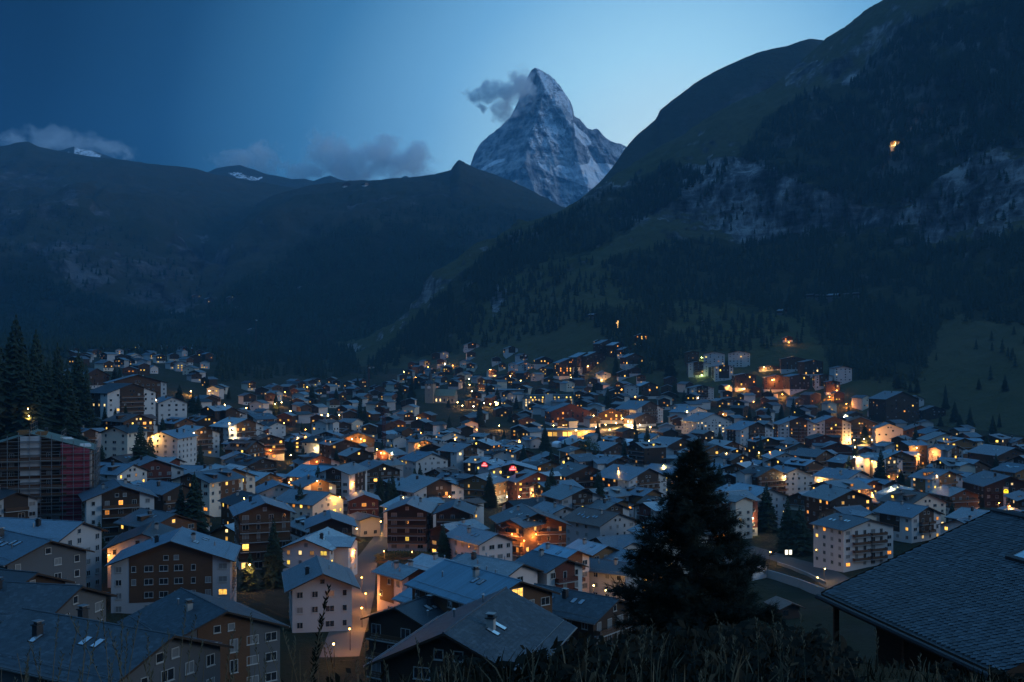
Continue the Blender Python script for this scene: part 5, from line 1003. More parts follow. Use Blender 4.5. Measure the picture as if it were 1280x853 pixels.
def spruce(p, h, lab=None, group=None, cat='spruce', wide=1.0):
    t = empty('spruce_tree', (p[0], p[1], p[2]), random.uniform(0, 6.3)); t.scale = (h*wide*1.3, h*wide*1.3, h)
    tag(t, lab, cat, group); inst('crown', random.choice(CROWNS), t, (0, 0, 0)); inst('trunk', TRUNK, t, (0, 0, 0)); TREES.append((t, p, h)); return t
for px, top, bs, lab, wd in TREE_SPECS:
    h = hit(px, bs)
    if h is not None: spruce(h, (bs-top)*h.y/F, lab, wide=wd)
k = 0
while k < 120:      # garden trees between the houses
    px = rnd.uniform(110, 1270); py = rnd.uniform(485, 640); h = hit(px, py)
    if h is None or near_house(h, -5): continue
    spruce(h, rnd.uniform(9, 20), None, 'garden spruces between the houses', wide=rnd.uniform(1.0, 1.4)); k += 1

def broadleaf(p, h, rad, lab, n=2600):
    t = empty('leafy_tree', p); tag(t, lab, 'tree'); r = random.Random(4); b = MB(); cl = []
    for _ in range(34):
        v = Vector((r.gauss(0, 1), r.gauss(0, 1), r.gauss(0, 1))).normalized()*r.uniform(.35, .95); cl.append((Vector((v.x*rad*.8, v.y*rad*.8, h*.56+v.z*h*.36)), r.uniform(.2, .34)*rad))
    for _ in range(n):
        c, s = r.choice(cl); v = Vector((r.gauss(0, 1), r.gauss(0, 1), r.gauss(0, 1))).normalized()*s*r.uniform(.6, 1.1); q = c+v; u = Vector((r.gauss(0, 1), r.gauss(0, 1), r.gauss(0, 1))).normalized(); w_ = u.orthogonal().normalized(); z = r.uniform(.25, .5)
        b.face([q+u*z, q+w_*z*.6, q-u*z, q-w_*z*.6], 'leaves')
    b.build('crown', t); b = MB(); b.bar((0, 0, -1), (0, 0, h*.5), .4, 'bark', 7, .2)
    for i in range(6): a = i*1.05; b.bar((0, 0, h*(.25+.04*i)), (math.cos(a)*rad*.6, math.sin(a)*rad*.6, h*(.5+.04*i)), .14, 'bark', 5, .04)
    b.build('trunk', t)
h = hit(735, 582); broadleaf(h, (582-543)*h.y/F, 17.5*h.y/F, 'round leafy tree standing dark in front of the lit square')
h = hit(702, 596); broadleaf(h, 24*h.y/F, 9*h.y/F, 'small leafy tree beside the small chalet with lit gable', 900)
h = hit(478, 455); broadleaf(h, 14, 6, 'leafy tree on the meadow behind the church hill', 700)

# forests: far-off woods that read as one mass
def forest(name, polys, hrange, seed, lab, names, tri=7, tiers=4, seen=None, mat='needles'):
    r = np.random.RandomState(seed); pts = []; hs = []
    for poly, n in polys:
        xs = [q[0] for q in poly]; ys = [q[1] for q in poly]; c = 0; tries = 0
        while c < n and tries < n*9:
            tries += 1; px = r.uniform(min(xs), max(xs)); py = r.uniform(min(ys), max(ys))
            if not inpoly(np.array([px]), np.array([py]), poly)[0]: continue
            if .6*vnoise(np.array([[px/34., py/17., seed+.5]]))[0]+.4*vnoise(np.array([[px/11., py/7., seed]]))[0] < .40+r.uniform(-.07, .07): continue
            h = hit(px, py, names)
            if h is None: continue
            pts.append((h.x, h.y, h.z)); hs.append(r.uniform(*hrange)*(1 if r.rand() < .8 else .6)); c += 1
    pts = np.array(pts); hs = np.array(hs); n = len(pts); V = []; Fc = []
    for i in range(tiers):
        z0 = .05+.9*i/tiers; z1 = min(1.0, z0+1.15/tiers+.06) if i < tiers-1 else 1.0; rr = .25*(1-i/(tiers+.5)); b0 = len(V)
        for k in range(tri*2): a = math.pi*k/tri; q = rr*(1 if k % 2 == 0 else .58); V.append((q*math.cos(a), q*math.sin(a), z0+(.0 if k % 2 == 0 else .05)))
        V.append((0, 0, z1))
        for k in range(tri*2): Fc.append((b0+k, b0+(k+1) % (tri*2), b0+tri*2))
    V = np.array(V); Fc = np.array(Fc); a = r.uniform(0, 6.28, n); wd = hs*r.uniform(.8, 1.25, n); jit = r.uniform(.82, 1.2, (n, len(V)))
    X = (V[None, :, 0]*np.cos(a)[:, None]-V[None, :, 1]*np.sin(a)[:, None])*wd[:, None]*jit+pts[:, 0:1]; Yv = (V[None, :, 0]*np.sin(a)[:, None]+V[None, :, 1]*np.cos(a)[:, None])*wd[:, None]*jit+pts[:, 1:2]
    Zv = V[None, :, 2]*hs[:, None]+pts[:, 2:3]-hs[:, None]*.04
    co = np.stack([X, Yv, Zv], -1).reshape(-1, 3); fc = (Fc[None]+(np.arange(n)*len(V))[:, None, None]).reshape(-1, 3)
    o = mesh_np(name, co, fc, MATS[mat], smooth=False); link(o); tag(o, lab, 'forest', kind='stuff'); return o
NH = ('hillside',)
forest('forest', [([(690, 275), (830, 205), (895, 215), (770, 300), (720, 322), (600, 340)], 1100), ([(870, 262), (960, 150), (1010, 112), (1060, 110), (1130, 30), (1290, -10), (1290, 180), (1215, 190), (1170, 225), (1130, 262), (1075, 255), (1000, 230), (905, 195)], 3600),
  ([(750, 330), (850, 300), (930, 305), (1040, 285), (1130, 285), (1170, 310), (1290, 290), (1290, 410), (1180, 400), (1140, 490), (1040, 465), (1010, 390), (930, 385), (850, 375), (780, 380)], 3400), ([(470, 450), (540, 378), (625, 304), (660, 310), (600, 400), (560, 445)], 1000), ([(730, 395), (840, 375), (860, 445), (810, 470), (780, 450)], 420), ([(560, 440), (660, 320), (760, 330), (760, 395), (640, 430)], 420), ([(850, 380), (1010, 390), (1000, 440), (860, 440)], 190), ([(620, 300), (690, 275), (700, 283), (625, 312)], 70), ([(1060, 440), (1290, 400), (1290, 520), (1180, 500)], 22), ([(860, 200), (1000, 235), (1280, 190), (1280, 290), (1000, 300), (880, 290)], 160)],
  (10, 19), 5, 'dark conifer forest spread over the steep slope below and above the cliffs', NH)
forest('forest', [([(180, 452), (262, 395), (300, 352), (390, 300), (430, 282), (560, 287), (650, 300), (600, 340), (500, 420), (470, 455)], 4200), ([(330, 300), (560, 250), (680, 280), (640, 300), (430, 282)], 160)], (15, 24), 6, 'blue-hazed conifer forest covering the middle hill beneath its bare crest', ('middle_hill',), 4, 2)
forest('forest', [([(-60, 340), (60, 352), (150, 385), (240, 398), (290, 445), (-60, 450)], 3200), ([(-60, 250), (100, 260), (250, 330), (260, 390), (60, 352), (-60, 340)], 240)], (15, 24), 8, 'dark forest along the foot of the shaded valley side', ('valley_side', 'ground'), 4, 2)
forest('forest', [([(270, 478), (270, 432), (330, 415), (380, 425), (440, 440), (452, 470), (400, 476), (360, 470), (330, 476)], 900), ([(-40, 460), (110, 470), (110, 520), (-40, 560)], 260), ([(440, 470), (480, 440), (500, 455), (470, 480)], 60)], (14, 22), 9, 'wooded knoll at the far end of the village', ('ground', 'hillside', 'middle_hill'))
# ------------------------------------------------------------------ landmarks
def emblem(rec, x, z, s, lab):      # red glowing crest over a bar of letters, fixed high on a gable
    root = rec['root']; t = empty('wall_sign', (0, 0, 0)); th = rec['th']; c, q = math.cos(th), math.sin(th); y = rec['f']-.35
    t.location = (rec['cen'].x+c*x-q*y, rec['cen'].y+q*x+c*y, rec['zb']+z); t.rotation_euler = (0, 0, th); t.scale = (s, s, s); tag(t, lab, 'sign')
    b = MB(); b.face([(-1.9, 0, -1.1), (1.9, 0, -1.1), (1.9, 0, -.1), (.75, 0, 1.5), (-.75, 0, 1.5), (-1.9, 0, -.1)], 'sign_red'); b.face([(1.9, .12, -1.1), (-1.9, .12, -1.1), (-1.9, .12, -.1), (-.75, .12, 1.5), (.75, .12, 1.5), (1.9, .12, -.1)], 'dark_metal'); b.build('sign_board', t)
    b = MB(); y = -.08
    b.face([(-.55, y, .2), (-.1, y, .2), (-.3, y, 1.15), (-.62, y, .9)], 'sign_pink'); b.face([(.1, y, .2), (.55, y, .2), (.62, y, 1.0), (.15, y, 1.2)], 'sign_pink'); b.build('crest', t)
    b = MB(); n = 9
    for i in range(n): x0 = -1.6+i*3.2/n; b.box(x0, x0+.25, y-.02, y+.02, -.75, -.25 if i % 3 else -.18, 'sign_pink')
    b.box(-1.7, 1.7, y-.02, y+.02, -.2, -.05, 'sign_pink'); b.build('lettering', t)
if REDH: emblem(REDH, 0, REDH['eave']+REDH['rise']*.22, 1.0, 'red glowing emblem with pale lettering on the middle gable of the yellow-windowed hotel')
if REDW: emblem(REDW, 0, REDW['eave']+REDW['rise']*.2, .95, 'red glowing emblem on the side wing of the yellow-windowed hotel')
# entrance of the emblem hotel
def canopy(rec, lab):
    t = empty('entrance_canopy', rec['root'].location, rec['th']); tag(t, lab, 'canopy'); b = MB(); b.box(-5, 5, rec['f']-3.4, rec['f']-.1, 3.0, 3.25, 'white_paint'); b.build('canopy_roof', t)
    b = MB(); b.box(-4.6, 4.6, rec['f']-.4, rec['f']-.2, .3, 2.8, 'shop_light'); b.build('lit_doorway', t)
    for s in (-1, 1): b = MB(); b.bar((s*4.6, rec['f']-3.1, -2), (s*4.6, rec['f']-3.1, 3), .14, 'white_paint', 8); b.build('post', t)
canopy(REDH, 'brightly lit entrance canopy of the hotel with red emblems')
# yellow emblem on a pale upright panel
def upright_sign():
    rec = EMB; th = rec['th']; c, q = math.cos(th), math.sin(th); x, y = -rec['W']*.1, rec['f']-1.6
    p = P(1257.5, 631, rec['Y']-rec['L']*.0-6); t = empty('upright_sign', p, -math.atan((1257.5-CX)/F)); tag(t, 'pale upright panel with round yellow glowing emblem at its top, on the dark hotel front', 'sign')
    k = rec['Y']/F; H_ = 22*k; Wd = 5.6*k
    b = MB(); b.box(-Wd/2, Wd/2, -.2, .2, -6, H_, 'grey_stucco'); b.build('panel', t)
    b = MB(); n = 18; R_ = Wd*.47; zc = H_*.76
    pts = [(R_*math.cos(math.pi*i/n), -.26, zc+R_*math.sin(math.pi*i/n)) for i in range(n+1)]; b.face([(-R_, -.26, zc-R_*.95), (R_, -.26, zc-R_*.95)]+pts, 'sign_yellow'); b.build('emblem', t)
    b = MB(); b.face([(R_*.42*math.cos(a), -.30, zc+R_*.22+R_*.42*math.sin(a)) for a in [6.283*i/14 for i in range(14)]], 'dark_metal'); b.build('emblem_mark', t)
    b = MB(); b.face([(R_*.24*math.cos(a), -.33, zc+R_*.12+R_*.24*math.sin(a)) for a in [6.283*i/12 for i in range(12)]], 'sign_yellow'); b.build('emblem_centre', t)
upright_sign()

def church():
    h = hit(538, 504); k = h.y/F; t = empty('church', h, R(-14)); tag(t, 'stone church with square clock tower, pointed spire and steep dark nave roof', 'church')
    W = 5.4*k; zt = 24*k; b = MB(); b.box(-W, W, -W, W, -8, zt, 'stone'); b.build('tower', t)
    b = MB(); z0 = zt+.02; n = 8; zs = zt+4.5*k; o = W*1.16
    sq = [(-o, -o), (o, -o), (o, o), (-o, o)]; oc = [(W*.62*math.cos(R(22.5+45*i-90-45)), W*.62*math.sin(R(22.5+45*i-90-45))) for i in range(8)]
    for i in range(4):
        a, c = sq[i], sq[(i+1) % 4]; p, q = oc[2*i], oc[(2*i+1) % 8]; r = oc[(2*i+2) % 8]
        b.face([(*a, z0), (*c, z0), (*q, zs), (*p, zs)], 'dark_roof'); b.face([(*c, z0), (*r, zs), (*q, zs)], 'dark_roof')
    for i in range(8): p, q = oc[i], oc[(i+1) % 8]; b.face([(*p, zs), (*q, zs), (0, 0, zt+19*k)], 'dark_roof')
    b.face([(x, y, z0) for x, y in sq][::-1], 'dark_roof'); sp = b.build('spire', t)
    b = MB(); b.bar((0, 0, zt+18.6*k), (0, 0, zt+21.5*k), .12, 'dark_metal'); b.bar((-.8, 0, zt+20.6*k), (.8, 0, zt+20.6*k), .1, 'dark_metal'); b.build('spire_cross', sp)
    for rz in (0, -90):
        f = empty  # clock faces on the two seen sides
        b = MB(); b.face([(1.9*math.cos(a), 0, 1.9*math.sin(a)) for a in [6.283*i/20 for i in range(20)]], 'white_paint'); c, s = math.cos(R(rz)), math.sin(R(rz)); o_ = b.build('clock_face', t, (s*(W+.1), -c*(W+.1), zt-4.6*k), R(rz))
        b = MB(); b.box(-.12, .12, -.08, -.04, 0, 1.5, 'dark_metal'); b.box(-.1, 1.0, -.08, -.04, -.1, .1, 'dark_metal'); b.build('clock_hands', o_)
        for zz in (.34, .62): add_window(t, s*(W+.04), -c*(W+.04), zt*zz, R(rz), 1.6, 3.4, 'curtain_glass', 2)
        for q in (-1.6, 1.6): add_window(t, s*(W+.04)+c*q, -c*(W+.04)+s*q, zt-1.9*k, R(rz), 1.2, 2.4, 'glass', 2, 'dark_frame')
    L = 27*k; nw = 8.5*k; ev = 9.5*k; rg = 17*k; b = MB(); x0 = W+.1; x1 = x0+L; y0, y1 = -W*.5, -W*.5+nw*1.5; ym = (y0+y1)/2
    b.box(x0, x1, y0, y1, -8, ev, 'stone'); b.face([(x1, y0, ev), (x1, y1, ev), (x1, ym, rg)], 'stone'); b.build('nave_wall', t)
    b = MB(); b.slab([(x0, y0-.8, ev-.6), (x1+.6, y0-.8, ev-.6), (x1+.6, ym, rg+.3), (x0, ym, rg+.3)], .25, 'green_roof', [(0, 0), (L, 0), (L, 14), (0, 14)]); b.slab([(x1+.6, y1+.8, ev-.6), (x0, y1+.8, ev-.6), (x0, ym, rg+.3), (x1+.6, ym, rg+.3)], .25, 'green_roof', [(0, 0), (L, 0), (L, 14), (0, 14)]); b.build('nave_roof', t)
    for i in range(5): add_window(t, x0+L*(.12+.19*i), y0-.04, 2.0, 0, 1.5, 3.2, 'lit_pale' if i in (0, 1, 3) else 'glass', 2)
church()

def cross():
    h = hit(772.5, 411); k = h.y/F; t = empty('summit_cross', h, 0); tag(t, 'tall lit cross standing alone on the grassy shoulder above the town', 'cross')
    b = MB(); b.box(-.7*k, .7*k, -.5, .5, -1, 10*k, 'cross_light'); b.build('upright', t); b = MB(); b.box(-2.4*k, 2.4*k, -.55, .55, 6.3*k, 7.7*k, 'cross_light'); b.build('crossbar', t)
    b = MB(); b.box(-2, 2, -1.6, 1.6, -2, .5, 'stone'); b.build('plinth', t)
cross()

def crane(px, top, base, lab, mat='red_timber', mast=1.6, jib=22, rz=30):
    h = hit(px, base); t = empty('tower_crane', h, R(rz)); tag(t, lab, 'crane'); H_ = (base-top)*h.y/F; b = MB(); m = mast/2
    for x, y in ((-m, -m), (m, -m), (m, m), (-m, m)): b.bar((x, y, -1), (x, y, H_), .16, mat)
    n = int(H_/mast); c = [(-m, -m), (m, -m), (m, m), (-m, m)]
    for i in range(n):
        for q in range(4): a, d = c[q], c[(q+1) % 4]; z = i*mast; b.bar((*a, z), (*d, z+mast), .09, mat, 3)
    b.build('mast', t); b = MB(); b.bar((0, -7, H_+.4), (0, jib, H_+.4), .18, mat, 4); b.bar((0, -7, H_+.4), (0, 0, H_+4), .07, mat, 3); b.bar((0, 0, H_+4), (0, jib*.7, H_+.5), .07, mat, 3); b.bar((0, 0, H_), (0, 0, H_+4), .2, mat); b.build('jib', t)
    b = MB(); b.box(-1, 1, -8.2, -5.6, H_-1.6, H_+.2, 'concrete'); b.build('counterweight', t); b = MB(); b.box(m, m+1.5, -.8, .8, H_-2, H_, 'white_paint'); b.build('cab', t)
crane(480, 517, 577, 'rust-red crane mast rising in the middle of town, uphill of the twin spruces', jib=14); crane(461, 459, 484, 'thin crane at the meadow edge behind the town', rz=70, jib=16); crane(656, 444, 465, 'thin crane among the houses under the meadow', rz=-40, jib=12); crane(320, 400, 436, 'thin crane at the wooded end of the village', rz=10, jib=12)

# ------------------------------------------------------------------ building under repair, wrapped in scaffolding
SB = house(38, 543, 655, 148, -6, 20, 'mix', 'tall block under repair with bare green roof felt and white corner bay', 'apartment house', roof='green_roof', wood='dark_timber', lit=.04, seed=401, chim=1, pitch=17, lod=1, litm=['lit_amber'], panel=.62)
def scaffolding(rec):
    t = empty('scaffolding', rec['root'].location, rec['th']); tag(t, 'tube scaffolding with plank decks and pink net around the block under repair', 'scaffolding')
    W, f, ev, rs = rec['W'], rec['f'], rec['eave'], rec['rise']; y0, y1 = f-1.5, f-2.6; n = 12
    def top(x): return ev+rs*(1-abs(x)/W)+1.6
    for i in range(n+1):
        x = -W-1.2+i*(2*W+2.4)/n; b = MB(); zt = top(min(abs(x), W)) if abs(x) <= W else ev+2.5; b.bar((x, y0, -8), (x, y0, zt), .07, 'metal'); b.bar((x, y1, -8), (x, y1, zt), .07, 'metal'); b.build('upright', t)
    z = 0.2
    while z < ev+rs:
        hw = W+1.2 if z < ev else W*(1-(z-ev)/rs)+.5
        b = MB(); b.box(-hw, hw, y1+.05, y0-.05, z, z+.12, 'grey_timber'); b.bar((-hw, y1, z+1.0), (hw, y1, z+1.0), .05, 'metal'); b.build('deck', t); z += 2.1
    b = MB(); x0, x1 = W*.50, W*.98; b.face([(x0, y0+.25, -2), (x1, y0+.25, -2), (x1, y0+.25, ev+.3), (x0, y0+.25, ev+rs*.45)], 'red_net'); o = b.build('net', t); o['label'] = 'pink safety net'
    b = MB(); x0, x1 = -W*.16, W*.16; b.face([(x0, y0+.3, 5), (x1, y0+.3, 5), (x1, y0+.3, ev+rs*.9), (x0, y0+.3, ev+rs*.9)], 'sheet_white'); o = b.build('cover_sheet', t); o['label'] = 'white cover sheet'
    x = W+1.6
    for i in range(7):
        y = f-2+i*(rec['L']+4)/6; b = MB(); b.bar((x, y, -8), (x, y, ev+2.6), .07, 'metal'); b.build('upright', t)
    z = .2
    while z < ev+1: b = MB(); b.box(x-1, x, f-2, -f+2, z, z+.12, 'grey_timber'); b.bar((x, f-2, z+1), (x, -f+2, z+1), .05, 'metal'); b.build('deck', t); z += 2.1
    b = MB()
    for i in range(4): y = f+2+i*rec['L']*.28; b.bar((0, y, ev+rs), (0, y, ev+rs+3.2), .06, 'metal'); b.bar((W*.5, y, ev+rs*.5), (W*.5, y, ev+rs*.5+3.2), .06, 'metal')
    for zz in (1.6, 3.0): b.bar((0, f+2, ev+rs+zz), (0, f+2+rec['L']*.84, ev+rs+zz), .05, 'metal'); b.bar((W*.5, f+2, ev+rs*.5+zz), (W*.5, f+2+rec['L']*.84, ev+rs*.5+zz), .05, 'metal')
    b.build('roof_guard_rail', t)
def pile(rec, x, v, lab, mat, n=5):
    th = rec['th']; c, q = math.cos(th), math.sin(th); y = rec['f']+v*rec['L']; z = rec['zr']-abs(x)*rec['tp']
    t = empty('material_pile', (rec['cen'].x+c*x-q*y, rec['cen'].y+q*x+c*y, rec['zb']+z), th); tag(t, lab, 'pile'); r = random.Random(n)
    for i in range(n): b = MB(); b.box(-1.6+r.uniform(-.3, .3), 1.6+r.uniform(-.3, .3), -.5, .5, .05+.32*i, .33+.32*i, mat); b.build('bundle', t)
if SB:
    scaffolding(SB); pile(SB, -2, .05, 'stacked timber bundles on the ridge of the block under repair', 'honey_timber', 5); pile(SB, 3, .12, 'second stack of boards just below the ridge of the block under repair', 'honey_timber', 4); pile(SB, SB['W']*.9, .1, 'white wrapped bundle at the eave of the block under repair', 'white_canvas', 3); pile(SB, SB['W']*.55, .55, 'pale wrapped insulation pack halfway down the green roof felt', 'white_canvas', 2)
# glazed stair tower
def stair(rec):
    if not rec: return
    th = rec['th']; t = empty('stair_tower', rec['root'].location, th); tag(t, 'projecting glazed stair tower glowing yellow on every landing', 'stair tower'); W, f = rec['W'], rec['f']; x0, x1 = -W+.3, -W+4.6; y = f-1.3
    b = MB(); b.box(x0, x0+.35, y, f-.02, -6, rec['eave']-.1, 'cream_stucco'); b.box(x1-.35, x1, y, f-.02, -6, rec['eave']-.1, 'cream_stucco'); b.build('side_pier', t)
    for s in range(rec['ns']):
        z = s*rec['sh']; b = MB(); b.box(x0+.35, x1-.35, y-.02, f-.02, z-.22, z+.12, 'concrete'); b.build('landing', t)
        b = MB()
        for k in range(3): xa = x0+.42+k*(x1-x0-.8)/3; b.face([(xa, y+.2, z+.2), (xa+(x1-x0-.8)/3-.12, y+.2, z+.2), (xa+(x1-x0-.8)/3-.12, y+.2, z+rec['sh']-.3), (xa, y+.2, z+rec['sh']-.3)], 'lit_yellow')
        b.build('glazing', t)
stair(STAIR)

# ------------------------------------------------------------------ striped tent, market tents, poster case, walls
def tent(px, py, w_, l_, h_, rz, lab, mat='white_canvas'):
    p = hit(px, py); t = empty('tent', p, R(rz)); tag(t, lab, 'tent'); b = MB(); n = 9
    for i in range(n):
        a0, a1 = math.pi*i/n, math.pi*(i+1)/n; q = [(-w_/2*math.cos(a), h_*.55+h_*.45*math.sin(a)) for a in (a0, a1)]
        b.face([(q[0][0], -l_/2, q[0][1]), (q[1][0], -l_/2, q[1][1]), (q[1][0], l_/2, q[1][1]), (q[0][0], l_/2, q[0][1])], mat)
    b.build('tent_roof', t); b = MB()
    for s in (-1, 1): b.face([(s*w_/2, -l_/2, -1), (s*w_/2, l_/2, -1), (s*w_/2, l_/2, h_*.55), (s*w_/2, -l_/2, h_*.55)], mat)
    b.face([(-w_/2, -l_/2, -1), (w_/2, -l_/2, -1)]+[(w_/2*math.cos(math.pi*i/n), -l_/2, h_*.55+h_*.45*math.sin(math.pi*i/n)) for i in range(n+1)], mat); b.build('tent_wall', t)
    for i in range(4): y = -l_/2+(i+.5)*l_/4; b = MB(); b.bar((-w_/2*.9, y, h_*.76), (0, y, h_+.05), .07, 'metal', 4); b.bar((0, y, h_+.05), (w_/2*.9, y, h_*.76), .07, 'metal', 4); b.build('rib', t)
tent(779, 560, 12, 18, 7, 72, 'white striped tent with rounded roof beside two dark spruces'); tent(706, 554, 8, 9, 5, 20, 'blue market tent in front of the long station shed', 'blue_tarp'); tent(717, 551, 6, 6, 4.5, 10, 'small white market tent near the orange lamp at the station'); tent(699, 559, 9, 7, 4.5, 40, 'white low market tent beside the blue one')

def long_shed(px, py, w_, l_, h_, rz, lab, lit=True):
    p = hit(px, py); t = empty('station_shed', p, R(rz)-math.atan((px-CX)/F)); tag(t, lab, 'shed'); b = MB(); b.box(-l_/2, l_/2, 0, w_, -6, h_, 'concrete'); b.build('wall', t)
    b = MB(); b.slab([(-l_/2-1, -2.4, h_+.5), (l_/2+1, -2.4, h_+.5), (l_/2+1, w_+1, h_+.9), (-l_/2-1, w_+1, h_+.9)], .4, 'seam_roof', [(0, 0), (l_, 0), (l_, w_), (0, w_)]); b.build('roof', t)
    n = int(l_/4)
    for i in range(n):
        if i % 3 == 0: continue
        add_window(t, -l_/2+(i+.5)*l_/n, -.04, 1.0, 0, l_/n*.86, h_*.6, 'lit_warm' if lit and n*.25 < i < n*.8 else 'curtain_glass', 1)
long_shed(703, 547, 14, 58, 6, 4, 'long low station shed with band of yellow-lit windows'); long_shed(812, 585, 16, 84, 6, 8, 'long flat-roofed shed with pale windows below the two dark spruces', False); long_shed(792, 566, 9, 48, 5, 6, 'low flat-roofed shed with a few lamps beside the chalet with one lit gable lamp', False)
long_shed(637, 497, 14, 34, 9, 3, 'flat-roofed hotel glowing yellow between the grand hotel and the church'); 
def grand():
    p = hit(686, 512); k = p.y/F; t = empty('grand_hotel', p, R(8)-math.atan((686-CX)/F)); tag(t, 'grand hotel with steep mansard roof, dormers and rows of lit windows', 'hotel'); L = 62*k; h_ = 13*k; d = 16
    b = MB(); b.box(-L/2, L/2, 0, d, -6, h_, 'cream_stucco'); b.build('wall', t)
    b = MB(); z1 = h_+4.6; e = 2.4; q0 = [(-L/2-.6, -.6), (L/2+.6, -.6), (L/2+.6, d+.6), (-L/2-.6, d+.6)]; q1 = [(-L/2+e, e), (L/2-e, e), (L/2-e, d-e), (-L/2+e, d-e)]
    for i in range(4): a, c, g, f_ = q0[i], q0[(i+1) % 4], q1[(i+1) % 4], q1[i]; b.face([(*a, h_), (*c, h_), (*g, z1), (*f_, z1)], 'dark_roof', [(0, 0), (9, 0), (9, 4), (0, 4)])
    b.face([(*q, z1) for q in q1], 'slate_roof', [(0, 0), (9, 0), (9, 4), (0, 4)]); ro = b.build('roof', t)
    for i in range(12):
        x = -L/2+3+i*(L-6)/11; b = MB(); b.box(x-.9, x+.9, .2, 2.6, h_+.8, h_+2.8, 'cream_stucco'); b.face([(x-1.1, .1, h_+2.8), (x+1.1, .1, h_+2.8), (x, .1, h_+3.7)], 'dark_roof'); b.build('dormer', ro)
        add_window(t, x, .14, h_+1.0, 0, 1.3, 1.5, 'lit_yellow' if i % 3 else 'glass', 2)
    for s in range(4):
        for i in range(15): add_window(t, -L/2+2.2+i*(L-4.4)/14, -.04, .9+s*h_/4, 0, 1.4, 1.9, random.choice(['lit_warm', 'lit_pale', 'lit_pale', 'glass', 'lit_dim']), 2)
    b = MB(); b.box(-4.2, 4.2, -.9, -.05, -6, h_+5.5, 'white_stucco'); b.build('centre_bay', t)
grand()
def poster():
    p = hit(985.5, 697); k = p.y/F; t = empty('poster_case', p, R(18)-math.atan((985-CX)/F)); tag(t, 'free-standing case with two white-lit posters beside the river road', 'poster case')
    for s in (-1, 1):
        b = MB(); x = s*2.5*k; b.box(x-2.1*k, x+2.1*k, -.1, .16, .9, .9+7.2*k, 'dark_metal'); b.build('frame', t); b = MB(); b.box(x-1.75*k, x+1.75*k, -.15, -.11, 1.1, .7+7.0*k, 'poster_white'); b.build('poster', t)
        b = MB(); b.bar((s*4.5*k, 0, -.6), (s*4.5*k, 0, .9+7*k), .08, 'dark_metal', 6); b.build('leg', t)
poster()
def wall_line(pts, h_, th_, mat, lab, cap='concrete'):
    q = [hit(x, y) for x, y in pts]; o = empty('river_wall', q[0]); tag(o, lab, 'wall'); b = MB(); c = MB()
    for p0, p1 in zip(q, q[1:]):
        d = (p1-p0); d.z = 0; d.normalize(); n = Vector((-d.y, d.x, 0))*th_/2; a0, a1 = p0-q[0], p1-q[0]
        for s in (1, -1): b.face([a0+n*s+Vector((0, 0, -3)), a1+n*s+Vector((0, 0, -3)), a1+n*s+Vector((0, 0, h_)), a0+n*s+Vector((0, 0, h_))], mat)
        m = n*1.35; c.face([a0+m+Vector((0, 0, h_+.16)), a1+m+Vector((0, 0, h_+.16)), a1-m+Vector((0, 0, h_+.16)), a0-m+Vector((0, 0, h_+.16))], cap)
        for s in (1, -1): c.face([a0+m*s+Vector((0, 0, h_)), a1+m*s+Vector((0, 0, h_)), a1+m*s+Vector((0, 0, h_+.16)), a0+m*s+Vector((0, 0, h_+.16))], cap)
    b.build('wall', o); c.build('coping', o)
wall_line([(972, 706), (990, 712), (1010, 720), (1032, 731)], .9, .4, 'stone', 'dark stone river wall on the road side'); wall_line([(958, 722), (972, 726), (1000, 735), (1030, 747)], 2.6, .4, 'concrete', 'pale concrete river wall on the meadow side'); wall_line([(940, 726), (958, 722)], 4.2, .5, 'white_stucco', 'short white wall end beside the big pine')
strip('river', [(935, 712), (965, 716), (1000, 726), (1034, 740)], 5.0, 'glass', .02)
def hedge():
    q = [hit(x, y) for x, y in ((470, 703), (492, 699), (515, 698), (545, 702))]; t = empty('bank_hedge', q[0]); tag(t, 'bushy hedge on the bank, lit orange from the street', 'hedge'); b = MB(); r = random.Random(2); c = MB()
    for p0, p1 in zip(q, q[1:]):
        a = p0-q[0]; d = p1-p0; c.box(min(a.x, a.x+d.x), max(a.x, a.x+d.x)-.01, a.y-.8, a.y+.8, -1.5+a.z, a.z+.6, 'earth')
        for i in range(1500):
            u = r.random(); p = a+d*u+Vector((r.gauss(0, .3), r.uniform(-1.6, 1.6), r.uniform(-.2, 2.6)*(1-.2*r.random()))); s = r.uniform(.12, .35); e = Vector((r.gauss(0, 1), r.gauss(0, 1), r.gauss(0, 1))).normalized(); g = e.orthogonal().normalized()
            b.face([p+e*s, p+g*s*.5, p-e*s, p-g*s*.5], 'hedge_leaves')
    b.build('leaves', t); c.build('root_bank', t)
hedge()

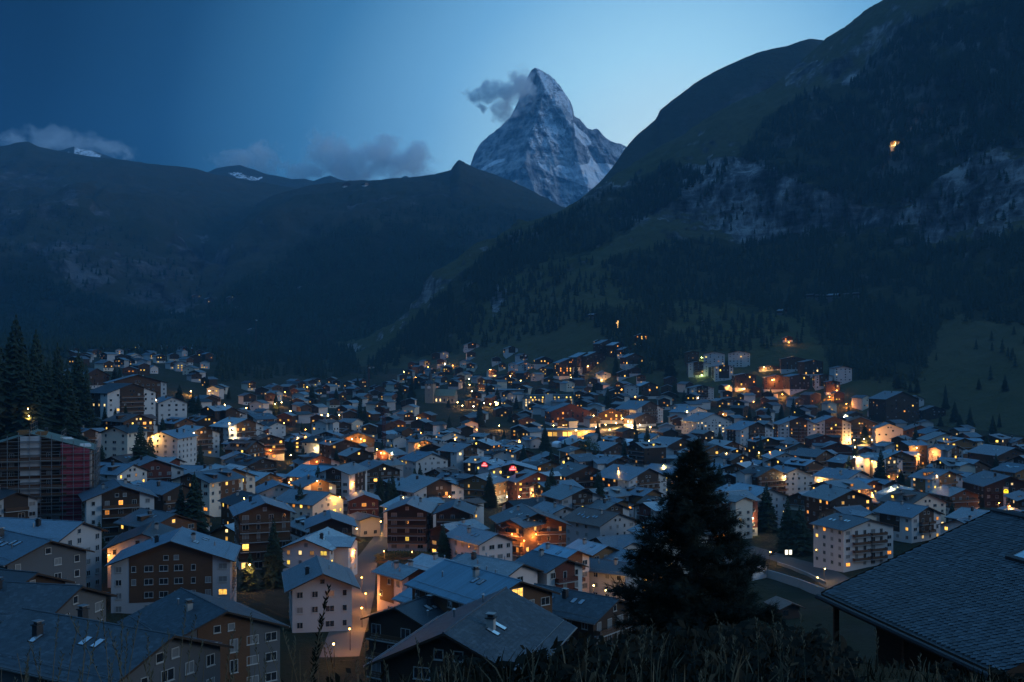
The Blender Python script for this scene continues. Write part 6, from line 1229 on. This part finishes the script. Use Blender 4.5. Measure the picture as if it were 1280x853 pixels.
# ------------------------------------------------------------------ near roof at the right edge of the view
def near_roof():
    A = P(1027, 742, 40.0); E_ = Vector((.195, -.981, 0)); U = Vector((.981, .195, 0)); L = 10.6; half = 7.7; rise = 3.05
    t = empty('mountain_house', (A.x+U.x*half, A.y+U.y*half, A.z-4.2)); tag(t, 'dark house close by with broad diamond-slated roof and one bright roof light', 'house'); o = t.location.copy()
    def W(u, e, z): return tuple(A+U*u+E_*e+Vector((0, 0, z))-o)
    b = MB(); sl = math.hypot(half, rise)
    b.slab([W(0, 0, 0), W(0, L, 0), W(half, L, rise), W(half, 0, rise)], .24, 'diamond_roof', [(0, 0), (L, 0), (L, sl), (0, sl)], 'dark_timber')
    b.slab([W(half, 0, rise), W(half, L, rise), W(2*half, L, 0), W(2*half, 0, 0)], .24, 'diamond_roof', [(0, sl), (L, sl), (L, 2*sl), (0, 2*sl)], 'dark_timber'); b.bar(W(half, -.05, rise+.03), W(half, L+.05, rise+.03), .13, 'diamond_roof', 6); ro = b.build('roof', t)
    slates(ro, [(W(half, 0, rise), W(0, 0, 0), W(half, L, rise)), (W(half, 0, rise), W(2*half, 0, 0), W(half, L, rise))], 5, .25, .19)
    b = MB(); b.bar(W(-.12, -.1, -.14), W(-.12, L+.1, -.14), .11, 'dark_metal', 8); b.build('gutter', ro)
    for e in (0, L):
        for s in (0, 1): b = MB(); p0, p1 = (W(0, e, -.30), W(half, e, rise-.30)) if s == 0 else (W(half, e, rise-.30), W(2*half, e, -.30)); q = .05 if e else -.05; d = E_*q; b.face([Vector(p0)+d, Vector(p1)+d, Vector(p1)+d+Vector((0, 0, .34)), Vector(p0)+d+Vector((0, 0, .34))], 'dark_timber'); b.build('verge_board', ro)
    def sl_pt(u, e, dz): return W(u, e, u/half*rise+dz)
    b = MB(); b.face([sl_pt(5.15, 4.4, .10), sl_pt(5.15, 5.9, .10), sl_pt(5.95, 5.9, .10), sl_pt(5.95, 4.4, .10)], 'skylight_glass'); 
    sk = b.build('skylight', ro); b = MB()
    for u0, u1, e0, e1 in ((5.0, 5.15, 4.25, 6.05), (5.95, 6.1, 4.25, 6.05), (5.15, 5.95, 4.25, 4.4), (5.15, 5.95, 5.9, 6.05)): b.slab([sl_pt(u0, e0, .14), sl_pt(u0, e1, .14), sl_pt(u1, e1, .14), sl_pt(u1, e0, .14)], .2, 'dark_metal')
    b.build('skylight_frame', sk)
    b = MB(); z0 = -8.5; pts = [(1.6, 1.3), (1.6, L-1.3), (2*half-1.2, L-1.3), (2*half-1.2, 1.3)]
    for i in range(4): p, q = pts[i], pts[(i+1) % 4]; b.face([W(*p, z0), W(*q, z0), W(*q, -.25+ (0 if True else 0)), W(*p, -.25)], 'dark_timber')
    for e in (1.3, L-1.3): b.face([W(1.6, e, -.25), W(half, e, rise-.6), W(2*half-1.2, e, -.25)], 'dark_timber')
    b.build('wall', t)
    for e in (.5, 5.2, L-.5): b = MB(); b.bar(W(.35, e, z0), W(.35, e, -.22), .13, 'dark_timber', 4); b.build('post', t)
    b = MB(); b.bar(W(.35, .3, -.36), W(.35, L-.3, -.36), .13, 'dark_timber', 4); b.build('eave_beam', t)
near_roof()
# little hay hut on the meadow
h = hit(988, 774); house(988, 774-3.9*F/h.y, 774, -5.2, 30, 6, 'dark', 'little dark hay hut on the meadow below the river wall', 'hut', name='hut', roof='brown_roof', lit=0, chim=0, lod=2, bal=False, wside=False)

H(463, 646, 671, 26, 24, 11, 'white', 'low garage building with floodlit yellow wall at the top of the lit lane', cat='garage', name='garage', roof='brown_roof', wall='cream_stucco', lit=.3, seed=77, chim=0, ns=1, pitch=14, lod=1, litm=['lit_warm'])
# ------------------------------------------------------------------ cars on the parking place
plain('car_white', (.6, .6, .62), .3); plain('car_grey', (.2, .21, .22), .3); plain('car_blue', (.04, .07, .15), .3); plain('car_red', (.25, .03, .03), .3)
def m_car(paint):
    b = MB(); pr = [(-2.1, .35), (-2.15, .8), (-1.9, 1.0), (-1.5, 1.05), (-1.0, 1.5), (.5, 1.52), (1.2, 1.02), (2.0, .88), (2.15, .6), (2.1, .35)]
    for s in (-1, 1): b.face([(s*.85, y, z) for y, z in pr][::s], paint)
    for (a, c), (d, e) in zip(pr, pr[1:]+pr[:1]): b.face([(-.85, a, c), (.85, a, c), (.85, d, e), (-.85, d, e)], paint)
    return b.mesh('body')
def m_cargl():
    b = MB()
    for s in (-1, 1): b.face([(s*.862, -1.35, 1.08), (s*.862, -.95, 1.44), (s*.862, .42, 1.45), (s*.862, .98, 1.08)][::s], 'glass')
    b.face([(-.75, .56, 1.50), (.75, .56, 1.50), (.78, 1.16, 1.06), (-.78, 1.16, 1.06)], 'glass'); b.face([(-.75, -1.42, 1.14), (.75, -1.42, 1.14), (.72, -1.06, 1.47), (-.72, -1.06, 1.47)], 'glass'); return b.mesh('windows')
def m_wheel():
    b = MB(); b.bar((-.11, 0, 0), (.11, 0, 0), .33, 'rubber', 12); b.bar((-.12, 0, 0), (.12, 0, 0), .18, 'metal', 8); return b.mesh('wheel')
CARM = {c: m_car(c) for c in ('car_white', 'car_grey', 'car_blue', 'car_red')}; CG, CW = m_cargl(), m_wheel()
for i, (px, py, c, lab) in enumerate([(388, 577, 'car_white', 'white car first in the upper parking row'), (383, 579, 'car_grey', 'grey car next to the white one in the upper parking row'), (377, 581, 'car_blue', 'dark blue car in the middle of the parking rows'), (372, 584, 'car_white', 'white car beside the dark blue one on the parking place'), (381, 587, 'car_red', 'dark red car in the lower parking row'), (388, 584, 'car_grey', 'grey car behind the dark red one'), (393, 590, 'car_white', 'white car at the lower end of the parking place'), (396, 581, 'car_blue', 'dark blue car by the parking place exit')]):
    p = hit(px, py); t = empty('parked_car', (p.x, p.y, p.z+.02), R(40+i*3)); tag(t, lab, 'car', 'cars on the parking place'); inst('body', CARM[c], t, (0, 0, 0)); inst('windows', CG, t, (0, 0, 0))
    for x, y in ((-.78, -1.3), (.78, -1.3), (-.78, 1.35), (.78, 1.35)): inst('wheel', CW, t, (x, y, .33))

# ------------------------------------------------------------------ lamps
COLS = {'w': ('lamp_warm', (1, .5, .13)), 'o': ('lamp_orange', (1, .36, .07)), 'p': ('lamp_white', (1, .74, .36)), 'g': ('lamp_green', (.8, 1, .35))}
def m_pole(h_):
    def fn(): b = MB(); b.bar((0, 0, -3), (0, 0, h_), .09, 'dark_metal', 6, .06); b.bar((0, 0, h_), (.0, -.7, h_+.25), .05, 'dark_metal', 5); return b.mesh('pole')
    return cached(('pole', h_), fn)
def m_head(): 
    def fn(): b = MB(); b.box(-.28, .28, -1.0, -.42, .22, .36, 'dark_metal'); return b.mesh('lamp_head')
    return cached('lhead', fn)
def m_bulb(m, s):
    def fn():
        b = MB(); n = 8
        for i in range(4):
            for j in range(n):
                def q(a, c): return (s*math.sin(math.pi*a/4)*math.cos(6.283*c/n), s*math.sin(math.pi*a/4)*math.sin(6.283*c/n), s*math.cos(math.pi*a/4))
                b.face([q(i, j), q(i+1, j), q(i+1, j+1), q(i, j+1)], m)
        return b.mesh('bulb')
    return cached(('bulb', m, round(s, 2)), fn)
_r = random.Random(77); _k = 0  # extra lamps strewn among the houses to add warm glow
while _k < 46:
    px = _r.uniform(120, 1270); py = _r.uniform(478, 640); h = hit(px, py)
    if h is None or not near_house(h, 14) or px > 1190 or near_house(h, -7) and _r.random() < .5: continue
    LAMPS.append((px, py-4*F/h.y, _r.choice('wwwop'), _r.uniform(.8, 2.4)*(1 if h.y > 450 else .6), None)); _k += 1
bpy.context.view_layer.update(); DG = bpy.context.evaluated_depsgraph_get(); EYE = Vector((0, 0, CZ))
def first_hit(px, py):
    d = Vector(((px-CX)/F, 1, (HY-py)/F)).normalized(); o = EYE.copy()
    for _ in range(6):
        ok, loc, n_, fi, ob, m_ = SC.ray_cast(DG, o, d)
        if not ok: return None
        if ob.name.startswith('haze'): o = loc+d*.05; continue
        return loc, d
LAMPT = []
for px, py, c, e, lab in LAMPS:
    fhit = first_hit(px, py)
    if fhit is None: continue
    loc, d = fhit; y = loc.y; back = max(1.2, min(3.5, y*.004)); p = P(px, py, y-back); g = gz(p.x, p.y, ('ground', 'hillside')); h_ = p.z-g
    yy = p.y
    while h_ < 4.2 and yy > y*.8 and yy > 20: yy -= 1.5; p = P(px, py, yy); g = gz(p.x, p.y, ('ground', 'hillside')); h_ = p.z-g
    pole = 5.0 if h_ < 5.5 else (8.0 if h_ < 9 else 12.0)
    s = min(.5, max(.16, y*.00042)); mt, cl_ = COLS[c]
    wall_ = h_ > 7
    t = empty('wall_lamp' if wall_ else 'street_lamp', (p.x, p.y+.7, p.z-.2)); tag(t, lab, 'lamp', 'warm lamps of the evening town')
    def shaft(hh=max(1.0, min(h_, 14))): b = MB(); b.bar((0, 0, -hh), (0, 0, .25), .08, 'dark_metal', 5, .05); b.bar((0, 0, .25), (0, -.7, .45), .05, 'dark_metal', 4); return b.mesh('pole')
    def bracket(bk=back+.6): b = MB(); b.bar((0, bk, .1), (0, 0, .25), .05, 'dark_metal', 5); b.bar((0, 0, .25), (0, -.7, .45), .05, 'dark_metal', 4); b.box(-.2, .2, bk-.05, bk, -.2, .4, 'dark_metal'); return b.mesh('bracket')
    if wall_: inst('bracket', bracket(), t, (0, 0, 0))
    else: inst('pole', shaft(), t, (0, 0, 0))
    hd = inst('lamp_head', m_head(), t, (0, 0, .22)); inst('bulb', m_bulb(mt, s), hd, (0, -.7, -.02-s*.2))
    ld = bpy.data.lights.new('lamp_light', 'POINT'); ld.energy = 950*e*(1 if y < 400 else 1.5 if y < 800 else 2.2); ld.color = cl_; ld.shadow_soft_size = .25; lo = bpy.data.objects.new('lamp_light', ld); COL.objects.link(lo); lo.parent = t; lo.location = (0, -1.1, -.4-s); LAMPT.append((t, px, py))

# ------------------------------------------------------------------ big stone pine in front
def big_pine():
    r = random.Random(21); base = P(868, 853, 36.0); base.z = gz(base.x, base.y)-.3; top = P(868, 553, 36.0).z; H_ = top-base.z; t = empty('stone_pine', base); tag(t, 'big dark stone pine with ragged branches rising in front of the town', 'pine')
    b = MB(); seg = 14; pr = None; pts = [Vector((math.sin(i*.9)*.06, math.cos(i*1.3)*.06, H_*i/seg*.985)) for i in range(seg+1)]
    for i in range(seg): b.bar(pts[i], pts[i+1], .21*(1-i/seg)+.02, 'bark', 7, .21*(1-(i+1)/seg)+.02)
    crown = MB(); lim = b
    # half widths of the crown read from its outline (height fraction from the tip down, left, right) in metres
    prof = [(0, .03, .03), (.03, .22, .22), (.10, .55, .55), (.18, .85, .9), (.27, 1.05, 1.3), (.36, 1.5, 1.6), (.46, 2.1, 2.1), (.56, 2.4, 2.5), (.66, 2.7, 2.8), (.78, 3.0, 2.7), (.9, 2.9, 2.3), (1, 2.5, 2.0)]
    def half(f, a):
        l = np.interp(f, [p[0] for p in prof], [p[1] for p in prof]); rr = np.interp(f, [p[0] for p in prof], [p[2] for p in prof]); k = .5+.5*math.cos(a); return (l*(1-k)+rr*k)*1.08
    vis = (853-553)/F*36
    def tuft(p, d, s):
        u = d.orthogonal().normalized(); v = d.cross(u)
        for i in range(15):
            a = r.uniform(0, 6.283); sp = r.uniform(.25, 1.1); q = (d*r.uniform(.5, 1)+(u*math.cos(a)+v*math.sin(a))*sp).normalized()*s*r.uniform(.7, 1.15); w_ = q.orthogonal().normalized()*s*.045
            o_ = p+d*r.uniform(-.5, .4)*s; crown.face([o_-w_, o_+w_, o_+q], 'pine_needles')
    n = 215
    for i in range(n):
        f = (i+.5)/n; f = f**.8*1.12; z = top-base.z-f*vis
        if z < .3: continue
        a = i*2.39996+r.uniform(-.4, .4); ln = half(min(f, 1), a)*r.uniform(.62, 1.12)
        if r.random() < .12: ln *= .6
        d = Vector((math.cos(a), math.sin(a), r.uniform(-.12, .28)-.12*f)); st = Vector((0, 0, z)); m = 5; prev = st; pts_ = [st]
        for k in range(1, m+1):
            u = k/m; pts_.append(st+d*ln*u+Vector((r.gauss(0, .03), r.gauss(0, .03), .22*ln*u*u*.5+r.gauss(0, .02))))
        for k in range(m): lim.bar(pts_[k], pts_[k+1], .035*(1-k/m)*min(1, ln)+.008, 'bark', 4, .035*(1-(k+1)/m)*min(1, ln)+.006)
        cnt = int(15+ln*25)
        for k in range(cnt):
            u = r.uniform(.28, 1.03)**.8; q = pts_[min(m-1, int(u*m))].lerp(pts_[min(m, int(u*m)+1)], u*m % 1); sd_ = Vector((r.gauss(0, 1), r.gauss(0, 1), r.gauss(.35, .6))).normalized(); off = r.uniform(.02, .34)*min(1, ln*.7+.2)
            tuft(q+sd_*off, (sd_*.7+d*.6).normalized(), r.uniform(.18, .30))
    lim.build('trunk', t); crown.build('crown', t)
    return t
big_pine()
def scrub_spruce(px, top, base, Y, lab, wide=1.2):
    p = P(px, base, Y); g = gz(p.x, p.y); h_ = (P(px, top, Y).z-g); spruce((p.x, p.y, g-.1), h_, lab, wide=wide)
scrub_spruce(790, 800, 850, 24, 'young spruce on the slope left of the big pine trunk', 1.5); scrub_spruce(746, 806, 850, 22, 'young spruce first in the scrub below the terrace roofs', 1.5); scrub_spruce(935, 770, 850, 30, 'small spruce close beside the big pine trunk', 1.5)

# ------------------------------------------------------------------ grass, scrub and dry stalks on the viewpoint slope
def slope_plants():
    r = random.Random(8); b = MB(); g = MB()
    for i in range(5200):
        px = r.uniform(-60, 1340); Y = r.uniform(4.2, 11) if r.random() < .7 else r.uniform(11, 24); x = (px-CX)/F*Y; z = gz(x, Y, ('ground',)); h_ = r.uniform(.15, .5)*(1 if px < 1000 else .55)
        lean = Vector((r.gauss(0, .25), r.gauss(0, .2), 1)).normalized(); p = Vector((x, Y, z-.03)); w_ = Vector((r.uniform(-1, 1), r.uniform(-.4, .4), 0)).normalized()*r.uniform(.005, .012); m = p+lean*h_*.6; e = p+lean*h_+Vector((lean.x*.3*h_, 0, -.08*h_))
        mt = 'green_blades' if r.random() < .7 else 'dry_grass'; g.face([p-w_, p+w_, m+w_*.7, m-w_*.7], mt); g.face([m-w_*.7, m+w_*.7, e], mt)
    def stalk(px, py, Y, seedhead=True):
        x = (px-CX)/F*Y; z = gz(x, Y, ('ground',)); zt = P(px, py, Y).z; h_ = zt-z
        if h_ < .15: return
        bend = r.gauss(0, .10)*h_; n = 6; pts = [Vector((x+bend*(i/n)**2-bend, Y, z-.05+(h_+.05)*i/n)) for i in range(n+1)]; rad = .0045*Y/7
        for i in range(n): b.bar(pts[i], pts[i+1], rad*(1-.6*i/n), 'dry_grass', 3, rad*(1-.6*(i+1)/n))
        if seedhead:
            L = min(.3, h_*.25)
            for k in range(16): u = 1-k/16*L/h_; q = pts[0].lerp(pts[-1], u); q.x = x+bend*u*u-bend; a = r.uniform(0, 6.3); d = Vector((math.cos(a)*.018, math.sin(a)*.018, .03))*Y/7; b.face([q, q+d*.6+Vector((.004, 0, 0)), q+d, q+d*.6-Vector((.004, 0, 0))], 'dry_grass')
        if r.random() < .6:
            q = pts[2]; s = r.choice((-1, 1))*r.uniform(.06, .16); g.face([q, q+Vector((.012, 0, .02)), q+Vector((s, 0, .16)), q+Vector((s*.5, 0, .15))], 'dry_grass')
    for px, py in [(73, 772), (87, 770), (98, 780), (110, 776), (127, 756), (126, 772), (137, 790), (142, 800), (153, 776), (159, 790), (175, 768), (184, 796), (202, 802), (212, 790), (233, 758), (245, 772), (252, 806), (292, 790), (312, 770), (300, 800), (36, 802), (50, 815), (332, 800), (354, 790), (370, 800), (400, 790), (410, 808), (455, 800), (470, 795), (520, 802), (545, 815), (560, 820), (816, 778), (808, 790), (830, 796), (800, 798), (786, 796), (896, 770), (903, 780), (946, 776), (965, 766), (977, 774), (1001, 768), (905, 800), (920, 798), (990, 800), (1040, 806), (1095, 790), (690, 818), (735, 800), (770, 805), (1150, 820)]: stalk(px, py, r.uniform(5.5, 8.5))
    for i in range(80): px = r.uniform(-40, 1000); stalk(px, r.uniform(812, 852), r.uniform(5, 10), r.random() < .6)
    o = g.build('grass'); tag(o, 'dark meadow grass covering the viewpoint slope', 'grass', kind='stuff'); o = b.build('dry_grass_stalks'); tag(o, 'thin dry grass stalks with seed heads standing up along the lower edge', 'grass', kind='stuff')
    u = MB()
    for i in range(620):
        px = r.uniform(700, 1060) if r.random() < .75 else r.uniform(250, 1300); Y = r.uniform(8, 24); x = (px-CX)/F*Y; z = gz(x, Y, ('ground',)); R_ = r.uniform(.15, .42)*(1 if px < 1040 else .5)
        for k in range(42):
            v = Vector((r.gauss(0, 1), r.gauss(0, 1), abs(r.gauss(0, 1)))).normalized()*R_*r.uniform(.3, 1); q = Vector((x, Y, z))+v; e = Vector((r.gauss(0, 1), r.gauss(0, 1), r.gauss(0, 1))).normalized(); w_ = e.orthogonal().normalized(); s = r.uniform(.03, .075)*(1+Y/30); u.face([q+e*s, q+w_*s*.45, q-e*s, q-w_*s*.45], 'undergrowth_leaves')
    o = u.build('undergrowth'); tag(o, 'low dark scrub tangled over the slope around the big pine', 'undergrowth', kind='stuff')
    t = empty('tall_weed', (0, 0, 0)); x, Y = (384-CX)/F*7, 7.0; z = gz(x, Y, ('ground',)); t.location = (x, Y, z); tag(t, 'tall leaning plumed weed standing before the blank white gable', 'weed'); zt = P(411, 736, 7).z-z; dx = (411-384)/F*7
    b = MB(); n = 10; pts = [Vector((dx*(i/n)**2, 0, zt*i/n)) for i in range(n+1)]
    for i in range(n): b.bar(pts[i], pts[i+1], .008*(1-.6*i/n), 'dry_grass', 4, .008*(1-.6*(i+1)/n))
    b.build('stem', t); b = MB()
    for i in range(110): k = r.random()**.8; q = Vector((dx*(1-k*.6)**2, 0, zt*(1-k*.6))); a = r.uniform(0, 6.3); s = .02+.022*k; d = Vector((math.cos(a)*s, math.sin(a)*s, .04)); b.face([q, q+d*.5+Vector((.006, 0, .0)), q+d, q+d*.5-Vector((.006, 0, 0))], 'undergrowth_leaves')
    b.build('plume', t)
slope_plants()

# ------------------------------------------------------------------ clouds: real bodies of drifting vapour beyond the haze
def cloud(name, lab, blobs, dens, seed, col=(1, 1, 1), thr=.47, scale=.0032, stretch=(1, 1, 1)):
    import bmesh
    bm = bmesh.new()
    for px, py, Y, rx, rz in blobs:
        c = P(px, py, Y); k = Y/F; m = Matrix.Translation(c) @ Matrix.Diagonal((rx*k*1.55, (rx+rz)*.78*k, rz*k*1.6, 1)); bmesh.ops.create_icosphere(bm, subdivisions=2, radius=1, matrix=m)
    me = bpy.data.meshes.new(name); bm.to_mesh(me); bm.free(); o = link(bpy.data.objects.new(name, me))
    if len(blobs) > 1:
        md = o.modifiers.new('remesh', 'REMESH'); md.mode = 'VOXEL'; md.voxel_size = 38
    m = bpy.data.materials.new(name+'_vapour'); m.use_nodes = True; t = m.node_tree; t.nodes.clear(); tc_ = N(t, 'ShaderNodeTexCoord'); mp = N(t, 'ShaderNodeMapping'); t.links.new(tc_.outputs['Object'], mp.inputs[0]); mp.inputs['Scale'].default_value = stretch; mp.inputs['Location'].default_value = (seed*1300, seed*700, 0)
    n = noise_n(t, scale, 7, vec=mp.outputs[0], rough=.6); wp = tc_.outputs['Object']
    for sc_, am in ((.0028, 330.), (.0085, 120.), (.022, 45.)):
        nn = noise_n(t, sc_, 3, vec=mp.outputs[0]); s1 = N(t, 'ShaderNodeVectorMath', operation='SUBTRACT'); t.links.new(nn.outputs['Color'], s1.inputs[0]); s1.inputs[1].default_value = (.5, .5, .5)
        s2 = N(t, 'ShaderNodeVectorMath', operation='SCALE'); t.links.new(s1.outputs[0], s2.inputs[0]); s2.inputs['Scale'].default_value = am*1.5; s3 = N(t, 'ShaderNodeVectorMath', operation='ADD'); t.links.new(wp, s3.inputs[0]); t.links.new(s2.outputs[0], s3.inputs[1]); wp = s3.outputs[0]
    d = smooth_n(t, n.outputs[0], thr, thr+.2); acc = None
    for px, py, Y, rx, rz in blobs:     # thin out towards each puff's edge
        c = P(px, py, Y); k = Y/F; sb = N(t, 'ShaderNodeVectorMath', operation='SUBTRACT'); t.links.new(wp, sb.inputs[0]); sb.inputs[1].default_value = c
        dv = N(t, 'ShaderNodeVectorMath', operation='DIVIDE'); t.links.new(sb.outputs[0], dv.inputs[0]); dv.inputs[1].default_value = (rx*k, (rx+rz)*.5*k, rz*k); ln = N(t, 'ShaderNodeVectorMath', operation='LENGTH'); t.links.new(dv.outputs[0], ln.inputs[0])
        q = math_n(t, 'SUBTRACT', 1.0, ln.outputs['Value'], True); acc = q if acc is None else math_n(t, 'MAXIMUM', acc, q)
    e = math_n(t, 'MULTIPLY', smooth_n(t, math_n(t, 'ADD', math_n(t, 'MULTIPLY', acc, 1.25), math_n(t, 'MULTIPLY', math_n(t, 'SUBTRACT', n.outputs[0], thr+.12), 2.0)), .05, .75), smooth_n(t, acc, .0, .3)); d = e
    pv = t.nodes.new('ShaderNodeVolumePrincipled'); pv.inputs['Color'].default_value = (*col, 1); t.links.new(math_n(t, 'MULTIPLY', math_n(t, 'MULTIPLY', d, e), dens), pv.inputs['Density']); pv.inputs['Anisotropy'].default_value = .0
    ou = t.nodes.new('ShaderNodeOutputMaterial'); t.links.new(pv.outputs[0], ou.inputs['Volume']); me.materials.append(m); tag(o, lab, 'cloud', kind='stuff'); return o
cloud('cloud', 'banner cloud trailing from the shoulder of the great peak', [(643, 117, 9150, 34, 26), (652, 108, 9000, 22, 18), (618, 110, 9150, 30, 19), (596, 112, 9150, 24, 15), (630, 142, 9150, 16, 24), (655, 104, 9200, 18, 18), (604, 134, 9150, 12, 12)], .012, 1, scale=.010, thr=.38)
cloud('cloud', 'grey cloud bank lying behind the crest of the middle hill', [(470, 194, 8900, 50, 36), (505, 206, 8900, 42, 28), (425, 203, 8900, 48, 34), (405, 190, 8900, 30, 26), (380, 210, 8900, 44, 22), (335, 200, 9000, 34, 22), (295, 201, 9000, 48, 18), (528, 214, 9000, 24, 18), (450, 215, 9000, 70, 20)], .008, 2, scale=.007, thr=.40)
cloud('cloud', 'thin cloud streaming off the snowy ridge at the edge of the view', [(60, 178, 8600, 66, 22), (110, 189, 8600, 62, 17), (20, 176, 8600, 46, 15), (150, 199, 8600, 40, 11)], .004, 3, scale=.007, thr=.42)
cy.volume_step_rate = 0.3; cy.volume_max_steps = 256
# ------------------------------------------------------------------ descriptions for the things that came out of loops
LAND = []
for o in list(COL.objects):
    if o.parent is None and o.get('label') and o.type in ('EMPTY', 'MESH') and o.get('kind') is None:
        p = o.location
        if p.y > 1: LAND.append((o, *pix((p.x, p.y, p.z+4)), p.y))
PHR = [(REDH, 'the red-emblem hotel'), (LODGE, 'the amber-lit lodge'), (STAIR, 'the yellow stair tower'), (HOT, 'the balconied hillside hotel'), (RA, 'the river-road apartment house'), (EMB, 'the yellow-emblem hotel'), (GR, 'the broad amber-gabled house'), (SB, 'the scaffolded block'), (J_, 'the seam-roofed chalet')]
PH = [(ph, *pix((r['cen'].x, r['cen'].y, r['zb']+5))) for r, ph in PHR if r]
PH += [('the church tower', 538, 490), ('the lit cross', 772, 412), ('the lit square', 778, 530), ('the three-gabled white row', 1000, 540), ('the grand mansard hotel', 686, 500), ('the station shed', 703, 545), ('the round leafy tree', 735, 565), ('the striped tent', 779, 556), ('the rust-red crane', 480, 560), ('the car park', 383, 584), ('the orange-lit bank', 507, 698), ('the floodlit hotel entrance', 1080, 548), ('the turquoise-roofed hotel', 812, 515), ('the slope blocks', 940, 475), ('the big pine', 868, 640), ('the floodlit timber chalet', 447, 552), ('the lit terraces', 350, 505), ('the white corner house', 1182, 565), ('the stepped-roof apartment house', 1128, 512), ('the red timber chalet', 455, 640), ('the long black-fronted house', 549, 622), ('the lit restaurants', 612, 500), ('the white slate-roofed hotel', 893, 532), ('the wooded knoll', 330, 455), ('the wide brown chalet', 194, 598), ('the small-windowed white block', 995, 605), ('the white balconied hotel', 408, 548), ('the twin spruces', 480, 618), ('the brown-roofed house', 772, 668), ('the terracotta-walled house', 1142, 632)]
RN = {'slate_roof': 'slate roof', 'pale_stone_roof': 'pale stone roof', 'seam_roof': 'blue metal roof', 'dark_roof': 'dark roof', 'brown_roof': 'brown roof', 'diamond_roof': 'slate roof', 'green_roof': 'green roof'}
WN = {'white_stucco': 'white', 'cream_stucco': 'cream', 'grey_stucco': 'grey', 'pink_stucco': 'pinkish'}
ON = ['', ', second from it', ', third from it', ', fourth from it', ', fifth from it', ', sixth from it', ', seventh from it', ', eighth from it', ', ninth from it', ', tenth from it']
def rel(x, y):
    c = sorted(PH, key=lambda q: (q[1]-x)**2+((q[2]-y)*1.6)**2)[:2]; (n1, x1, y1), (n2, x2, y2) = c[0], c[1]
    return n1, n2, (x-x1)**2+((y-y1)*1.6)**2, ('behind' if y < y1-6 else 'before' if y > y1+6 else 'beside')
pend = {}
for r in HOUSES:
    o = r['root']
    if o.get('label'): continue
    x, y = pix((r['cen'].x, r['cen'].y, r['zb']+5)); n1, n2, d, w_ = rel(x, y); rf, wl_, wd = r['mats']
    lit_n = sum(1 for c in o.children if c.get('label') == 'lit window'); lt = 'unlit' if lit_n == 0 else ('lit' if lit_n < 5 else 'brightly lit')
    ad = {'timber': wd.split('_')[0]+' timber chalet', 'dark': 'all-timber '+wd.split('_')[0]+' chalet', 'white': WN[wl_]+' house', 'mix': WN[wl_]+' half-timbered house', 'apt': WN[wl_]+' balconied house'}[r['style']]
    o['category'] = 'chalet' if 'chalet' in ad else 'house'; o['group'] = 'houses filling the valley town'
    pend.setdefault((f'{lt} {ad}, {RN[rf]}, {w_} {n1}'), []).append((d, o))
for t, p, h in TREES:
    if t.get('label'): continue
    x, y = pix((p[0], p[1], p[2]+h*.5)); n1, n2, d, w_ = rel(x, y); sz = 'tall' if h > 15.5 else 'slim' if t.scale[0]/h < 1.2 else 'small'
    pend.setdefault((f'{sz} garden spruce {w_} {n1}'), []).append((d, t))
for t, x, y in LAMPT:
    if t.get('label'): continue
    n1, n2, d, w_ = rel(x, y); pend.setdefault(f"small {'warm' } added lamp burning between houses {w_} {n1}", []).append((d, t))
for k, L in pend.items():
    L.sort(key=lambda q: q[0])
    for i, (d, o) in enumerate(L): o['label'] = k+ON[min(i, 9)]
FIX = {}
for o in list(COL.objects):
    l = o.get('label')
    if l and len(l.split()) > 16 and o.parent is None: print('LONG', len(l.split()), l)
